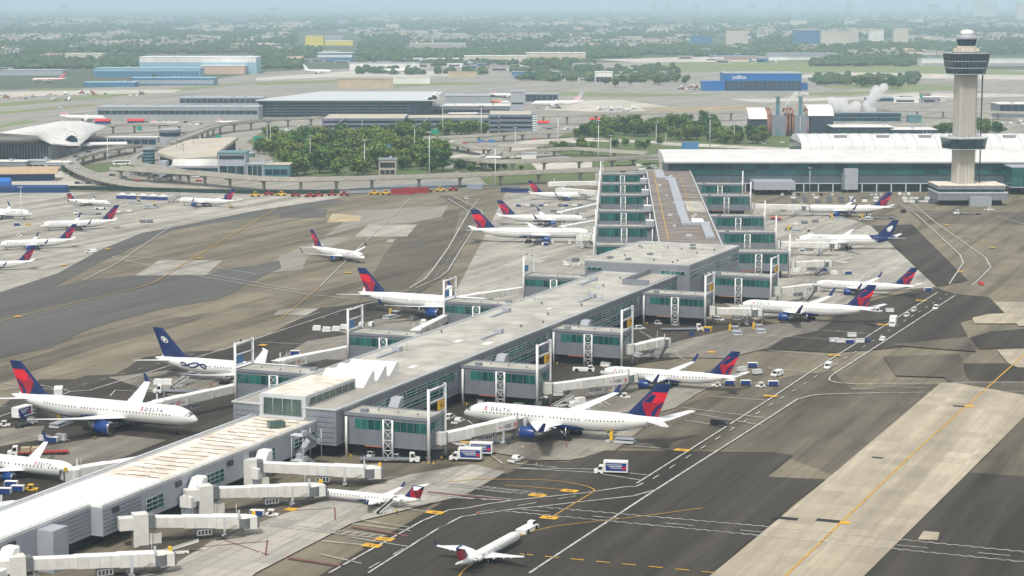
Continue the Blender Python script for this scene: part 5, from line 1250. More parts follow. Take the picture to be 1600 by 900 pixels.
for row in [
    ('cater', 727, 722, 172, 'nearer of two blue-panelled catering trucks below gate sign 41', GSE), ('cater', 744, 713, 172, 'farther of two blue-panelled catering trucks below gate sign 41', GSE),
    ('cater', 954, 743, 172, 'blue-panelled white box truck alone on dark asphalt by the double white line', GSE), ('van_b', 1125, 667, -28, 'black van driving behind the tail of the largest widebody', GSE),
    ('pick', 806, 723, 60, 'white pickup parked by the blue engine of the largest widebody', GSE), ('suv_w', 703, 656, 65, 'white utility car behind the gate 41 house, left of two', GSE), ('pick', 716, 663, 65, 'white pickup by the nose of the largest widebody', GSE),
    ('boxw', 1395, 511, -105, 'white truck driving toward the camera between service road lines', GSE), ('tug_w', 1417, 496, -120, 'small white tractor behind the oncoming white truck', GSE), ('tug_w', 1428, 488, -120, 'second small white tractor farther up the service road', GSE),
    ('suv_w', 1462, 484, -110, 'white car at the top end of the straight service road', GSE), ('car_w', 1379, 533, -110, 'tiny white car below the oncoming truck on the service road', GSE), ('van_w', 1294, 577, -110, 'white van on the service road nearest to the lane bend', GSE), ('van_w', 1214, 589, -125, 'white van parked beside the tail of the gate 39 jet', GSE),
    ('cart_b', 1208, 605, 180, 'blue cart just below the parked white van', CARTS), ('cart_b', 1176, 576, 172, 'blue cart behind the tail of the gate 39 jet, farthest back', CARTS), ('cart_w', 1160, 583, 215, 'pale cart left of two behind the gate 39 tail', CARTS), ('cart_w', 1183, 587, 215, 'pale cart right of two behind the gate 39 tail', CARTS),
    ('cart_b', 1140, 604, 176, 'blue cart under the tail of the gate 39 jet', CARTS), ('cart_b', 1165, 604, 176, 'blue cart between the gate 39 tail and a white tractor', CARTS), ('tug_w', 1188, 607, 190, 'white tractor at the end of the blue carts behind the gate 39 tail', GSE), ('tug_w', 1119, 606, 190, 'white tractor under the rear fuselage at gate 39', GSE),
    ('load', 1150, 524, 95, 'yellow-railed loader below the bridge at gate 35, left of two', GSE), ('load', 1187, 521, 95, 'yellow-railed loader below the wing at gate 35, right of two', GSE), ('tug_b', 1081, 526, -80, 'blue tractor beside the portal of gate 35', GSE), ('flat', 1062, 519, 5, 'white flatbed truck parked before the gate 35 house', GSE),
    ('suv_w', 999, 516, 30, 'white utility car between gate signs 37 and 35', GSE), ('plow_y', 1016, 498, 20, 'yellow machine in the shade beside the gate 35 house', GSE), ('tow', 912, 582, -8, 'large white tow tractor at the nose of the gate 39 jet', GSE),
    ('belt', 878, 637, 40, 'belt loader beside the portal of sign 39', GSE), ('dolly', 898, 638, 40, 'white container dolly near the portal of sign 39, left of two', CARTS), ('dolly', 906, 632, 40, 'white container dolly near the portal of sign 39, right of two', CARTS), ('tug_w', 977, 624, -10, 'small tractor in front of the widebody wing', GSE), ('cart_w', 888, 631, 40, 'pale cart behind the belt loader at sign 39', CARTS),
    ('load', 970, 694, 160, 'loader parked beneath the belly of the largest widebody', GSE), ('belt', 605, 802, 60, 'belt loader raised to the tail of the docked small jet', GSE), ('tow', 824, 833, 64, 'white tug pulling the small jet on the dark taxilane', GSE), ('flat', 603, 724, -2, 'low pale flatbed under the gate 41 house', GSE),
    ('tug_w', 581, 716, 60, 'white tractor in the shade under the gate 41 house', GSE), ('car_r', 1533, 446, -95, 'red car on the curving road at the right', GSE), ('cart_b', 1450, 457, 5, 'lone blue cart by the end of the curving road', CARTS), ('tug_w', 1372, 489, 0, 'tractor behind the tail of the gate 35 jet', GSE),
    ('cart_w', 1390, 490, 0, 'pale cart behind the tail of the gate 35 jet', CARTS), ('cart_b', 402, 810, -8, 'blue cart between the two middle commuter bridges', CARTS), ('tug_w', 425, 809, -8, 'tractor hitched to the blue cart between the commuter bridges', GSE), ('belt', 281, 868, 10, 'belt loader in front of the nearest commuter bridge cab', GSE),
    ('flatl', 66, 713, -172, 'white lorry with crates on its red flatbed at the left edge', GSE), ('cart_b', 8, 775, -5, 'blue cart at the bottom left edge, first of three', CARTS), ('cart_b', 28, 771, -5, 'blue cart at the bottom left edge, second of three', CARTS), ('tug_y', 50, 769, -5, 'yellow tractor at the bottom left beside blue carts', GSE), ('cart_b', 18, 764, -5, 'blue cart at the bottom left edge behind two others', CARTS),
    ('caterup', 40, 668, 65, 'raised catering truck at the rear door of the far-left widebody', GSE), ('caterup', 190, 668, 70, 'raised catering truck at the front door of the far-left widebody', GSE), ('caterup', 92, 640, -80, 'blue catering truck behind the fuselage of the far-left widebody', GSE), ('load', 96, 668, 70, 'yellow-railed loader under the wing of the far-left widebody', GSE),
    ('cart_w', 70, 692, -10, 'white cart in the shade under the far-left widebody wing', CARTS), ('cart_b', 82, 694, -10, 'blue cart in the shade under the far-left widebody wing', CARTS), ('dolly', 95, 690, -10, 'container dolly under the far-left widebody wing', CARTS), ('tug_w', 8, 668, 0, 'tractor at the left edge by the widebody tail', GSE),
    ('load', 300, 590, 65, 'yellow-railed loader at the ribbon-marked side of the globe-tailed jet', GSE), ('dolly', 248, 603, -5, 'container dolly at the wingtip of the globe-tailed jet, left of two', CARTS), ('dolly', 262, 603, -5, 'container dolly at the wingtip of the globe-tailed jet, right of two', CARTS), ('flat', 285, 617, 176, 'flatbed truck below the wing of the globe-tailed jet', GSE), ('belt', 280, 607, 60, 'belt loader below the globe-tailed jet', GSE),
    ('dolly', 525, 519, -5, 'white container dolly alone near the second blue-backed portal, left one', CARTS), ('dolly', 538, 516, -5, 'white container dolly near the second blue-backed portal, right one', CARTS), ('dolly', 495, 518, -2, 'container dolly at the left end of the dolly train', CARTS), ('dolly', 510, 520, -2, 'container dolly in the middle of the dolly train', CARTS),
    ('cart_b', 580, 512, 80, 'blue cart just right of the second blue-backed portal', CARTS), ('cart_b', 565, 512, 80, 'blue cart just behind the second blue-backed portal', CARTS), ('cart_b', 461, 557, 0, 'blue cart above the bridge behind the globe-tailed jet', CARTS), ('load', 612, 499, 60, 'loader at the open cargo door of the half-hidden left widebody', GSE), ('pick', 662, 507, 80, 'white pickup by the blue engine of the half-hidden left widebody', GSE), ('cart_g', 646, 503, 60, 'grey cart by the blue engine of the half-hidden left widebody', CARTS),
    ('van_w', 142, 396, -170, 'white van crossing the pale left apron', GSE), ('cart_g', 223, 349, 0, 'grey carts on the pale left apron, left one', CARTS), ('cart_g', 234, 349, 0, 'grey carts on the pale left apron, right one', CARTS), ('tow', 158, 328, 10, 'tow tractor at the nose of the small far-back jet', GSE), ('flat', 140, 336, 176, 'flatbed parked below the small far-back jet', GSE),
    ('cart_b', 27, 354, 0, 'dark cart at the far left by a yellow tractor', CARTS), ('tug_y', 44, 353, 0, 'yellow tractor at the far left of the pale apron', GSE), ('tug_w', 30, 371, 0, 'small tractor between two parked twinjets at the left', GSE), ('steps', 272, 317, 20, 'passenger steps at the nose of the white twinjet by blue tents', GSE), ('load', 235, 326, 0, 'loader parked left of the white twinjet by the blue tents', GSE), ('load', 210, 319, 10, 'loader beside the blue tents', GSE), ('tug_y', 360, 325, 0, 'tractor below the tail of the white twinjet', GSE), ('belt', 190, 323, -50, 'belt loader parked near the blue tents', GSE), ('cart_w', 185, 334, 0, 'pale cart on the apron below the blue tents', CARTS), ('cart_w', 202, 333, 0, 'second pale cart on the apron below the blue tents', CARTS),
    ('plow_y', 399, 308, 190, 'big yellow plough at the left end of the machine row', 'machines along the apron edge'), ('plow_r', 420, 306, 190, 'red machine next to the big yellow plough', 'machines along the apron edge'), ('plow_y', 440, 307, 170, 'yellow plough third in the machine row', 'machines along the apron edge'), ('plow_r', 462, 308, 190, 'red machine fourth in the row under the viaduct', 'machines along the apron edge'), ('plow_r', 485, 309, 170, 'red machine left of a close pair', 'machines along the apron edge'), ('plow_r', 498, 308, 190, 'red machine right of a close pair', 'machines along the apron edge'), ('plow_r', 519, 307, 190, 'red machine left of the flat yellow blades', 'machines along the apron edge'), ('plow_r', 538, 307, 190, 'red machine beside the grey paved bank', 'machines along the apron edge'),
    ('plow_y', 585, 305, 190, 'yellow plough left of the long red containers', 'machines along the apron edge'), ('plow_y', 603, 305, 190, 'yellow plough touching the long red containers', 'machines along the apron edge'), ('plow_r', 668, 301, 190, 'red machine just right of the long red containers', 'machines along the apron edge'), ('plow_y', 688, 300, 190, 'yellow machine second right of the red containers', 'machines along the apron edge'), ('plow_r', 708, 299, 190, 'red machine at the right end of the row', 'machines along the apron edge'),
    ('bus', 797, 301, 3, 'left of two dark blue buses behind the farthest left jet', GSE), ('bus', 812, 302, 2, 'right of two dark blue buses behind the farthest left jet', GSE), ('tug_w', 729, 312, 0, 'tiny pale tractor alone on the apron by the road bend', GSE),
    ('load', 1306, 344, 170, 'loader under the wing of the jet by the glazed terminal', GSE), ('load', 1353, 345, 170, 'dark loader below the tail of the jet by the glazed terminal', GSE), ('flat', 1378, 343, 176, 'flatbed by the tail of the jet at the glazed terminal', GSE), ('caterup', 1356, 338, 85, 'blue catering lift at the tail door of the jet by the glazed terminal', GSE), ('van_b', 1411, 333, 95, 'dark van on the road beyond the red tail', GSE), ('cart_w', 1243, 353, 0, 'white cart below the bridge at the glazed terminal', CARTS), ('cart_g', 1257, 351, 10, 'empty grey cart beside the white cart', CARTS), ('cart_g', 1274, 349, 10, 'empty grey cart farther right of the white cart', CARTS),
    ('tug_w', 1255, 396, 0, 'tractor below the white bridge of the navy-tailed jet', GSE), ('belt', 1318, 412, 0, 'belt loader on the pale slab below the navy-tailed jet', GSE), ('tow', 1380, 456, 175, 'tractor by the fuselage of the half-hidden twinjet', GSE), ('flat', 1515, 336, 178, 'fuel lorry at the foot of the control tower', GSE), ('car_s', 1494, 336, 178, 'silver car at the foot of the control tower', GSE),
    ('pick', 1545, 330, 0, 'white pickup right of the tower foot', GSE)]: park(*row[:5], row[5])
for i, x in enumerate((810, 824, 832, 846, 852, 876, 884, 898, 906)):
    park(('cart_b', 'cart_w', 'cart_g')[i % 3], x, 324, 0, 'cart between the two farther jets left of the rear pier, ' + ['first', 'second', 'third', 'fourth', 'fifth', 'sixth', 'seventh', 'eighth', 'ninth'][i] + ' from left', CARTS)
for i, (x, k) in enumerate(((1222, 'car_w'), (1240, 'suv_w'), (1248, 'car_b'), (1256, 'car_s'), (1270, 'suv_w'), (1283, 'car_b'), (1300, 'car_w'), (1308, 'car_s'), (1361, 'suv_w'), (1368, 'car_w'), (1376, 'suv_w'), (1405, 'van_w'), (1412, 'car_w'), (1419, 'van_w'))):
    park(k, x, 306, 88, 'parked vehicle along the foot of the glazed terminal, number %s from left' % ['one', 'two', 'three', 'four', 'five', 'six', 'seven', 'eight', 'nine', 'ten', 'eleven', 'twelve', 'thirteen', 'fourteen'][i], 'vehicles at the terminal foot')
for i in range(16):
    x = 1240 + (i % 8) * 18.5 + R.uniform(-2, 2); y = 312 + (i // 8) * 5
    park(R.choice(['cart_g', 'cart_w', 'cart_g', 'dolly']), x, y, R.uniform(-20, 20), 'parked dolly or cart in the store between the terminal and the red-tailed jet', 'dollies stored by the terminal')
for i in range(14):
    park(R.choice(['dolly', 'cart_w', 'cart_g']), 1415 + (i % 7) * 8 + R.uniform(-2, 2), 313 + (i // 7) * 5, R.uniform(-20, 20), 'pale dolly in the store left of the tower base', 'dollies stored by the tower')
# cart train on the service road
tr = [('cart_w', 1303, 537), ('cart_w', 1313, 538), ('cart_b', 1327, 539), ('cart_w', 1343, 538)]
for i, (k, x, y) in enumerate(tr): park(k, x, y, 5, ['first low cart of the train by the service road', 'second low cart of the train by the service road', 'blue-covered cart in the train by the service road', 'last cart before the tractor by the service road'][i], CARTS)
park('tug_b', 1356, 536, 20, 'blue tractor heading the cart train by the service road', GSE); park('cart_w', 1331, 529, 0, 'pale cart alone above the cart train', CARTS)
# long red containers, blue tents, blue shed
for i, (x, y) in enumerate(((629, 304), (650, 302))):
    c = P(x, y); t = thing('skip_container', (c[0], c[1], .17), ['left', 'right'][i] + ' one of the two long red containers beside the machine row', 'container', .1); m = MB(); m.b3(-8, 8, -1.6, 1.6, .2, 3.6); m.build('body', 'truck_red', t); m = MB()
    for k in range(9): m.b3(-7.6 + k * 1.9, -7.4 + k * 1.9, -1.72, -1.61, .2, 3.6)
    m.b3(-8.1, 8.1, -1.75, 1.75, 3.605, 3.8); m.build('rib', 'truck_red', t)
for i, x in enumerate((190, 206, 222, 238, 254)):
    c = P(x, 311 + i * .6); t = thing('equipment_tent', (c[0], c[1], .17), 'blue and white tent in the row by the passenger steps, %s from left' % ['first', 'second', 'third', 'fourth', 'last'][i], 'tent', .0, 'blue tents on the pale apron')
    m = MB(); m.b3(-3.1, 3.1, -3, 3, 0, 2.6); m.build('wall', 'truck_blue', t); m = MB(); m.rings([[(-3.3, y, 2.61), (3.3, y, 2.61), (0, y, 4.0)] for y in (-3.2, 3.2)], 0, False); m.build('roof', 'white_paint', t)
c = P(743, 296); t = thing('site_cabin', (c[0], c[1], .17), 'pale blue ribbed cabin by the apron fence', 'cabin', -.2); m = MB(); m.b3(-6, 6, -2, 2, .3, 4.2); m.build('body', 'car_silver', t); m = MB()
for k in range(8): m.b3(-5.5 + k * 1.5, -4.9 + k * 1.5, -2.05, -2.005, 1, 3.4)
m.build('panel', 'sign_blue', t)
# orange crates and yellow containers
for i, (x, y, mm, ds) in enumerate(((1208, 345, 'safety_orange', 'orange crate beside the rear pier gate, left of two'), (1216, 346, 'safety_orange', 'orange crate beside the rear pier gate, right of two'), (1106, 520, 'safety_yellow', 'yellow and navy bin at the foot of portal 35'))):
    c = P(x, y); t = thing('storage_bin', (c[0], c[1], .17), ds, 'bin', RA); m = MB(); m.b3(-1.6, 1.6, -1.1, 1.1, .1, 2.1); m.build('body', mm, t); m = MB(); m.b3(-1.3, 1.3, -1.14, -1.11, .5, 1.8); m.build('side_panel', 'truck_blue', t); m = MB(); m.b3(-1.7, 1.7, -1.2, 1.2, 2.105, 2.25); m.build('lid', mm, t)
# traffic cones
cm = MB(); cm.lathe([(.32, 0), (.32, .05), (.2, .06), (.05, .75)], 10); cone = thing('traffic_cone', (0, 0, 0), 'cone', 'traffic cone'); cm.build('body', 'safety_orange', cone); cm = MB(); cm.lathe([(.165, .3), (.12, .5)], 10); cm.build('band', 'white_paint', cone)
for i, (x, y, ds) in enumerate(((817, 702, 'orange cone by the blue engine of the largest widebody'), (838, 729, 'orange cone near the white pickup'), (668, 803, 'orange cone beside the yellow stand panel behind the docked jet'), (446, 874, 'orange cone at the corner of the red stand outline'), (407, 868, 'orange cone left of the red stand outline'), (690, 743, 'orange cone on the pale apron below gate 41'), (508, 818, 'orange cone under the wing of the docked jet'), (1310, 520, 'orange cone below the winglet at gate 35'))):
    c = P(x, y); place(cone, (c[0], c[1], .17), 0, ds, group='traffic cones', scale=1.3)
# bollards
bm_ = MB(); bm_.tube((0, 0, 0), (0, 0, 1.5), .16, n=8); bol = thing('bollard', (0, 0, 0), 'bollard', 'bollard'); bm_.build('post', 'safety_yellow', bol)
for uu in (527, 610.8, 693, 795):
    for k, (du, dv) in enumerate(((-8.2, -238.5), (-8.2, -240), (-6.4, -266.5), (-8, -265), (8, -239))):
        place(bol, W1(uu + du * .86, dv), 0, 'yellow bollard guarding the foot of a right-hand gate house', 'bollard', 'yellow bollards')
# ---------------------------------------------------------------- people (one continuous body each)
def person(x, y, hdg, top, label, walk=.25):
    c = P(x, y); t = thing('person', (c[0], c[1], .17), label, 'person', radians(hdg))
    v = [(0, 0, .95), (0, 0, 1.2), (0, 0, 1.42), (0, 0, 1.52), (0.02, 0, 1.64), (.0, .1, .9), (walk * .5, .11, .5), (walk * .4, .11, .06), (walk * .4 + .14, .12, .03), (0, -.1, .9), (-walk * .3, -.11, .5), (-walk, -.11, .08), (-walk + .13, -.12, .03), (0, .2, 1.4), (-.05, .27, 1.12), (.1, .28, .88), (0, -.2, 1.4), (.08, -.27, 1.12), (.28, -.26, .95)]
    e = [(0, 1), (1, 2), (2, 3), (3, 4), (0, 5), (5, 6), (6, 7), (7, 8), (0, 9), (9, 10), (10, 11), (11, 12), (2, 13), (13, 14), (14, 15), (2, 16), (16, 17), (17, 18)]
    r = [.15, .15, .17, .06, .105, .095, .07, .05, .045, .095, .07, .05, .045, .07, .05, .04, .07, .05, .04]
    me = bpy.data.meshes.new('body'); me.from_pydata(v, e, []); o = bpy.data.objects.new('body', me); COL.objects.link(o); o.parent = t
    s = o.modifiers.new('skin', 'SKIN'); o.modifiers.new('sub', 'SUBSURF').levels = 1; o.modifiers['sub'].render_levels = 1
    for i, q in enumerate(r): me.skin_vertices[0].data[i].radius = (q, q)
    me.skin_vertices[0].data[0].use_root = True
    o.data.materials.append(M('cloth_dark'))
    m = MB(); m.rings([[(rx * cos(a), ry * sin(a), z) for a in [2 * pi * k / 12 for k in range(12)]] for z, rx, ry in ((.92, .18, .22), (1.1, .175, .215), (1.35, .19, .25), (1.47, .1, .14))], 0, True); m.build('vest', top, o)
    m = MB(); m.lathe([(.115, 1.64), (.12, 1.7), (.09, 1.77), (.02, 1.8)], 10, 0, (.02, 0)); m.build('hair', 'black', o)
    m = MB(); m.rings([[(.04 + .085 * cos(a) * k, .075 * sin(a) * k, z) for a in [2 * pi * q / 10 for q in range(10)]] for z, k in ((1.54, .6), (1.6, 1.2), (1.66, 1.35), (1.7, 1.2))], 0, True); m.build('face', 'skin', o)
person(747, 809, 100, 'safety_orange', 'person in orange vest walking beside the service road')
person(812, 848, 40, 'safety_orange', 'person in orange vest beside the towed small jet')
person(707, 700, 200, 'safety_yellow', 'person in yellow vest near the gate 41 portal'); person(1052, 520, 20, 'safety_orange', 'person in orange vest by the gate 35 house')

for x, y, h_, c_, ds in ((862, 640, 30, 'safety_orange', 'person in orange vest below gate sign 39'), (690, 722, 90, 'safety_yellow', 'person in yellow vest beside the catering trucks'), (1060, 604, 150, 'safety_orange', 'person in orange vest by the tail of the gate 39 jet'), (620, 806, 60, 'safety_yellow', 'person in yellow vest at the belt loader of the docked small jet'), (148, 690, 20, 'safety_yellow', 'person in yellow vest under the far-left widebody'), (330, 606, 70, 'safety_orange', 'person in orange vest under the globe-tailed jet'), (1300, 500, 10, 'safety_yellow', 'person in yellow vest under the winglet at gate 35'), (885, 702, 10, 'safety_orange', 'person in orange vest near the loader under the largest widebody'), (377, 318, 0, 'safety_orange', 'person in orange vest right of the white twinjet by blue tents')): person(x, y, h_, c_, ds)
rq = random.Random(9)
for uu in (527, 610.8, 693, 795):
    for k in range(7):
        c = W1(uu + rq.uniform(-5, 5), rq.uniform(-262, -243)); q = KP[rq.choice(['cart_w', 'cart_g', 'cart_b', 'dolly', 'tug_w'])]
        place(q, (c[0], c[1], .17), RA + rq.uniform(-.5, .5), 'cart or tractor parked in the shade beneath a right-hand gate house', None, 'equipment beneath the gate houses', 1.05)
    for k in range(5):
        c = W1(uu + rq.uniform(8, 24), rq.uniform(-262, -240)); q = KP[rq.choice(['cart_w', 'cart_g', 'dolly', 'belt', 'suv_w', 'pick'])]
        place(q, (c[0], c[1], .17), RA + rq.uniform(-.6, .6), 'equipment parked against the concourse between right-hand gate houses', None, 'equipment between the gate houses', 1.05)
for uu, v0 in ((1005, -14), (1090, -14), (1171, -14), (1270, -14), (981, 90), (1066, 90), (1147, 90)):
    for k in range(6):
        c = W2(uu + rq.uniform(10, 40), v0 + rq.uniform(-26, 6) * (1 if v0 < 0 else -1)); q = KP[rq.choice(['cart_w', 'cart_g', 'cart_b', 'dolly', 'belt', 'tug_w', 'load'])]
        place(q, (c[0], c[1], .17), rq.uniform(0, 6), 'ramp equipment scattered around the stands of the rear pier', None, 'equipment at the rear pier', 1.1)
# ================================================================ MIDDLE DISTANCE
def ZT(y, Y):     # height that appears at picture row y when standing at distance Y
    a = (450 - y) * ST + FP * CT; b = (450 - y) * CT - FP * ST
    return HC + b / a * Y
def XA(x, y, Y):  # lateral metres of picture column x (row y) at distance Y
    return (x - 800) / ((450 - y) * ST + FP * CT) * Y
mat('teal_wall', (.10, .135, .16), .4, .15, .1)
mat('deck_tan', (.50, .45, .37), .85, .15, .05)
mat('garage_band', (.16, .2, .25), .6, .1, .1)
mat('garage_violet', (.26, .24, .36), .6, .1, .1)
mat('tower_concrete', (.50, .47, .41), .8, .10, .12, stretch=(1, 1, .15))
mat('tower_concrete_side', (.52, .49, .43), .8, .10, .12)
mat('plant_panel', (.2, .22, .27), .6, .1, .2); mat('plant_dark', (.03, .05, .075), .5, .2, .1); mat('stack_teal', (.12, .25, .27), .5, .15, .3); mat('frame_orange', (.34, .13, .08), .6, .15, .3)
mat('hoarding_blue', (.01, .05, .16), .5, .2, .2); mat('tarp_blue', (.02, .15, .5), .5); mat('fence_green', (.015, .05, .04), .8, .2, .3); mat('bank_grey', (.2, .22, .24), .8, .1, .1)
mat('wood_roof', (.5, .36, .23), .8, .2, .3); mat('terminal_grey', (.34, .36, .38), .6, .1, .05); mat('vault_white', (.70, .695, .67), .55, .12, .1); mat('jet_blue', (.004, .13, .42), .45, .05, .05)
def thing0(name, o, label, cat, group=None): return thing(name, (o[0], o[1], 0), label, cat, 0, group)

# ---- glazed terminal with white vaulted roof
Yf = 1428
X0, X1 = XA(1042, 270, Yf), 520
tm = thing0('terminal_building', (X0, Yf), 'long terminal with teal glass front and white vaulted roof behind the rear pier', 'terminal')
m = MB(); m.b3(X0 + 1, X1, Yf + .3, Yf + 60, 5.6, 20.4); m.build('wall', 'teal_wall', tm, True)
m = MB(); m.b3(X0 + 2, X1, Yf + 3, Yf + 58, 0.05, 5.59); m.build('ground_floor', 'dark_glass', tm, True)
gl, fr = MB(), MB(); gl.b3(X0 + 1.5, X1, Yf, Yf + .25, 12.6, 20.2)
n = 40
for i in range(n + 1):
    x = X0 + 1.5 + (X1 - X0 - 2) * i / n; fr.b3(x - .12, x + .12, Yf - .25, Yf - .02, 12.6, 20.2)
for z in (12.5, 16.4, 20.2): fr.b3(X0 + 1, X1, Yf - .3, Yf - .02, z - .12, z + .12)
g_ = gl.build('glass_front', glassmat('terminal_glass', (.008, .04, .05), (.03, .15, .15), (9, 9, 4)), tm, True); fr.build('glass_frame', 'teal_wall', g_, True)
for i in range(30):
    x = X0 + 4 + i * 10.2; m = MB(); m.b3(x - .4, x + .4, Yf - .2, Yf + .5, .05, 5.9); m.build('pillar', 'trim_light', tm, True)
m = MB(); m.b3(X0 + 1, X1, Yf - .35, Yf + .25, 5.95, 6.5); m.build('cornice', 'trim_light', tm, True)
m = MB(); rr = []
prof = [(Yf - 3, 20.5), (Yf - 3, 21.3), (Yf + 8, 23.6), (Yf + 22, 25.4), (Yf + 40, 26.2), (Yf + 58, 26.0), (Yf + 60, 25.2), (Yf + 60, 20.5)]
m.rings([[(x, y, z) for y, z in prof] for x in (X0 - 2, X1)], 0, False); ro_ = m.build('front_roof', 'vault_white', tm, True)
m = MB(); m.b3(X0 - 2.1, X1, Yf - 3.2, Yf - 2.7, 20.9, 21.7); m.build('eave', 'trim_light', ro_, True)
XV = XA(1246, 222, Yf + 85)
m = MB(); pv_ = [(Yf + 62, 24.5), (Yf + 63, 28), (Yf + 70, 31.8), (Yf + 82, 34.4), (Yf + 95, 35.0), (Yf + 110, 34), (Yf + 122, 31), (Yf + 128, 26), (Yf + 128, 20)]
m.rings([[(x, y, z) for y, z in pv_] for x in (XV, X1)], 0, False); vr = m.build('vault_roof', 'vault_white', tm, True)
for i in range(9):
    x = XV + 6 + i * 31
    for dx in (0, 8, 16):
        m = MB(); m.rings([[(xx, y + (-.35 if k < 5 else .3), z + .35) for k, (y, z) in enumerate(pv_)] + [(xx, y, z - .2) for y, z in reversed(pv_)] for xx in (x + dx, x + dx + .9)], 0, False); m.build('roof_rib', 'trim_light', vr, True)
    m = MB(); m.b3(x + 20, x + 29, Yf + 76, Yf + 79, 33.2, 35.0); m.build('roof_vent', 'panel_grey', vr, True)
m = MB(); m.b3(XV - .5, XV - .1, Yf + 66, Yf + 124, 20, 30); m.build('gable_window', 'dark_glass', tm, True)
for xa, xb, yt, mm in ((1317, 1338, 264, 'panel_light'), (1314, 1317.5, 272, 'panel_grey')):
    m = MB(); m.b3(XA(xa, 285, Yf), XA(xb, 285, Yf), Yf - 7, Yf - .4, 2.5, ZT(yt, Yf - 7)); m.build('service_core', mm, tm, True)
m = MB(); m.b3(XA(1568, 270, Yf), X1, Yf - 24, Yf - .5, 6, 19); ga = m.build('glass_annex', 'terminal_glass', tm, True); m = MB(); m.b3(XA(1567, 270, Yf), X1, Yf - 24.4, Yf - .6, 19.01, 19.8); m.b3(XA(1567, 270, Yf), X1, Yf - 24.2, Yf - .6, 5.2, 5.98); m.build('annex_roof', 'panel_light', ga, True)
m = MB(); m.b3(XA(1180, 265, Yf - 30), XA(1245, 265, Yf - 30), Yf - 26, Yf - .6, 4, 9.5); m.build('rear_link', 'panel_light', tm, True)

# ---- control tower
TY = 1345; TX = XA(1506.5, 200, TY)
tw = thing0('control_tower', (TX, TY), 'tall concrete control tower with two dark glazed collars and white dome', 'control tower')
def octa(r, ch, z, rot=.0, sx=1.0):
    r, ch = r * TS, ch * TS
    p = [(r, -r + ch), (r, r - ch), (r - ch, r), (-r + ch, r), (-r, r - ch), (-r, -r + ch), (-r + ch, -r), (r - ch, -r)]
    return [(x * cos(rot) - y * sin(rot), x * sin(rot) + y * cos(rot), z) for x, y in p]
RT, TS = .22, .87
m = MB(); m.rings([octa(6.9, 1.4, 12, RT), octa(6.8, 1.4, 87, RT)], 0, False); m.build('shaft', 'tower_concrete', tw)
m = MB()
for k in range(-2, 3):
    x, y = k * 2.6, -6.95; m.tube((x * cos(RT) - y * sin(RT), x * sin(RT) + y * cos(RT), 13), (x * cos(RT) - y * sin(RT), x * sin(RT) + y * cos(RT), 86.5), .07, n=4)
m.build('shaft_joint', 'concrete_wall', tw)
z0, z1 = 36.8, 44.0
m = MB(); m.rings([octa(13.6, 5, z0, RT), octa(14.8, 5.4, z1 - .6, RT)], 0, False); cl_ = m.build('lower_collar', 'dark_glass', tw)
m = MB(); m.rings([octa(15.1, 5.5, z1 - .59, RT), octa(15.1, 5.5, z1 + .3, RT)], 0, False); m.rings([octa(13.8, 5.1, z0 - .4, RT), octa(13.8, 5.1, z0 - .01, RT)], 0, False); m.build('collar_slab', 'trim_light', cl_)
m = MB()
for k in range(20): a = k * .32; m.box((8 * cos(a) + R.uniform(-2, 2), 8 * sin(a) + R.uniform(-2, 2), z1 + 1.0), (R.uniform(.8, 2.2), R.uniform(.8, 2), R.uniform(1, 2)))
for k in range(5): m.tube((10 * cos(k), 10 * sin(k), z1 + .3), (10 * cos(k), 10 * sin(k), z1 + 4.5), .09, n=4)
m.build('collar_equipment', 'panel_light', cl_)
z = [85.2, 88.5, 93, 98.3]; rr_ = [12.0, 13.0, 14.0, 14.6]
m = MB(); m.rings([octa(r, r * .36, q, RT) for r, q in zip(rr_, z)], 0, False); cb = m.build('upper_collar', 'dark_glass', tw)
m = MB()
for r, q in ((12.3, 85.0), (13.1, 89.0), (13.9, 93.4), (14.9, 98.4)): m.rings([octa(r + .25, (r + .25) * .36, q, RT), octa(r + .25, (r + .25) * .36, q + .55, RT)], 0, False)
m.build('collar_band', 'panel_light', cb)
m = MB()
for lv in range(3):
    for k in range(40):
        a = 2 * pi * k / 40
        def hit(r):
            c_, s_ = abs(cos(a)), abs(sin(a)); q = TS * min(r / max(c_, 1e-6), r / max(s_, 1e-6), (2 * r - r * .36) / (c_ + s_)); return (q + .12) * cos(a + RT), (q + .12) * sin(a + RT)
        x0_, y0_ = hit(rr_[lv]); x1_, y1_ = hit(rr_[lv + 1]); m.tube((x0_, y0_, z[lv] + .4), (x1_, y1_, z[lv + 1]), .12, n=4)
m.build('collar_mullion', 'panel_midgrey', cb)
m = MB(); m.lathe([(9.2, 98.96), (9.2, 100.2), (6.6, 100.3), (6.4, 103.5)], 16); m.build('roof_deck', 'concrete_wall', tw)
m = MB()
for k in range(9): a = k * .7; m.box((7.6 * cos(a), 7.6 * sin(a), 101.1), (1.2, 1.1, 1.8))
m.build('roof_equipment', 'roof_rusty', tw)
m = MB(); m.lathe([(5.4, 103.51), (5.8, 104), (6.5, 107.6)], 12, smooth=False); cab_ = m.build('lookout_cab', 'dark_glass', tw)
m = MB(); m.lathe([(6.7, 107.61), (6.8, 108.6), (6.2, 110.2), (4.6, 110.6)], 16); m.build('cab_roof', 'panel_light', cab_)
m = MB(); m.lathe([(4.6, 110.61), (4.7, 111.6), (4.2, 112.9), (2.6, 113.7), (.2, 114.0)], 18); m.build('radar_dome', 'white_paint', tw)
m = MB()
for k in range(4): a = k * 1.6 + .4; m.tube((5.5 * cos(a), 5.5 * sin(a), 110), (5.5 * cos(a), 5.5 * sin(a), 115 + k), .09, n=4)
m.build('aerial', 'panel_light', tw)
lx, ly = 11.5, 2
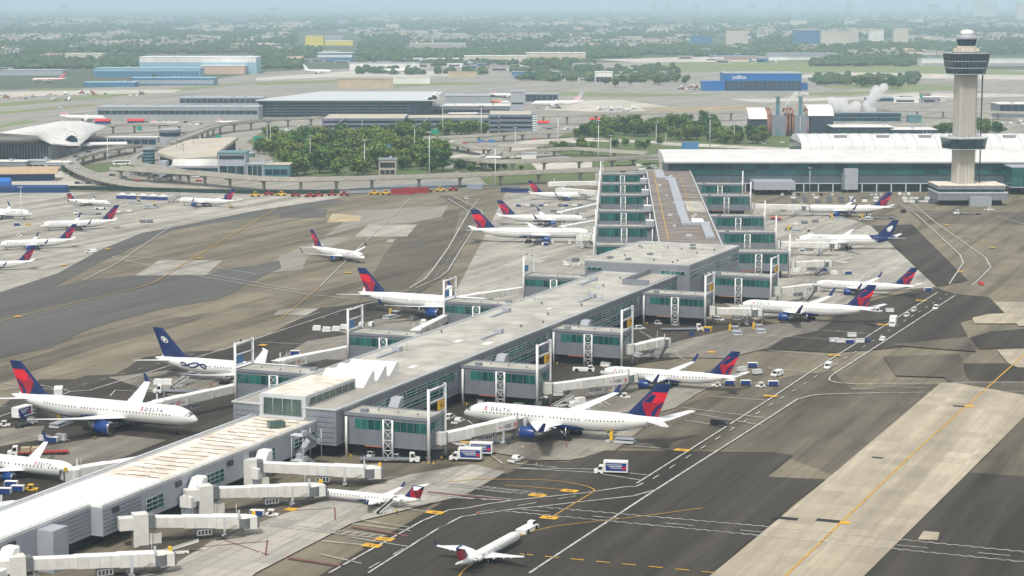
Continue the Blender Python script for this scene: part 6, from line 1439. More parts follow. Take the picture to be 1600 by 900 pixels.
m = MB(); m.tube((lx, ly, 12), (lx, ly, 86), .45, n=6); m.tube((8, 2, 14), (8, 2, 86), .14, n=4)
for k in range(24): m.bar((7, 2, 14 + k * 3), (9, 2, 14 + k * 3), .14)
m.build('hoist_mast', 'dark_metal', tw)
bx = lambda a, b, z0, z1, yo, yb, mm, nm, par=tw: MB().b3(a, b, yo, yb, z0, z1).build(nm, mm, par)
xa, xb = XA(1457, 310, TY) - TX, XA(1564, 310, TY) - TX
bx(xa + 4, xb - 3, .05, 3.9, -15, 13, 'dark_void', 'base_undercroft'); b1 = bx(xa, xb, 3.91, 8.4, -17, 15, 'panel_grey', 'base_building'); bx(xa - .3, xb + .3, 8.41, 9.2, -17.3, 15.3, 'trim_light', 'base_cornice', b1)
b2 = bx(xa + .5, xb - 2, 9.21, 11.0, -16, 14, 'dark_glass', 'base_window_band'); b3_ = bx(xa, xb - 1, 11.01, 13.2, -16.4, 14.5, 'panel_grey', 'base_upper_storey'); bx(xa - .2, xb - .8, 13.21, 13.7, -16.6, 14.7, 'roof_rusty', 'base_roof', b3_)
bx(xa + 20, xa + 34, .06, 6.5, -22, -17.5, 'terminal_grey', 'base_porch')

# ---- viaducts
def viaduct(label, px, z, w, cat='viaduct', step=26, thick=1.6, mm='road_deck', name='viaduct', wall=1.0):
    zz = z if isinstance(z, (list, tuple)) else [z] * len(px)
    pts = [P(x, y, q) for (x, y), q in zip(px, zz)]
    # smooth (Catmull-Rom)
    sm = []
    for i in range(len(pts) - 1):
        p0, p1, p2, p3 = pts[max(0, i - 1)], pts[i], pts[i + 1], pts[min(len(pts) - 1, i + 2)]
        for k in range(6):
            t = k / 6; sm.append(tuple(.5 * (2 * p1[c] + (p2[c] - p0[c]) * t + (2 * p0[c] - 5 * p1[c] + 4 * p2[c] - p3[c]) * t * t + (3 * p1[c] - p0[c] - 3 * p2[c] + p3[c]) * t ** 3) for c in range(3)))
    sm.append(pts[-1]); pts = sm
    t = thing0(name, pts[0], label, cat)
    def off(i, o):
        a, b = pts[max(0, i - 1)], pts[min(len(pts) - 1, i + 1)]; dx, dy = b[0] - a[0], b[1] - a[1]; L = hypot(dx, dy) or 1
        return pts[i][0] - dy / L * o, pts[i][1] + dx / L * o
    def strip(o0, o1, z0, z1, nm, mat_):
        m = MB(); m.rings([[(*off(i, o0), pts[i][2] + z0), (*off(i, o1), pts[i][2] + z0), (*off(i, o1), pts[i][2] + z1), (*off(i, o0), pts[i][2] + z1)] for i in range(len(pts))], 0, False); return m.build(nm, mat_, t, True)
    strip(-w / 2, w / 2, -thick, 0, 'deck', mm)
    for s in (-1, 1): strip(s * w / 2 - .25 + (.26 if s > 0 else -.26), s * w / 2 + .25 + (.26 if s > 0 else -.26), -thick * .75, wall, 'parapet', 'parapet')
    acc = step / 2
    for i in range(len(pts) - 1):
        L = hypot(pts[i + 1][0] - pts[i][0], pts[i + 1][1] - pts[i][1])
        if acc + L > step and pts[i][2] > 2.5:
            m = MB(); x, y = pts[i][0], pts[i][1]; a = atan2(pts[i + 1][1] - pts[i][1], pts[i + 1][0] - pts[i][0])
            m.tube((x, y, 0.1), (x, y, pts[i][2] - thick - 1), 1.1, n=8); m.box((x, y, pts[i][2] - thick - .55), (1.8, w * .7, 1.05), a); m.build('pier', 'concrete_wall', t, True); acc = 0
        else: acc += L
    return t
viaduct('long curving viaduct along the far edge of the apron behind the red and yellow machines', [(180, 262), (260, 267), (320, 271), (400, 278), (470, 280), (560, 278), (700, 274), (800, 270), (925, 265), (1005, 262)], 9, 11)
viaduct('terminal approach ramp curving down past the dark blue hoarding at the left', [(215, 226), (170, 233), (135, 241), (108, 250), (118, 262), (144, 273), (180, 283), (240, 291), (330, 296)], [7, 7, 7, 7, 7, 6, 4, 2, .8], 10)
viaduct('elevated guideway sweeping from the round drum to the dark glass terminal', [(268, 222), (297, 211), (320, 202), (350, 194), (400, 189), (440, 186), (503, 183)], 9, 9, 'guideway')
viaduct('elevated guideway reaching left behind the white-roofed walkway', [(297, 205), (290, 196), (265, 193), (210, 194), (150, 197)], 9, 8, 'guideway')
viaduct('elevated guideway running right from the striped garage corner above the woods', [(833, 180), (900, 180), (1000, 177), (1100, 176), (1172, 174)], 10, 9, 'guideway')
viaduct('elevated guideway behind the power plant and control tower', [(1300, 173), (1405, 172), (1490, 173), (1620, 177)], 9, 10, 'guideway')
viaduct('flyover crossing just in front of the striped garage', [(640, 216), (700, 214), (757, 211), (805, 208), (880, 206), (910, 208)], [3, 5, 7, 7, 6, 4], 9)
viaduct('interchange ramp right of the woods, carrying white cars', [(655, 216), (670, 218), (715, 224), (748, 230), (790, 231)], [6, 7, 7, 7, 6], 13)
viaduct('curved interchange ramp in the middle of the interchange', [(772, 246), (805, 239), (850, 234), (900, 232), (960, 236), (1010, 239)], [2, 5, 6, 6, 5, 4], 9)
viaduct('wide interchange viaduct nearest the long front viaduct', [(700, 250), (730, 248), (775, 252), (835, 251), (940, 248), (1024, 244)], [4, 7, 9, 9, 8, 6], 11)
viaduct('short interchange ramp below the striped garage', [(745, 224), (775, 226), (820, 227), (856, 227), (900, 224)], [6, 6, 6, 5, 3], 8)
viaduct('loop ramp turning tightly in the interchange', [(700, 262), (730, 253), (762, 246), (778, 236), (770, 229), (750, 231)], [1, 3, 5, 6, 7, 7], 8)
viaduct('guideway loop around the green stair tower at the left', [(300, 270), (250, 262), (215, 256), (205, 250), (215, 242), (240, 233)], [9, 9, 9, 9, 9, 9], 7, 'guideway')

# ---- simple building helper from picture boxes
def block(name, x0, x1, yb, yt, depth, label, cat, wall, roof=None, bands=(), group=None, z0=.05, roofname='roof', bandname='window_band', skew=0.0):
    """front face spans picture columns x0-x1, foot at row yb, eaves at row yt; bands = (z fractions, material)."""
    c = P((x0 + x1) / 2, yb); Y = c[1]; X0_, X1_ = XA(x0, yb, Y), XA(x1, yb, Y); H = ZT(yt, Y)
    t = thing(name, (c[0], Y, 0), label, cat, skew, group); hw = (X1_ - X0_) / 2
    m = MB(); m.b3(-hw, hw, 0, depth, z0, H); w_ = m.build('wall', wall, t)
    m = MB(); m.b3(-hw - .5, hw + .5, -.6, depth + .5, H + .01, H + max(.5, H * .05)); m.build(roofname, roof or 'roof_membrane', t)
    if bands:
        m = MB()
        for f0, f1 in [b[:2] for b in bands]: m.b3(-hw + 1, hw - 1, -.25, -.02, H * f0, H * f1)
        o = m.build(bandname, bands[0][2], t)
        m = MB(); n = max(3, int(hw * 2 / 7))
        for i in range(n + 1):
            x = -hw + 1 + (hw * 2 - 2) * i / n; m.b3(x - .2, x + .2, -.42, -.27, H * bands[0][0], H * bands[0][1])
        m.build('mullion', wall, o)
    m = MB()
    for i in range(max(1, int(hw / 12))):
        x, y = R.uniform(-hw * .85, hw * .85), R.uniform(depth * .2, depth * .8); m.box((x, y, H + max(.5, H * .05) + .9), (R.uniform(2, 5), R.uniform(2, 4), 1.8))
    if depth > 14: m.build('roof_plant', 'panel_light', t)
    return t
# ---- left terminal with the curved white roof
o_ = P(0, 250); t1 = thing0('curved_roof_terminal', o_, 'terminal with swooping white roof and dark ribbed glass at the left edge', 'terminal')
Yq = o_[1]
m = MB(); m.b3(XA(-120, 250, Yq), XA(76, 250, Yq), Yq, Yq + 70, .05, 15); m.build('glass_wall', 'blue_glass', t1, True)
m = MB()
for i in range(40):
    x = XA(-118 + i * 4.9, 250, Yq); m.b3(x - .25, x + .25, Yq - .8, Yq - .02, .05, 15)
m.build('glass_rib', 'panel_grey', t1, True)
rows = [[(-120, 223, 15.6), (0, 222.5, 15.6), (60, 221.5, 15.6), (80, 224, 15), (104, 226, 12), (124, 226, 12)], [(-120, 217, 21), (0, 214, 21), (60, 212, 21), (90, 212, 18), (112, 213, 16), (145, 208, 16)], [(-120, 212, 23), (0, 208, 25), (45, 199, 27), (96, 190, 28), (127, 190, 26), (167, 198, 19)], [(-120, 211, 20), (0, 207, 21), (45, 198, 22), (96, 189, 23), (127, 189, 21), (169, 197.5, 16)]]
m = MB(); vs = [P(*q) for r in rows for q in r]; m.add(vs, [(r * 6 + c, r * 6 + c + 1, r * 6 + 7 + c, r * 6 + 6 + c) for r in range(3) for c in range(5)], 0, True)
n0 = len(vs); m.add([(x, y, z - 1.0) for x, y, z in vs], [(r * 6 + c, r * 6 + 6 + c, r * 6 + 7 + c, r * 6 + c + 1) for r in range(3) for c in range(5)], 0, True)
rim = [0, 1, 2, 3, 4, 5, 11, 17, 23, 22, 21, 20, 19, 18, 12, 6]; m.f += [(a, n0 + a, n0 + b, b) for a, b in zip(rim, rim[1:] + rim[:1])]; m.m += [0] * 16; m.sm += [False] * 16
m.build('roof', 'vault_white', t1, True)
m = MB(); a = P(76, 250); b = P(150, 214, 0); m.prism([a[:2], P(122, 236)[:2], b[:2], P(96, 205)[:2], (a[0], a[1] + 70)], .05, 11.5); m.build('side_wall', 'terminal_grey', t1, True)
m = MB(); ar = []
for k in range(15):
    q = pi * k / 14; c0_ = P(113, 229, 9); ar.append((c0_[0] + 6.5 * cos(q), c0_[1] - 3 + 2 * cos(q), 8 + 15 * sin(q)))
for a, b in zip(ar, ar[1:]): m.tube(a, b, .8, n=8)
m.build('entrance_arch', 'white_paint', t1, True)
m = MB(); m.add([(x, y + 1.5, 8 + (z - 8) * .72) for x, y, z in ar], [tuple(range(15))]); m.build('arch_window', 'blue_glass', t1, True)
block('covered_walkway', 122, 246, 232, 215, 14, 'long white-roofed walkway with a dark window strip right of the curved roof', 'walkway', 'panel_light', 'vault_white', [(.35, .85, 'blue_glass')], z0=5)
def drum(x, yb, yt, r, label, wall, bands, roofm='panel_light', name='round_tower'):
    c = P(x, yb); H = ZT(yt, c[1]); t = thing0(name, c, label, 'tower'); m = MB(); m.lathe([(r, .05), (r, H)], 20, smooth=False); m.build('wall', wall, t); m = MB(); m.lathe([(r + 1, H + .01), (r + 1, H + 1), (r * .5, H + 1.2)], 20, smooth=False); m.build('roof', roofm, t)
    m = MB()
    for f0, f1 in bands: m.rings([[(( r + .12) * cos(2 * pi * k / 20), (r + .12) * sin(2 * pi * k / 20), z) for k in range(20)] for z in (H * f0, H * f1)], 0, False, cap=False)
    m.build('window_band', 'blue_glass', t); return t
drum(266, 224, 203, 10, 'grey round drum where the walkway meets the guideway', 'panel_light', [(.55, .85)])
drum(233, 262, 233, 4.6, 'green glazed spiral stair tower beside the parking deck', 'stack_teal', [(k / 6 + .03, k / 6 + .1) for k in range(6)])
dk_ = thing0('parking_deck', P(300, 250), 'open tan parking deck above the station with the white vault', 'parking deck')
m = MB(); m.prism([P(x, y, 11)[:2] for x, y in ((245, 238), (252, 233), (299, 217), (372, 214), (342, 236), (338, 244), (281, 248))], 8.5, 11); m.build('deck', 'deck_tan', dk_, True)
m = MB(); m.prism([P(x, y, 8.4)[:2] for x, y in ((250, 239), (300, 222), (368, 218), (336, 245), (282, 249))], .05, 8.49); m.build('lower_levels', 'dark_void', dk_, True)
m = MB(); a, b = P(281, 243.5, 11.01), P(330, 220, 11.01); m.ribbon([a[:2], b[:2]], 1.2, 11.03); m.build('painted_line', 'paint_white', dk_, True)
for x, y in ((276, 231), (283, 233), (302, 226), (287, 237)):
    c = P(x, y, 11); m = MB(); m.tube((c[0], c[1], 11.02), (c[0], c[1], 17), .14, n=5); m.tube((c[0], c[1], 17), (c[0], c[1], 17.4), 1.0, n=6); m.build('deck_lamp', 'fence_green', dk_, True)
stn = block('rail_station', 262, 342, 276, 262, 18, 'low rail station with white vaulted roof at the end of the parking deck', 'station', 'panel_grey', 'panel_light', [(.15, .45, 'dark_glass'), (.55, .9)])
hw = XA(342, 276, P(300, 276)[1]) - P(302, 276)[0]
m = MB(); Hs = ZT(262, P(302, 276)[1]); m.rings([[(x, 2 + 14 * k / 8, Hs + .8 + 5.2 * sin(pi * (k + .3) / 9)) for k in range(9)] + [(x, 16, Hs + .7), (x, 2, Hs + .7)] for x in (-hw + 3, hw - 1)], 0, True); m.build('vault_roof', 'vault_white', stn)
m = MB(); m.b3(-hw - 6, -hw - .6, -2, 10, .05, Hs + 5); m.build('stair_tower', 'panel_light', stn)
block('station_hall', 341, 384, 279, 240, 22, 'grey-white station hall with tall windows right of the vaulted station', 'station', 'panel_light', 'stack_teal', [(.1, .5, 'dark_glass'), (.78, .92)])
block('station_hall', 385, 412, 280, 257, 20, 'small glazed hall against the right side of the station hall', 'station', 'panel_light', 'panel_light', [(.1, .9, 'dark_glass')])
block('station_hall', 412, 452, 280, 258, 20, 'pale green low building with tan roof left of the woods', 'station', 'stack_teal', 'deck_tan', [(.3, .7, 'blue_glass')])
block('roof_canopy', 338, 395, 246, 240, 14, 'pale green canopy roof behind the station hall', 'canopy', 'stack_teal', 'panel_light')
for x0, x1, yb, yt, ds in ((80, 142, 243, 235, 'grey canopy over the kerb below the white arch'), (140, 198, 240, 234, 'white canopy right of the grey kerb canopy')):
    c = P((x0 + x1) / 2, yb); t = thing('kerb_canopy', (c[0], c[1], 0), ds, 'canopy', .35 if x0 < 100 else .22); L = (x1 - x0) / 1.75
    m = MB(); m.hexa([(-L / 2, -5, 8), (L / 2, -5, 8), (L / 2, 5, 9.4), (-L / 2, 5, 9.4), (-L / 2, -5, 8.6), (L / 2, -5, 8.6), (L / 2, 5, 10), (-L / 2, 5, 10)]); m.build('roof', 'panel_light' if x0 < 100 else 'vault_white', t); m = MB()
    for k in range(5): m.tube((-L / 2 + 2 + k * (L - 4) / 4, 0, 0), (-L / 2 + 2 + k * (L - 4) / 4, 0, 8.4), .3, n=6)
    m.build('post', 'panel_grey', t)
block('service_building', -40, 40, 266, 253, 18, 'grey service building under the curved terminal at the left edge', 'building', 'panel_grey', 'vault_white', [(.1, .5, 'dark_void')])
block('service_building', 41, 72, 264, 252, 18, 'pale service building with a dark loading bay', 'building', 'panel_light', 'panel_light', [(.05, .55, 'dark_void')])
block('service_building', 73, 108, 268, 254, 12, 'dark glazed service building beside the approach ramp', 'building', 'panel_light', 'roof_white', [(.1, .7, 'blue_glass')])
c = P(25, 284); t = thing('construction_hall', (c[0], c[1], 0), 'hall under construction with bare timber roof behind blue hoarding', 'building', .12); m = MB(); m.b3(-28, 26, 2, 24, .05, 6); m.build('wall', 'hoarding_blue', t); m = MB(); m.rings([[(x, -1, 6.1), (x, 12, 8.5), (x, 27, 9.2), (x, 27, 8.2), (x, -1, 5.6)] for x in (-30, 30)], 0, False); m.build('timber_roof', 'wood_roof', t)
for x0, x1, yb, h, mm, ds in ((-60, 104, 302, 5.5, 'hoarding_blue', 'dark blue hoarding along the left edge of the pale apron'), (-30, 16, 297, 8.5, 'tarp_blue', 'bright blue tarpaulin tent at the left edge behind the hoarding')):
    c = P((x0 + x1) / 2, yb); L = (x1 - x0) / 2 / 2.25; t = thing('site_hoarding', (c[0], c[1], 0), ds, 'hoarding'); m = MB(); m.b3(-L, L, 0, 6 if h > 6 else 9, .05, h * .7); m.build('panel', mm, t); m = MB(); m.rings([[(x, -.1, h * .7 + .01), (x, 9.1 if h < 6 else 6.1, h * .7 + .01), (x, 4, h)] for x in (-L, L)], 0, False); m.build('top', mm, t)
fe = thing0('screen_fence', P(320, 302), 'dark green screen fence between apron and the curving viaduct', 'fence')
pts = [P(x, y)[:2] for x, y in ((105, 297), (200, 299), (300, 302), (400, 304), (530, 304))]
m = MB()
for a, b in zip(pts, pts[1:]): m.prism([a, b, (b[0], b[1] + .2), (a[0], a[1] + .2)], .1, 3.2)
m.build('screen', 'fence_green', fe, True); m = MB()
for a, b in zip(pts, pts[1:]):
    for k in range(8): x, y = a[0] + (b[0] - a[0]) * k / 8, a[1] + (b[1] - a[1]) * k / 8; m.tube((x, y - .15, .1), (x, y - .15, 3.5), .08, n=4)
m.build('post', 'dark_metal', fe, True)
pavement('paved_bank', 'bank_grey', [(532, 305), (704, 296), (740, 290), (704, 285), (600, 292), (532, 298)])

# ---- dark glass terminal in the middle distance
Yt = P(500, 183)[1]; t8 = thing0('dark_glass_terminal', P(500, 183), 'long terminal with sloping dark glass and a pale roof beyond the garages', 'terminal')
xL, xR = XA(411, 183, Yt), XA(676, 183, Yt); xLt = XA(404, 158, Yt)
Hf = ZT(157.5, Yt); Yb = Yt + 120; Hb = ZT(143.5, Yb)
m = MB(); m.hexa([(xL, Yt, .05), (xR, Yt, .05), (xR, Yb, .05), (xL + 50, Yb, .05), (xLt, Yt - 3, Hf), (xR, Yt - 3, Hf), (xR, Yb, Hb - 1), (xLt + 62, Yb, Hb - 1)]); m.build('glass_wall', 'blue_glass', t8, True)
m = MB(); m.hexa([(xLt - 3, Yt - 6, Hf + .02), (xR + 2, Yt - 6, Hf + .02), (xR + 8, Yb + 4, Hb - .9), (xLt + 60, Yb + 4, Hb - .9), (xLt - 3, Yt - 6, Hf + 1.2), (xR + 2, Yt - 6, Hf + 1.2), (xR + 8, Yb + 4, Hb + .3), (xLt + 60, Yb + 4, Hb + .3)]); m.build('roof', 'trim_light', t8, True)
m = MB()
for k in range(5): m.b3(xL + 4, xR - 25, Yt - 3.3 + k * .1, Yt - 3.05, Hf * (.2 + k * .18) - .25, Hf * (.2 + k * .18) + .25)
m.build('glass_rail', 'panel_midgrey', t8, True)
m = MB(); m.rings([[(XA(q, 160, Yt + 15), y_, z_) for y_, z_ in ((Yt - 6, Hf), (Yt + 10, Hf + 6), (Yt + 40, Hf + 9), (Yt + 60, Hf + 4))] for q in (676, 682)], 0, False); m.rings([[(XA(677, 158, Yt) + 10 * cos(a) * .8, Yt - 6 + k * 40, Hf - 6 + 13 * sin(a)) for a in [pi * e / 10 for e in range(11)]] for k in (0, 1)], 0, True, cap=False, closed=False); m.build('end_arch', 'vault_white', t8, True)
block('terminal_wing', 641, 677, 181, 160, 40, 'green-grey glazed wing at the right end of the dark glass terminal', 'terminal wing', 'stack_teal', 'panel_grey', [(.1, .9, 'blue_glass')])
block('terminal_wing', 677, 797, 178, 166, 60, 'long white-roofed wing right of the dark glass terminal', 'terminal wing', 'panel_midgrey', 'vault_white', [(.1, .55, 'dark_void')])
block('terminal_wing', 695, 766, 166, 150, 50, 'tall plain grey hall behind the white-roofed wing', 'terminal wing', 'terminal_grey', 'panel_light')
block('terminal_wing', 798, 819, 178, 144, 30, 'pale tower block between the white wing and the far boarding gates', 'terminal wing', 'panel_light', 'panel_light', [(.08, .16, 'dark_void'), (.45, .52)])
block('terminal_pier', 820, 873, 160, 147, 30, 'dark-windowed pier above the silver flag-tailed jet', 'pier', 'terminal_grey', 'panel_light', [(.15, .9, 'blue_glass')])
block('terminal_pier', 764, 800, 152, 147, 30, 'short dark pier below the striped tail', 'pier', 'terminal_grey', 'panel_light', [(.1, .9, 'blue_glass')])
block('terminal_pier', 152, 404, 189, 168, 40, 'long low pier with white roof behind two silver jets', 'pier', 'terminal_grey', 'panel_light', [(.5, .78, 'blue_glass')])
block('terminal_pier', 280, 410, 164, 153, 40, 'second long low pier with dark windows farther back at the left', 'pier', 'terminal_grey', 'panel_light', [(.3, .85, 'blue_glass')])
# ---- parking garages
def garage(x0, x1, yb, yt, depth, lv, label, endm='garage_band'):
    c = P((x0 + x1) / 2, yb); Y = c[1]; H = ZT(yt, Y); hw = XA(x1, yb, Y) - c[0]; t = thing('parking_garage', (c[0], Y, 0), label, 'parking garage')
    m = MB(); m.b3(-hw + 1, hw - 1, 1, depth, .05, H - .6); m.build('core', 'dark_void', t)
    for k in range(lv):
        z = H * (k + .45) / lv; m = MB(); m.b3(-hw, hw, -.2, .6, z, z + H / lv * .55); m.b3(hw - .6, hw, .61, depth, z, z + H / lv * .55); m.b3(-hw, -hw + .6, .61, depth, z, z + H / lv * .55); m.build('parapet_band', 'garage_band', t)
        m = MB(); m.b3(-hw - .1, -hw + (hw * .3), -.5, -.21, z - .2, z + H / lv * .55); m.build('coloured_band', endm, t)
    m = MB(); m.b3(-hw + .7, hw - .7, .7, depth, H - .55, H - .3); m.build('top_deck', 'deck_tan', t)
    m = MB()
    for k in range(lv): m.hexa([(-hw * .58, -2.0, H * k / lv), (-hw * .42, -2.0, H * (k + 1) / lv), (-hw * .42, -.6, H * (k + 1) / lv), (-hw * .58, -.6, H * k / lv), (-hw * .58, -2.0, H * k / lv + 1), (-hw * .42, -2.0, H * (k + 1) / lv + 1), (-hw * .42, -.6, H * (k + 1) / lv + 1), (-hw * .58, -.6, H * k / lv + 1)])
    m.build('stair', 'panel_light', t); return t
garage(503, 632, 213, 185, 85, 4, 'four-level garage with violet end below the dark glass terminal', 'garage_violet')
gb = garage(764, 832, 208, 179, 80, 4, 'four-level garage with striped corner tower right of the ramps')
m = MB(); c = P(798, 208); hx = XA(832, 208, c[1]) - c[0]; 
for k in range(8): m.b3(hx + .2, hx + 5, -1, 4, k * 2.4, k * 2.4 + (1.2))
m.build('striped_tower', 'white_paint', gb); m = MB(); m.b3(hx + .4, hx + 4.8, -.8, 3.8, .05, 19); m.build('tower_core', 'stack_teal', gb)
garage(633, 763, 200, 184, 60, 2, 'lower tan garage deck between the two four-level garages')
rp = thing0('garage_ramp', P(735, 212), 'stacked pale ramp slabs between the garages', 'ramp')
m = MB(); c = P(733, 210)
for k in range(4): m.box((c[0] + k * 1.5, c[1], 2.5 + k * 3.4), (22 - k, 12, 1.0), .1)
m.build('ramp_slab', 'concrete_deck', rp, True); m = MB()
for q in (-8, 8): m.tube((c[0] + q, c[1], .1), (c[0] + q, c[1], 13), .6, n=6)
m.build('ramp_column', 'concrete_wall', rp, True)
# ---- power plant
pp_ = thing0('power_plant', P(1235, 213), 'power plant with two teal chimneys, checkered boiler boxes and orange frames', 'power plant')
Yp = P(1235, 213)[1]
def pb(x0, x1, yt, d0, d1, mm, nm, z0=.05, yb=213, par=None):
    return MB().b3(XA(x0, yb, Yp), XA(x1, yb, Yp), Yp + d0, Yp + d1, z0, ZT(yt, Yp + d0)).build(nm, mm, par or pp_, True)
for x0, x1 in ((1206, 1228), (1241, 1264)):
    bo = pb(x0, x1, 181, 0, 22, 'plant_panel', 'boiler_box'); m = MB(); X_, X2_ = XA(x0, 213, Yp), XA(x1, 213, Yp); Hh = ZT(181, Yp)
    for k in range(9): m.b3(X_, X2_, Yp - .16, Yp - .02, Hh * (k + .9) / 10, Hh * (k + .9) / 10 + .3)
    for k in range(8): m.b3(X_ + (X2_ - X_) * (k + .5) / 8 - .15, X_ + (X2_ - X_) * (k + .5) / 8 + .15, Yp - .3, Yp - .17, 0.1, Hh)
    m.build('panel_grid', 'panel_light', bo, True); m = MB(); m.b3(X_ + 4, X_ + 8, Yp - .6, Yp - .32, .1, 6.5); m.build('door', 'stack_teal', bo, True)
    m = MB(); xc = (X_ + X2_) / 2; m.box((xc, Yp + 12, (ZT(152, Yp + 12) + Hh) / 2), (3.4, 3.4, ZT(152, Yp + 12) - Hh)); ch = m.build('chimney', 'stack_teal', pp_, True); m = MB(); zt_ = ZT(152, Yp + 12); m.box((xc, Yp + 12, zt_ + .5), (4.2, 4.2, 1)); m.box((xc, Yp + 12, zt_ - 4), (5, 5, .4)); m.build('chimney_cap', 'panel_grey', ch, True)
for x in (1200, 1204, 1229, 1234, 1239, 1262):
    m = MB(); X_ = XA(x, 213, Yp); zz_ = ZT(172, Yp)
    pr = [(Yp + 0, .1), (Yp + 1, zz_ * .75), (Yp + 6, zz_), (Yp + 20, zz_ * 1.05), (Yp + 30, zz_ * .9)]
    for a, b in zip(pr, pr[1:]): m.tube((X_, *a), (X_, *b), .9, n=6)
    m.build('arched_frame', 'frame_orange', pp_, True)
pb(1229, 1240, 178, 4, 22, 'plant_dark', 'link_block'); pb(1172, 1199, 186, 2, 26, 'plant_dark', 'turbine_hall'); h2 = pb(1266, 1301, 181, -2, 26, 'plant_dark', 'turbine_hall')
for x0, x1, yt, d in ((1170, 1200, 186, 2), (1262, 1302, 181, -2)):
    X_, X2_ = XA(x0, 213, Yp), XA(x1, 213, Yp); z_ = ZT(yt, Yp + d) + .02; m = MB(); m.rings([[(x, Yp + d - 1, z_), (x, Yp + d + 6, z_ + 4.5), (x, Yp + d + 16, z_ + 8.5), (x, Yp + d + 28, z_ + 10), (x, Yp + d + 28, z_)] for x in (X_, X2_)], 0, False); m.build('curved_roof', 'roof_white', pp_, True)
block('plant_shed', 1301, 1396, 217, 199, 40, 'low dark shed with white flat roof right of the power plant', 'shed', 'plant_dark', 'roof_white', [(.05, .8, 'dark_glass')])
block('plant_shed', 1394, 1464, 218, 203, 34, 'dark shed with bright white roof left of the control tower', 'shed', 'plant_dark', 'roof_white')
block('cooling_plant', 1300, 1408, 190, 177, 24, 'row of blue-grey cooling units under the steam', 'cooling plant', 'stack_teal', 'panel_grey', [(.1, .45, 'blue_glass'), (.55, .9)])
block('plant_shed', 1420, 1440, 192, 181, 14, 'teal round-topped tank house right of the cooling units', 'shed', 'stack_teal', 'stack_teal')
block('roof_terminal', 1560, 1640, 184, 163, 40, 'elevated white-roofed terminal at the right edge behind the control tower', 'terminal', 'panel_midgrey', 'roof_white', [(.5, .95, 'blue_glass')])
block('site_office', 760, 782, 262, 247, 14, 'small pale building under the interchange', 'building', 'panel_light', 'roof_white', [(.3, .7, 'dark_void')])
block('brick_house', 592, 619, 276, 250, 16, 'pale two-storey building with arched doors among the woods', 'building', 'concrete_wall', 'panel_grey', [(.15, .4, 'dark_void'), (.55, .85)])
block('site_office', 815, 838, 249, 240, 14, 'white shed under the curved interchange ramp', 'building', 'roof_white', 'panel_light'); block('site_office', 546, 560, 217, 207, 10, 'small cream gatehouse behind the woods', 'building', 'concrete_wall', 'panel_light', [(.2, .7, 'dark_void')])
# ---- steam
sm_ = bpy.data.materials.new('steam'); sm_.use_nodes = True; n_ = sm_.node_tree; n_.nodes.remove(n_.nodes['Principled BSDF']); v_ = n_.nodes.new('ShaderNodeVolumePrincipled'); v_.inputs['Color'].default_value = (1, 1, 1, 1); v_.inputs['Density'].default_value = .3; n_.links.new(v_.outputs[0], n_.nodes['Material Output'].inputs['Volume']); MATS['steam'] = sm_
def plume(px, Y, label, r0, r1):
    m = MB(); rr = random.Random(len(label)); n = 26
    for i in range(n):
        t = i / (n - 1); k = t * (len(px) - 1); a = px[int(min(k, len(px) - 2))]; b = px[int(min(k, len(px) - 2)) + 1]; f = k - int(min(k, len(px) - 2)); x, y = a[0] + (b[0] - a[0]) * f, a[1] + (b[1] - a[1]) * f
        r = (r0 + (r1 - r0) * t) * rr.uniform(.45, 1.0); c = (XA(x, y, Y) + rr.uniform(-.6, .6) * r0, Y + rr.uniform(-2, 2), ZT(y, Y) + rr.uniform(-.5, .5) * r0)
        m.rings([[(c[0] + r * sin(pi * q / 6) * cos(2 * pi * j / 9), c[1] + r * sin(pi * q / 6) * sin(2 * pi * j / 9), c[2] + r * cos(pi * q / 6)) for j in range(9)] for q in (5.7, 5, 4, 3, 2, 1, .3)], 0, True)
    o = m.build('steam', 'steam'); tag(o, label, 'steam', kind='stuff')
plume([(1226, 168), (1233, 158), (1244, 147)], Yp + 12, 'steam rising between the two chimneys', 1.6, 3.2); plume([(1251, 150), (1253, 145), (1262, 147)], Yp + 12, 'steam at the top of the right chimney', 1.2, 1.8)
plume([(1293, 172), (1305, 160), (1325, 170), (1340, 172)], P(1350, 186)[1], 'broad low steam cloud over the cooling units', 8, 7); plume([(1358, 172), (1360, 158), (1368, 147), (1380, 136)], P(1350, 186)[1], 'taller steam cloud drifting right over the cooling units', 6, 7)
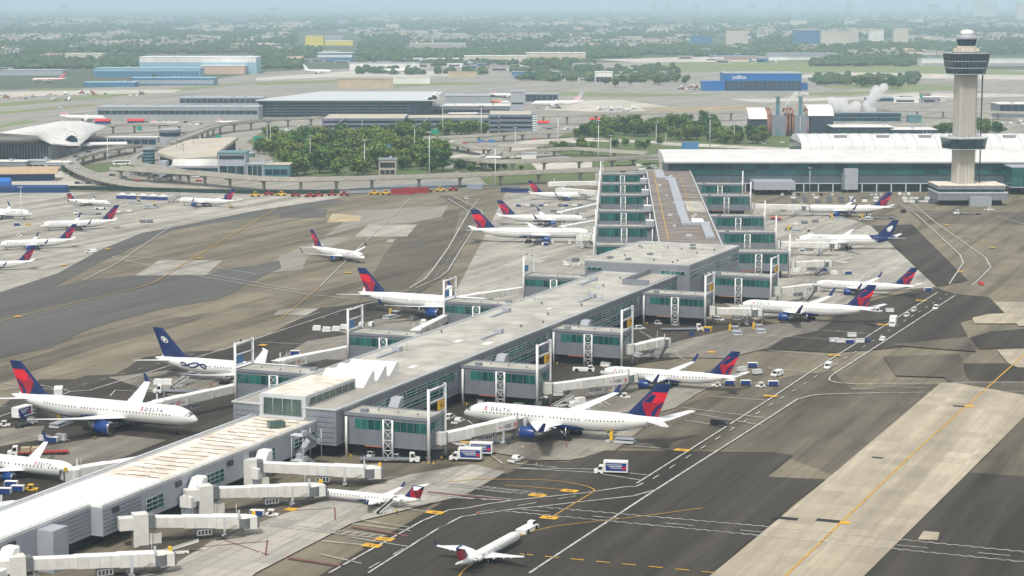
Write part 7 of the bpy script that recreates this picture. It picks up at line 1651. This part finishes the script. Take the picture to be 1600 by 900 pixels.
# ---- trees
for nm, c1, c2 in (('leaf_dark', (.035, .085, .02), (.08, .165, .035)), ('leaf_mid', (.065, .135, .022), (.15, .235, .045)), ('leaf_olive', (.1, .14, .025), (.2, .23, .05))): mat(nm, c2, .8, .5, .6, rgb2=c1, spec=.15)
mat('bark', (.1, .075, .05), .9, .3, 1)
def tree_proto(i, leaf):
    r = random.Random(40 + i); t = thing('tree', (0, 0, 0), 'tree', 'tree'); Hh = r.uniform(10.5, 14); m = MB(); m.tube((0, 0, 0), (.2, .1, Hh * .45), .38, .22, 7)
    for k in range(5): a = k * 1.26 + r.random(); m.tube((.2, .1, Hh * (.3 + .04 * k)), (cos(a) * 2.8, sin(a) * 2.8, Hh * (.5 + .05 * k)), .16, .06, 5)
    m.build('trunk', 'bark', t)
    m = MB(); lobes = [(r.uniform(-3.6, 3.6), r.uniform(-3.6, 3.6), Hh * r.uniform(.36, .84), r.uniform(1.8, 3.1)) for _ in range(13)] + [(0, 0, Hh * .6, 3.8), (1, -1, Hh * .35, 2.6), (-1.2, .6, Hh * .38, 2.6)]
    for _ in range(1300):
        x, y, z, q = r.choice(lobes); u, v = r.uniform(-1, 1), r.uniform(0, 2 * pi); s = sqrt(1 - u * u); rad = q * (r.uniform(.55, 1.12)); p = (x + rad * s * cos(v), y + rad * s * sin(v), z + rad * u * .85)
        w = r.uniform(.4, .95); a, b = r.uniform(0, 6.28), r.uniform(-.9, .9); dx = (cos(a) * w, sin(a) * w, b * w * .6); dy = (-sin(a) * w * .7, cos(a) * w * .7, r.uniform(-.6, .6) * w)
        m.add([tuple(p[k] - dx[k] for k in range(3)), tuple(p[k] + dy[k] for k in range(3)), tuple(p[k] + dx[k] for k in range(3)), tuple(p[k] - dy[k] for k in range(3))], [(0, 1, 2, 3)])
    m.build('crown', leaf, t); return t
TP = [tree_proto(i, l) for i, l in enumerate(('leaf_dark', 'leaf_mid', 'leaf_olive', 'leaf_dark', 'leaf_mid', 'leaf_olive', 'leaf_mid'))]
def inside(x, y, poly):
    c = False; j = len(poly) - 1
    for i in range(len(poly)):
        if (poly[i][1] > y) != (poly[j][1] > y) and x < (poly[j][0] - poly[i][0]) * (y - poly[i][1]) / (poly[j][1] - poly[i][1]) + poly[i][0]: c = not c
        j = i
    return c
rt = random.Random(11)
def grove(poly, n, label, group, smin=.8, smax=1.2, mind=7):
    put = []; tries = 0
    xs = [p[0] for p in poly]; ys = [p[1] for p in poly]
    while len(put) < n and tries < n * 40:
        tries += 1; x, y = rt.uniform(min(xs), max(xs)), rt.uniform(min(ys), max(ys))
        if not inside(x, y, poly): continue
        c = P(x, y)
        if any(hypot(c[0] - q[0], c[1] - q[1]) < mind for q in put): continue
        put.append(c); place(rt.choice(TP), c, rt.uniform(0, 6.28), label, 'tree', group, rt.uniform(smin, smax))
grove([(388, 238), (430, 220), (520, 217), (640, 213), (690, 238), (706, 268), (580, 276), (450, 278), (440, 255), (395, 243)], 140, 'leafy tree in the woods between the station hall and the interchange', 'trees of the left woods', .85, 1.55, 6)
grove([(600, 206), (720, 206), (725, 214), (640, 217), (600, 214)], 14, 'dark tree in front of the middle garage', 'trees by the garages', .9, 1.3); grove([(725, 209), (765, 209), (765, 215), (725, 215)], 7, 'dark tree beside the ramp slabs', 'trees by the ramp', 1, 1.3)
grove([(890, 216), (930, 206), (985, 200), (1040, 197), (1070, 192), (1110, 194), (1125, 222), (1020, 218), (940, 220)], 66, 'leafy tree in the woods left of the power plant', 'trees of the right woods', .75, 1.5, 6)
grove([(1115, 216), (1190, 213), (1200, 226), (1120, 226)], 16, 'tree in front of the dark turbine hall', 'trees by the power plant'); grove([(955, 228), (1040, 226), (1040, 236), (960, 236)], 9, 'small tree on the grass by the interchange', 'trees on the interchange grass', .5, .8)
grove([(850, 236), (930, 230), (935, 244), (850, 246)], 12, 'bushy tree between the interchange ramps', 'trees between the ramps', .6, .9); grove([(700, 262), (800, 262), (830, 270), (720, 272)], 14, 'bushy tree under the interchange viaduct', 'trees under the viaduct', .4, .7)
grove([(1460, 206), (1490, 206), (1495, 214), (1460, 214)], 6, 'round tree left of the control tower shaft', 'trees left of the tower', .8, 1.1); grove([(1524, 200), (1562, 204), (1562, 212), (1524, 212)], 9, 'round tree right of the control tower shaft', 'trees right of the tower', .8, 1.1)
grove([(1320, 131), (1420, 134), (1400, 140), (1330, 137)], 10, 'dark tree on the grass behind the steam', 'trees behind the steam', 1.2, 1.7, 20); grove([(930, 130), (1080, 124), (1090, 132), (960, 136)], 16, 'dark tree among sheds left of the blue hangar', 'trees by the blue hangar', 1, 1.5, 16); grove([(1310, 214), (1380, 214), (1390, 218), (1310, 219)], 7, 'low tree before the dark plant shed', 'trees by the plant shed', .5, .7); grove([(100, 272), (118, 270), (132, 278), (108, 280)], 5, 'small tree beside the approach ramp', 'trees by the ramp fence', .5, .7)
# ---- lamp masts
mm_ = MB(); mm_.tube((0, 0, 0), (0, 0, 30), .38, .2, 8); lm = thing('light_mast', (0, 0, 0), 'mast', 'light mast'); mm_.build('pole', 'steel_white', lm); mm_ = MB()
for k in range(6): a = k * pi / 3; mm_.box((1.5 * cos(a), 1.5 * sin(a), 29.8), (1.3, .6, .5), a)
mm_.lathe([(1.7, 29.4), (1.7, 29.55), (.3, 29.56)], 10); mm_.build('lamp_ring', 'panel_light', lm)
for i, (x, yb, yt, ds) in enumerate(((485, 257, 212, 'white mast among the left woods, nearest the station hall'), (570, 276, 218, 'tall white mast at the front of the left woods'), (527, 206, 182, 'mast in front of the violet garage end'), (566, 214, 184, 'mast in front of the four-level garage'), (418, 238, 193, 'left of twin masts by the green road signs'), (423, 238, 192, 'right of twin masts by the green road signs'), (648, 246, 197, 'mast at the right edge of the left woods'), (671, 272, 206, 'mast standing by the long front viaduct right of the woods'), (692, 215, 166, 'mast in front of the middle garage'), (752, 216, 165, 'mast by the garage ramp slabs'), (774, 296, 225, 'tall mast on the apron edge beside the blue cabin'), (805, 248, 199, 'mast inside the interchange curve'), (872, 236, 178, 'mast left of the right woods'), (935, 248, 188, 'mast behind the wide interchange viaduct'), (954, 260, 211, 'mast near the end of the wide viaduct'), (1025, 238, 190, 'mast in front of the right woods'), (1040, 234, 208, 'short mast in front of the right woods'), (1109, 232, 182, 'mast at the right side of the right woods'), (1147, 225, 190, 'mast between the right woods and the power plant'), (169, 266, 210, 'mast above the white kerb canopy'), (34, 348, 292, 'mast standing on the pale left apron'), (1442, 218, 190, 'left of two masts by the dark white-roofed shed'), (1448, 218, 190, 'right of two masts by the dark white-roofed shed'), (1548, 212, 177, 'mast right of the control tower shaft'), (1250, 216, 182, 'mast in front of the right boiler box'), (942, 300, 252, 'thin mast at the left end of the rear pier'), (1265, 304, 262, 'thin mast in front of the glazed terminal'))):
    c = P(x, yb); place(lm, c, 0, ds, 'light mast', 'light masts', (ZT(yt, c[1])) / 30.0)
# ---- overhead road signs
for i, (x, yb, yt, wd, mm, ds) in enumerate(((403, 226, 213, 8, 'sign_green', 'left green overhead road sign by the twin masts'), (428, 226, 213, 6, 'sign_green', 'right green overhead road sign by the twin masts'), (218, 204, 197, 5, 'sign_green', 'small green road sign above the white walkway'), (341, 220, 211, 6, 'sign_green', 'green road sign behind the tan parking deck'), (604, 246, 226, 8, 'sign_blue', 'grey-blue sign gantry above the left woods'), (661, 252, 238, 6, 'sign_green', 'green road sign at the right edge of the left woods'), (679, 216, 202, 8, 'sign_green', 'dark sign board left of the interchange'), (752, 231, 218, 6, 'sign_blue', 'left blue sign board over the interchange'), (768, 231, 218, 6, 'sign_blue', 'right blue sign board over the interchange'), (1078, 238, 222, 15, 'sign_blue', 'large tilted solar panel rack beside the white roof end'), (1439, 160, 148, 4, 'sign_green', 'round teal sign far behind the control tower'))):
    c = P(x, yb); H = ZT(yt, c[1]); t = thing('road_sign', c, ds, 'road sign'); m = MB()
    for q in (-wd * .4, wd * .4): m.tube((q, .3, 0), (q, .3, H - .2), .16, n=6)
    m.build('post', 'panel_grey', t); m = MB(); m.b3(-wd / 2, wd / 2, -.15, .12, H - 4.4 if wd < 14 else H - 7, H); b_ = m.build('board', mm, t); m = MB(); m.b3(-wd / 2 - .1, wd / 2 + .1, -.2, .15, H + .01, H + .2); m.build('frame', 'panel_light', b_)
# ---- vehicles on the landside roads and lots
rc = random.Random(23); kinds = ['car_w', 'car_s', 'car_b', 'suv_w', 'suv_b', 'car_r', 'car_s', 'van_w']
def cars(spots, label, group, h=0, hd=0, jit=25):
    for x, y in spots: park(rc.choice(kinds), x, y, hd + rc.uniform(-jit, jit), label, group, z=.17, h=h)
cars([(rc.uniform(840, 925), rc.uniform(200, 205)) for _ in range(30)], 'parked car in the lot between the striped garage and the right woods', 'cars in the lot by the striped garage')
cars([(rc.uniform(175, 330), rc.uniform(268, 287)) for _ in range(36)], 'parked car in the lot under the curving viaduct at the left', 'cars under the left viaduct', 0, 10)
cars([(rc.uniform(410, 500), rc.uniform(196, 206)) for _ in range(26)], 'car in the forecourt before the dark glass terminal', 'cars before the dark glass terminal')
cars([(122 + i * 8.5, 288) for i in range(6)], 'car parked in the row beside the approach ramp', 'cars beside the approach ramp', 0, 0, 8)
cars([(112, 257), (119, 246), (130, 241), (139, 239), (122, 263)], 'car driving on the approach ramp at the left', 'cars on the approach ramp', 7.1, 40, 5)
cars([(686, 221), (697, 222), (727, 225), (706, 223)], 'car on the interchange ramp beside the left woods', 'cars on the interchange ramp', 7.1, -8, 4)
cars([(755, 244), (726, 259), (815, 217), (835, 219), (900, 219), (1170, 222), (1194, 226), (1222, 224), (965, 238)], 'lone car on an interchange road', 'cars on the interchange', .1, 5, 10)
cars([(rc.uniform(935, 1028), rc.uniform(260, 266)) for _ in range(14)], 'car parked behind the left end of the rear pier', 'cars behind the rear pier', 0, 10)
cars([(rc.uniform(1545, 1610), rc.uniform(190, 197)) for _ in range(16)], 'car parked right of the control tower', 'cars right of the tower'); cars([(rc.uniform(1380, 1480), rc.uniform(153, 160)) for _ in range(14)], 'distant car parked behind the steam', 'cars behind the steam')
cars([(rc.uniform(225, 330), rc.uniform(190, 197)) for _ in range(16)], 'service vehicle below the silver jets', 'vehicles below the silver jets'); cars([(rc.uniform(520, 760), rc.uniform(182, 186)) for _ in range(22)], 'car on the road in front of the dark glass terminal', 'cars on the terminal road', 0)
park('busw', 190, 258, 20, 'white people-mover car on the guideway loop at the left', None, h=9.1)
for i, (x, y, w, ds) in enumerate(((848, 197, 13, 'left of two red-roofed stalls by the striped garage'), (933, 192, 15, 'right of two red-roofed stalls beyond the striped garage'), (160, 194, 16, 'red and blue stand left of the grey shed by silver jets'), (212, 194, 18, 'red long stand right of the grey shed by silver jets'))):
    c = P(x, y); t = thing('market_stall', c, ds, 'stall'); m = MB(); m.b3(-w / 2, w / 2, 0, 6, .1, 3.4); m.build('wall', 'panel_light' if i < 2 else 'truck_blue', t); m = MB(); m.rings([[(x_, -1, 3.41), (x_, 7, 3.41), (x_, 3, 5.6)] for x_ in (-w / 2 - .5, w / 2 + .5)], 0, False); m.build('roof', 'signal_red', t)
# ================================================================ FAR DISTANCE
mat('hangar_blue', (.28, .47, .58), .6, .06, .05); mat('hangar_cream', (.62, .56, .47), .7, .08, .05); mat('peach', (.6, .42, .33), .7, .1, .05); mat('brick_far', (.38, .22, .17), .8, .15, .03); mat('blue_far', (.06, .18, .33), .4, .1, .02); mat('yellow_far', (.72, .6, .1), .6, .05, .02)
mat('apartment', (.56, .53, .48), .8, .08, .05); mat('roof_far', (.3, .27, .25), .9, .2, .05); mat('house_white', (.4, .385, .36), .8, .1, .02); mat('tan_wall', (.52, .42, .29), .8, .15, .1)
hb = block('blue_hangar', 1131, 1252, 142, 115, 60, 'big bright blue hangar with white lettering and dark doors', 'hangar', 'jet_blue', 'panel_light', [(.03, .58, 'blue_glass')])
c = P(1191.5, 142); m = MB(); Hh = ZT(115, c[1]); wall_text(m, 'jetBlue', 7.5, (-46, -.4, Hh * .70), (1, 0, 0)); m.build('lettering', 'white_paint', hb)
block('blue_hangar', 1098, 1131, 142, 128, 40, 'lower bright blue annex left of the big blue hangar', 'hangar', 'jet_blue', 'jet_blue')
block('blue_hangar', 1252, 1262, 141, 130, 30, 'small blue annex right of the big blue hangar', 'hangar', 'jet_blue', 'panel_grey')
for a in (('aircraft_hangar', 218, 401, 115, 90, 70, 'pale blue hangar with long white fascia, largest at the left', 'hangar', 'hangar_blue', 'roof_white', [(.70, .98, 'roof_white')]),
    ('aircraft_hangar', 147, 312, 121, 107, 60, 'lower pale blue hangar with two dark doors', 'hangar', 'hangar_blue', 'hangar_blue', [(.05, .7, 'blue_far')]),
    ('aircraft_hangar', 313, 382, 116, 103, 50, 'peach-walled extension on the pale blue hangars', 'hangar', 'peach', 'roof_white'),
    ('cargo_building', 130, 210, 136, 129, 40, 'flat blue-roofed cargo building, left end', 'cargo building', 'blue_far', 'hangar_blue'), ('cargo_building', 205, 335, 133, 122, 40, 'long blue cargo building with pale roof below the hangars', 'cargo building', 'blue_far', 'hangar_blue', [(.2, .7, 'panel_light')]),
    ('office_block', 102, 160, 97, 84, 40, 'cream flat building left of the pale blue hangar', 'office', 'hangar_cream', 'roof_white'), ('office_block', 0, 98, 118, 110, 60, 'long grey shed at the far left', 'shed', 'panel_light', 'panel_light'),
    ('yellow_building', 477, 505, 73, 57, 60, 'bright yellow tall end of the far warehouse', 'warehouse', 'yellow_far', 'yellow_far'), ('yellow_building', 505, 551, 71, 64, 60, 'yellow low strip of the far warehouse', 'warehouse', 'yellow_far', 'roof_white'), ('warehouse', 505, 536, 66, 57, 40, 'grey box behind the yellow strip', 'warehouse', 'terminal_grey', 'roof_white'),
    ('office_block', 496, 551, 96, 83, 50, 'white and blue office block below the yellow warehouse', 'office', 'blue_far', 'roof_white', [(.5, .8, 'roof_white')]),
    ('cargo_building', 626, 725, 100, 92, 60, 'white cargo building in the middle distance, left half', 'cargo building', 'roof_white', 'roof_white', [(.1, .5, 'terminal_grey')]), ('cargo_building', 725, 822, 101, 88, 60, 'cream cargo building in the middle distance', 'cargo building', 'hangar_cream', 'roof_white'), ('cargo_building', 822, 915, 96, 83, 60, 'cream stepped building right of the cargo sheds', 'cargo building', 'hangar_cream', 'roof_white', [(.3, .6, 'tan_wall')]),
    ('cargo_building', 546, 655, 110, 99, 50, 'low white cargo sheds behind parked far jets', 'cargo building', 'roof_white', 'panel_light'), ('blast_wall', 528, 614, 139, 124, 8, 'tan ribbed blast wall in open pavement', 'wall', 'tan_wall', 'tan_wall'), ('blast_wall', 700, 746, 121, 112, 8, 'smaller tan blast wall farther right', 'wall', 'tan_wall', 'tan_wall'), ('white_shed', 614, 672, 131, 121, 20, 'white shed beside the tan blast wall', 'shed', 'roof_white', 'roof_white'),
    ('white_shed', 930, 957, 129, 113, 30, 'white hangar with dark door left of the blue hangar', 'hangar', 'roof_white', 'roof_white', [(.05, .55, 'dark_void')]), ('cargo_building', 1200, 1310, 95, 84, 60, 'long grey cargo shed above the runway grass', 'cargo building', 'terminal_grey', 'panel_light', [(.1, .5, 'roof_white')]), ('cargo_building', 1112, 1186, 94, 88, 50, 'long red-brown shed above the runway grass', 'cargo building', 'brick_far', 'hangar_blue'), ('cargo_building', 1440, 1495, 103, 92, 50, 'white cargo building left of the tower top', 'cargo building', 'roof_white', 'panel_light', [(.05, .4, 'terminal_grey')]), ('cargo_building', 1545, 1640, 103, 92, 50, 'white cargo building right of the tower top', 'cargo building', 'roof_white', 'panel_light', [(.05, .4, 'terminal_grey')]),
    ('cargo_building', 800, 880, 119, 112, 40, 'grey-blue shed in the parked-vehicle area', 'cargo building', 'blue_far', 'panel_light'), ('hotel', 1135, 1168, 70, 48, 25, 'cream hotel slab with brown crown in the far suburbs', 'hotel', 'hangar_cream', 'brick_far', [(.2, .85, 'apartment')]), ('office_block', 1079, 1112, 71, 57, 25, 'dark blue glass office left of the cream hotel', 'office', 'blue_far', 'blue_far'),
    ('apartment_block', 1283, 1327, 74, 50, 25, 'wide pale apartment slab in the far suburbs', 'apartments', 'apartment', 'apartment', [(.1, .9, 'hangar_cream')]), ('apartment_block', 1328, 1341, 73, 46, 20, 'narrow pale tower joined to the wide apartment slab', 'apartments', 'apartment', 'apartment'), ('apartment_block', 1357, 1381, 70, 46, 20, 'pale apartment tower, left of a pair', 'apartments', 'apartment', 'apartment', [(.1, .9, 'roof_white')]), ('apartment_block', 1396, 1419, 71, 45, 20, 'pale apartment tower, right of a pair', 'apartments', 'apartment', 'hangar_cream', [(.1, .9, 'hangar_cream')]), ('office_block', 1240, 1282, 71, 47, 30, 'dark blue block left of the wide apartment slab', 'office', 'blue_far', 'apartment'),
    ('apartment_block', 640, 728, 81, 68, 25, 'long white apartment row above the cargo sheds', 'apartments', 'apartment', 'roof_white', [(.15, .9, 'house_white')]), ('high_rise', 1523, 1538, 27, -4, 30, 'hazy high-rise at the top right, left of a pair', 'high-rise', 'apartment', 'apartment'), ('high_rise', 1539, 1558, 26, 4, 30, 'hazy high-rise at the top right, right of a pair', 'high-rise', 'apartment', 'apartment'), ('high_rise', 1588, 1612, 33, 4, 30, 'hazy high-rise cut by the right edge', 'high-rise', 'apartment', 'apartment')):
    block(*a[:6], *a[6:10], a[10] if len(a) > 10 else ())
# named heaps of stored equipment on the far aprons
rf = random.Random(5)
for i in range(96):
    x, y = rf.choice([(rf.uniform(0, 120), rf.uniform(146, 158)), (rf.uniform(120, 225), rf.uniform(144, 151)), (rf.uniform(820, 920), rf.uniform(117, 127)), (rf.uniform(1060, 1100), rf.uniform(136, 141)), (rf.uniform(930, 990), rf.uniform(170, 174))])
    park(rf.choice(['dolly', 'cart_w', 'cart_b', 'load', 'boxw', 'tug_y', 'plow_r']), x, y, rf.uniform(0, 360), 'tiny service vehicle stored on the distant aprons', 'service vehicles on distant aprons', scale=1.25)
# ---- low buildings and yards between runways and suburb
mat('shed_a', (.5, .49, .46), .7, .15, .1); mat('shed_b', (.3, .31, .33), .7, .15, .1); mat('shed_c', (.4, .33, .25), .7, .15, .1)
for x0, x1, y0, y1, nn, ds in ((800, 1060, 108, 128, 34, 'small shed in the crowded yard left of the blue hangar'), (570, 920, 102, 112, 22, 'low shed along the far cargo road'), (1060, 1330, 86, 99, 20, 'low cargo shed above the runway grass'), (405, 560, 84, 100, 14, 'low building near the yellow warehouse'), (1270, 1430, 120, 131, 8, 'small hut by the far taxiway grass'), (1380, 1490, 150, 166, 8, 'small structure behind the steam'), (0, 140, 98, 110, 10, 'low building at the far left tree edge'), (700, 800, 186, 196, 4, 'kiosk by the garage ramps')):
    for i in range(nn):
        x, y = rf.uniform(x0, x1), rf.uniform(y0, y1); c = P(x, y); w, d, h = rf.uniform(10, 46), rf.uniform(10, 24), rf.uniform(3.5, 9)
        m = MB(); m.b3(-w / 2, w / 2, 0, d, 0, h); m.b3(-w / 2 - .4, w / 2 + .4, -.4, d + .4, h + .01, h + .7, 1); m.b3(-w * .4, w * .3, -.15, -.02, h * .2, h * .65, 2)
        o = m.build('low_shed', [rf.choice(['shed_a', 'shed_b', 'shed_c', 'roof_white', 'blue_far']), rf.choice(['roof_white', 'panel_light', 'shed_b']), 'dark_void'], None); o.location = (c[0], c[1], .1); o.rotation_euler = (0, 0, rf.uniform(-.3, .3)); tag(o, ds, 'shed', 'sheds: ' + ds)
for i in range(26):
    x, y = rf.uniform(0, 1600), rf.uniform(28, 60); 
    if 1060 < x < 1430 and y > 44: continue
    w = rf.uniform(14, 46); block('town_block', x, x + w * (y / 60), y + 3, y - rf.uniform(1, 4.5), 30, 'pale flat-topped block rising from the hazy tree cover', 'town building', rf.choice(['apartment', 'hangar_cream', 'shed_b', 'peach']), 'roof_white', (), 'pale town blocks')
for i, (x, w, yt) in enumerate(((96, 8, 8), (420, 16, 12), (1018, 7, 3), (1040, 9, 6), (1085, 6, 8), (1172, 8, 5), (1215, 6, 9), (1322, 10, 4), (1452, 14, 7), (1495, 6, 5))):
    block('skyline_tower', x, x + w, 21, yt, 40, 'faint grey tower on the skyline, nearly lost in haze', 'tower', 'shed_b', 'shed_b', (), 'faint skyline towers')
# ---- suburb: houses
def house_mb(m, c, w, d, h, rz, rise):
    q = [(-w / 2, -d / 2), (w / 2, -d / 2), (w / 2, d / 2), (-w / 2, d / 2)]; f = lambda x, y, z: (c[0] + x * cos(rz) - y * sin(rz), c[1] + x * sin(rz) + y * cos(rz), z)
    m.add([f(x, y, 0) for x, y in q] + [f(x, y, h) for x, y in q], [(0, 1, 5, 4), (1, 2, 6, 5), (2, 3, 7, 6), (3, 0, 4, 7)], 0)
    m.add([f(-w / 2 - .4, -d / 2 - .4, h), f(w / 2 + .4, -d / 2 - .4, h), f(w / 2 + .4, d / 2 + .4, h), f(-w / 2 - .4, d / 2 + .4, h), f(-w / 2 - .4, 0, h + rise), f(w / 2 + .4, 0, h + rise)], [(0, 1, 5, 4), (2, 3, 4, 5), (0, 4, 3), (1, 2, 5)], 1)
protos = []
for i, (wall, roof) in enumerate((('house_white', 'roof_far'), ('hangar_cream', 'brick_far'), ('apartment', 'panel_midgrey'), ('house_white', 'peach'), ('roof_white', 'panel_light'))):
    m = MB(); house_mb(m, (0, 0), 13 + i * 2, 9, 6 + (i % 3), 0, 3 if i < 4 else .6); o = m.build('house', [wall, roof]); tag(o, 'small gabled house among trees in the hazy suburb', 'house', 'suburban houses'); protos.append(o)
firsth = set(); count = 0
def town(x, y): return sin(x * .017 + y * .33) + sin(x * .009 - y * .21 + 1) + .6 * sin(x * .05 + y * .1) < .35
def sub_ok(x, y):
    if y > 97: return False
    for x0, x1, y0, y1 in ((90, 420, 78, 140), (465, 560, 50, 100), (560, 930, 80, 140), (930, 1340, 84, 140), (1430, 1640, 86, 140), (1270, 1430, 60, 78), (1070, 1175, 62, 76), (630, 735, 72, 86)):
        if x0 < x < x1 and y0 < y < y1: return False
    return True
while count < 230:
    x, y = rf.uniform(-20, 1620), 52 + 46 * rf.random() ** .8
    if not sub_ok(x, y) or town(x, y): continue
    o = protos[rf.randrange(5)]
    if o.name in firsth: o = o.copy(); COL.objects.link(o)
    else: firsth.add(o.name)
    c = P(x, y); o.location = (c[0], c[1], 0); o.rotation_euler = (0, 0, rf.uniform(-.5, .5)); s = rf.uniform(1.2, 2.3); o.scale = (s, s, rf.uniform(.9, 1.3)); count += 1
m = MB(); k = 0
while k < 1100:
    x, y = rf.uniform(-40, 1640), 24 + 66 * rf.random()
    if not sub_ok(x, y) or town(x, y): continue
    c = P(x, y); sc = 1 + (95 - y) / 40; house_mb(m, c, rf.uniform(12, 34) * sc, rf.uniform(10, 16) * sc, rf.uniform(5, 8) * (1 + (95 - y) / 110), rf.uniform(-.6, .6), rf.choice([.5, .5, 3])); k += 1
tag(m.build('distant_rooftops', ['apartment', 'roof_far']), 'distant rooftops scattered through the hazy suburb', 'rooftops', kind='stuff')
# ---- far trees: one mass of small clumps
def clump(m, c, r, h, rr):
    n = 7; z0 = 0
    ring = lambda rad, z: [(c[0] + rad * cos(2 * pi * j / n + rr.random() * .5) * rr.uniform(.75, 1.25), c[1] + rad * sin(2 * pi * j / n) * rr.uniform(.75, 1.25), z * rr.uniform(.85, 1.15)) for j in range(n)]
    a = ring(r * .8, h * .12 + .1); b = ring(r, h * .45); d = ring(r * .62, h * .85); o = len(m.v); m.v += a + b + d + [(c[0], c[1], h)]
    for q in (0, n):
        for j in range(n): m.f.append((o + q + j, o + q + (j + 1) % n, o + q + n + (j + 1) % n, o + q + n + j)); m.m.append(rr.randrange(3)); m.sm.append(False)
    for j in range(n): m.f.append((o + 2 * n + j, o + 2 * n + (j + 1) % n, o + 3 * n)); m.m.append(rr.randrange(3)); m.sm.append(False)
mat('far_leaf_a', (.035, .075, .03), .9, .4, .05); mat('far_leaf_b', (.055, .095, .035), .9, .4, .05); mat('far_leaf_c', (.08, .11, .045), .9, .4, .05)
m = MB(); k = 0; rr5 = random.Random(77)
while k < 11500:
    x, y = rr5.uniform(-60, 1660), 18 + 82 * rr5.random() ** .9
    if not sub_ok(x, y): continue
    # streets and clearings: skip along a few wandering bands
    if sin(x * .013 + y * .21) + sin(x * .041 - y * .13) > 1.5: continue
    s = (y - 5) / 131.0; r = max(5, 3.4 / s) * rr5.uniform(.6, 1.3); c = P(x, y); clump(m, c, r, min(11 + r * .25, 24) * rr5.uniform(.6, 1.1), rr5); k += 1
for x0, x1, y0, y1, nn in ((0, 230, 92, 108, 500), (400, 470, 92, 108, 160), (640, 1000, 80, 92, 700), (560, 640, 84, 96, 120), (1000, 1250, 74, 86, 500), (1280, 1500, 70, 84, 600), (1300, 1440, 92, 104, 200), (1270, 1350, 96, 104, 100), (400, 500, 76, 92, 120), (800, 1060, 108, 129, 150), (560, 930, 98, 104, 160), (1060, 1330, 82, 90, 160), (1270, 1430, 124, 134, 60), (30, 420, 76, 84, 260), (150, 280, 116, 121, 24), (560, 760, 112, 117, 40)):
    for _ in range(nn):
        x, y = rr5.uniform(x0, x1), rr5.uniform(y0, y1); clump(m, P(x, y), rr5.uniform(6, 13), rr5.uniform(9, 16), rr5)
tag(m.build('distant_woodland', ['far_leaf_a', 'far_leaf_b', 'far_leaf_c']), 'dense tree cover of the hazy suburb up to the horizon', 'trees', kind='stuff')
hm_ = MB()
for k, (y0, hh) in enumerate(((15.2, 46), (14.2, 70))):
    pts = []
    for i in range(60):
        x = -200 + i * 34; c = P(x, y0); pts.append((c[0], c[1], hh * (.55 + .3 * sin(i * .31 + k) + .25 * sin(i * .83 + 2 * k))))
    hm_.rings([[(x, y - 1500, 0) for x, y, z in pts], [(x, y - 500, z * .7) for x, y, z in pts], [(x, y, z) for x, y, z in pts], [(x, y + 1600, 0) for x, y, z in pts]], 0, True, cap=False, closed=False)
tag(hm_.build('hills', 'suburb_ground'), kind='structure')
# ================================================================ LIGHT, AIR, CAMERA
wd = bpy.data.worlds.new('World'); SC.world = wd; wd.use_nodes = True
nt = wd.node_tree; bg = nt.nodes['Background']; sky = nt.nodes.new('ShaderNodeTexSky'); sky.sky_type = 'NISHITA'; sky.sun_disc = False
SUN_EL, SUN_AZ = radians(58), radians(200)
sky.sun_elevation = SUN_EL; sky.sun_rotation = SUN_AZ; sky.dust_density = 2.5; sky.air_density = 1.0; sky.ozone_density = 1.0; sky.altitude = 0
hs = nt.nodes.new('ShaderNodeHueSaturation'); hs.inputs['Saturation'].default_value = .4; nt.links.new(sky.outputs[0], hs.inputs['Color']); ov = nt.nodes.new('ShaderNodeMix'); ov.data_type = 'RGBA'; ov.inputs[0].default_value = .5; nt.links.new(hs.outputs[0], ov.inputs[6]); ov.inputs[7].default_value = (8.2, 8.4, 8.5, 1); nt.links.new(ov.outputs[2], bg.inputs[0]); bg.inputs[1].default_value = .105
sd = bpy.data.lights.new('sun', 'SUN'); sd.energy = 2.6; sd.angle = radians(9); sd.color = (1, .95, .86)
so_ = bpy.data.objects.new('sun', sd); COL.objects.link(so_)
# direction towards the sun: azimuth clockwise from +Y like the sky texture
so_.rotation_euler = (pi / 2 - SUN_EL, 0, pi - SUN_AZ)
cam = bpy.data.cameras.new('camera'); cam.sensor_width = 36; cam.lens = 36 * FP / 1600; cam.clip_start = 1; cam.clip_end = 120000
co = bpy.data.objects.new('camera', cam); COL.objects.link(co); co.location = (0, 0, HC); co.rotation_euler = (pi / 2 - TH, 0, 0); SC.camera = co
SC.view_settings.view_transform = 'Standard'; SC.view_settings.look = 'None'; SC.view_settings.gamma = 1; SC.view_settings.exposure = 0.2
SC.view_settings.use_curve_mapping = False
SC.render.engine = 'CYCLES'; SC.cycles.use_denoising = True; SC.cycles.denoiser = 'OPENIMAGEDENOISE'
SC.cycles.max_bounces = 6; SC.cycles.diffuse_bounces = 3; SC.cycles.glossy_bounces = 2; SC.cycles.volume_bounces = 3; SC.cycles.transparent_max_bounces = 6
hz = MB(); hz.b3(-30000, 30000, -1500, 50000, -1.2, 240)
h = hz.build('haze', []); tag(h, kind='stuff')
hm = bpy.data.materials.new('air'); hm.use_nodes = True; n = hm.node_tree; n.nodes.remove(n.nodes['Principled BSDF'])
pv = n.nodes.new('ShaderNodeVolumePrincipled'); pv.inputs['Color'].default_value = (.66, .86, 1, 1); pv.inputs['Density'].default_value = .000075; pv.inputs['Anisotropy'].default_value = -.1
n.links.new(pv.outputs[0], n.nodes['Material Output'].inputs['Volume']); h.data.materials.append(hm)
hm.cycles.homogeneous_volume = True if hasattr(hm.cycles, 'homogeneous_volume') else True
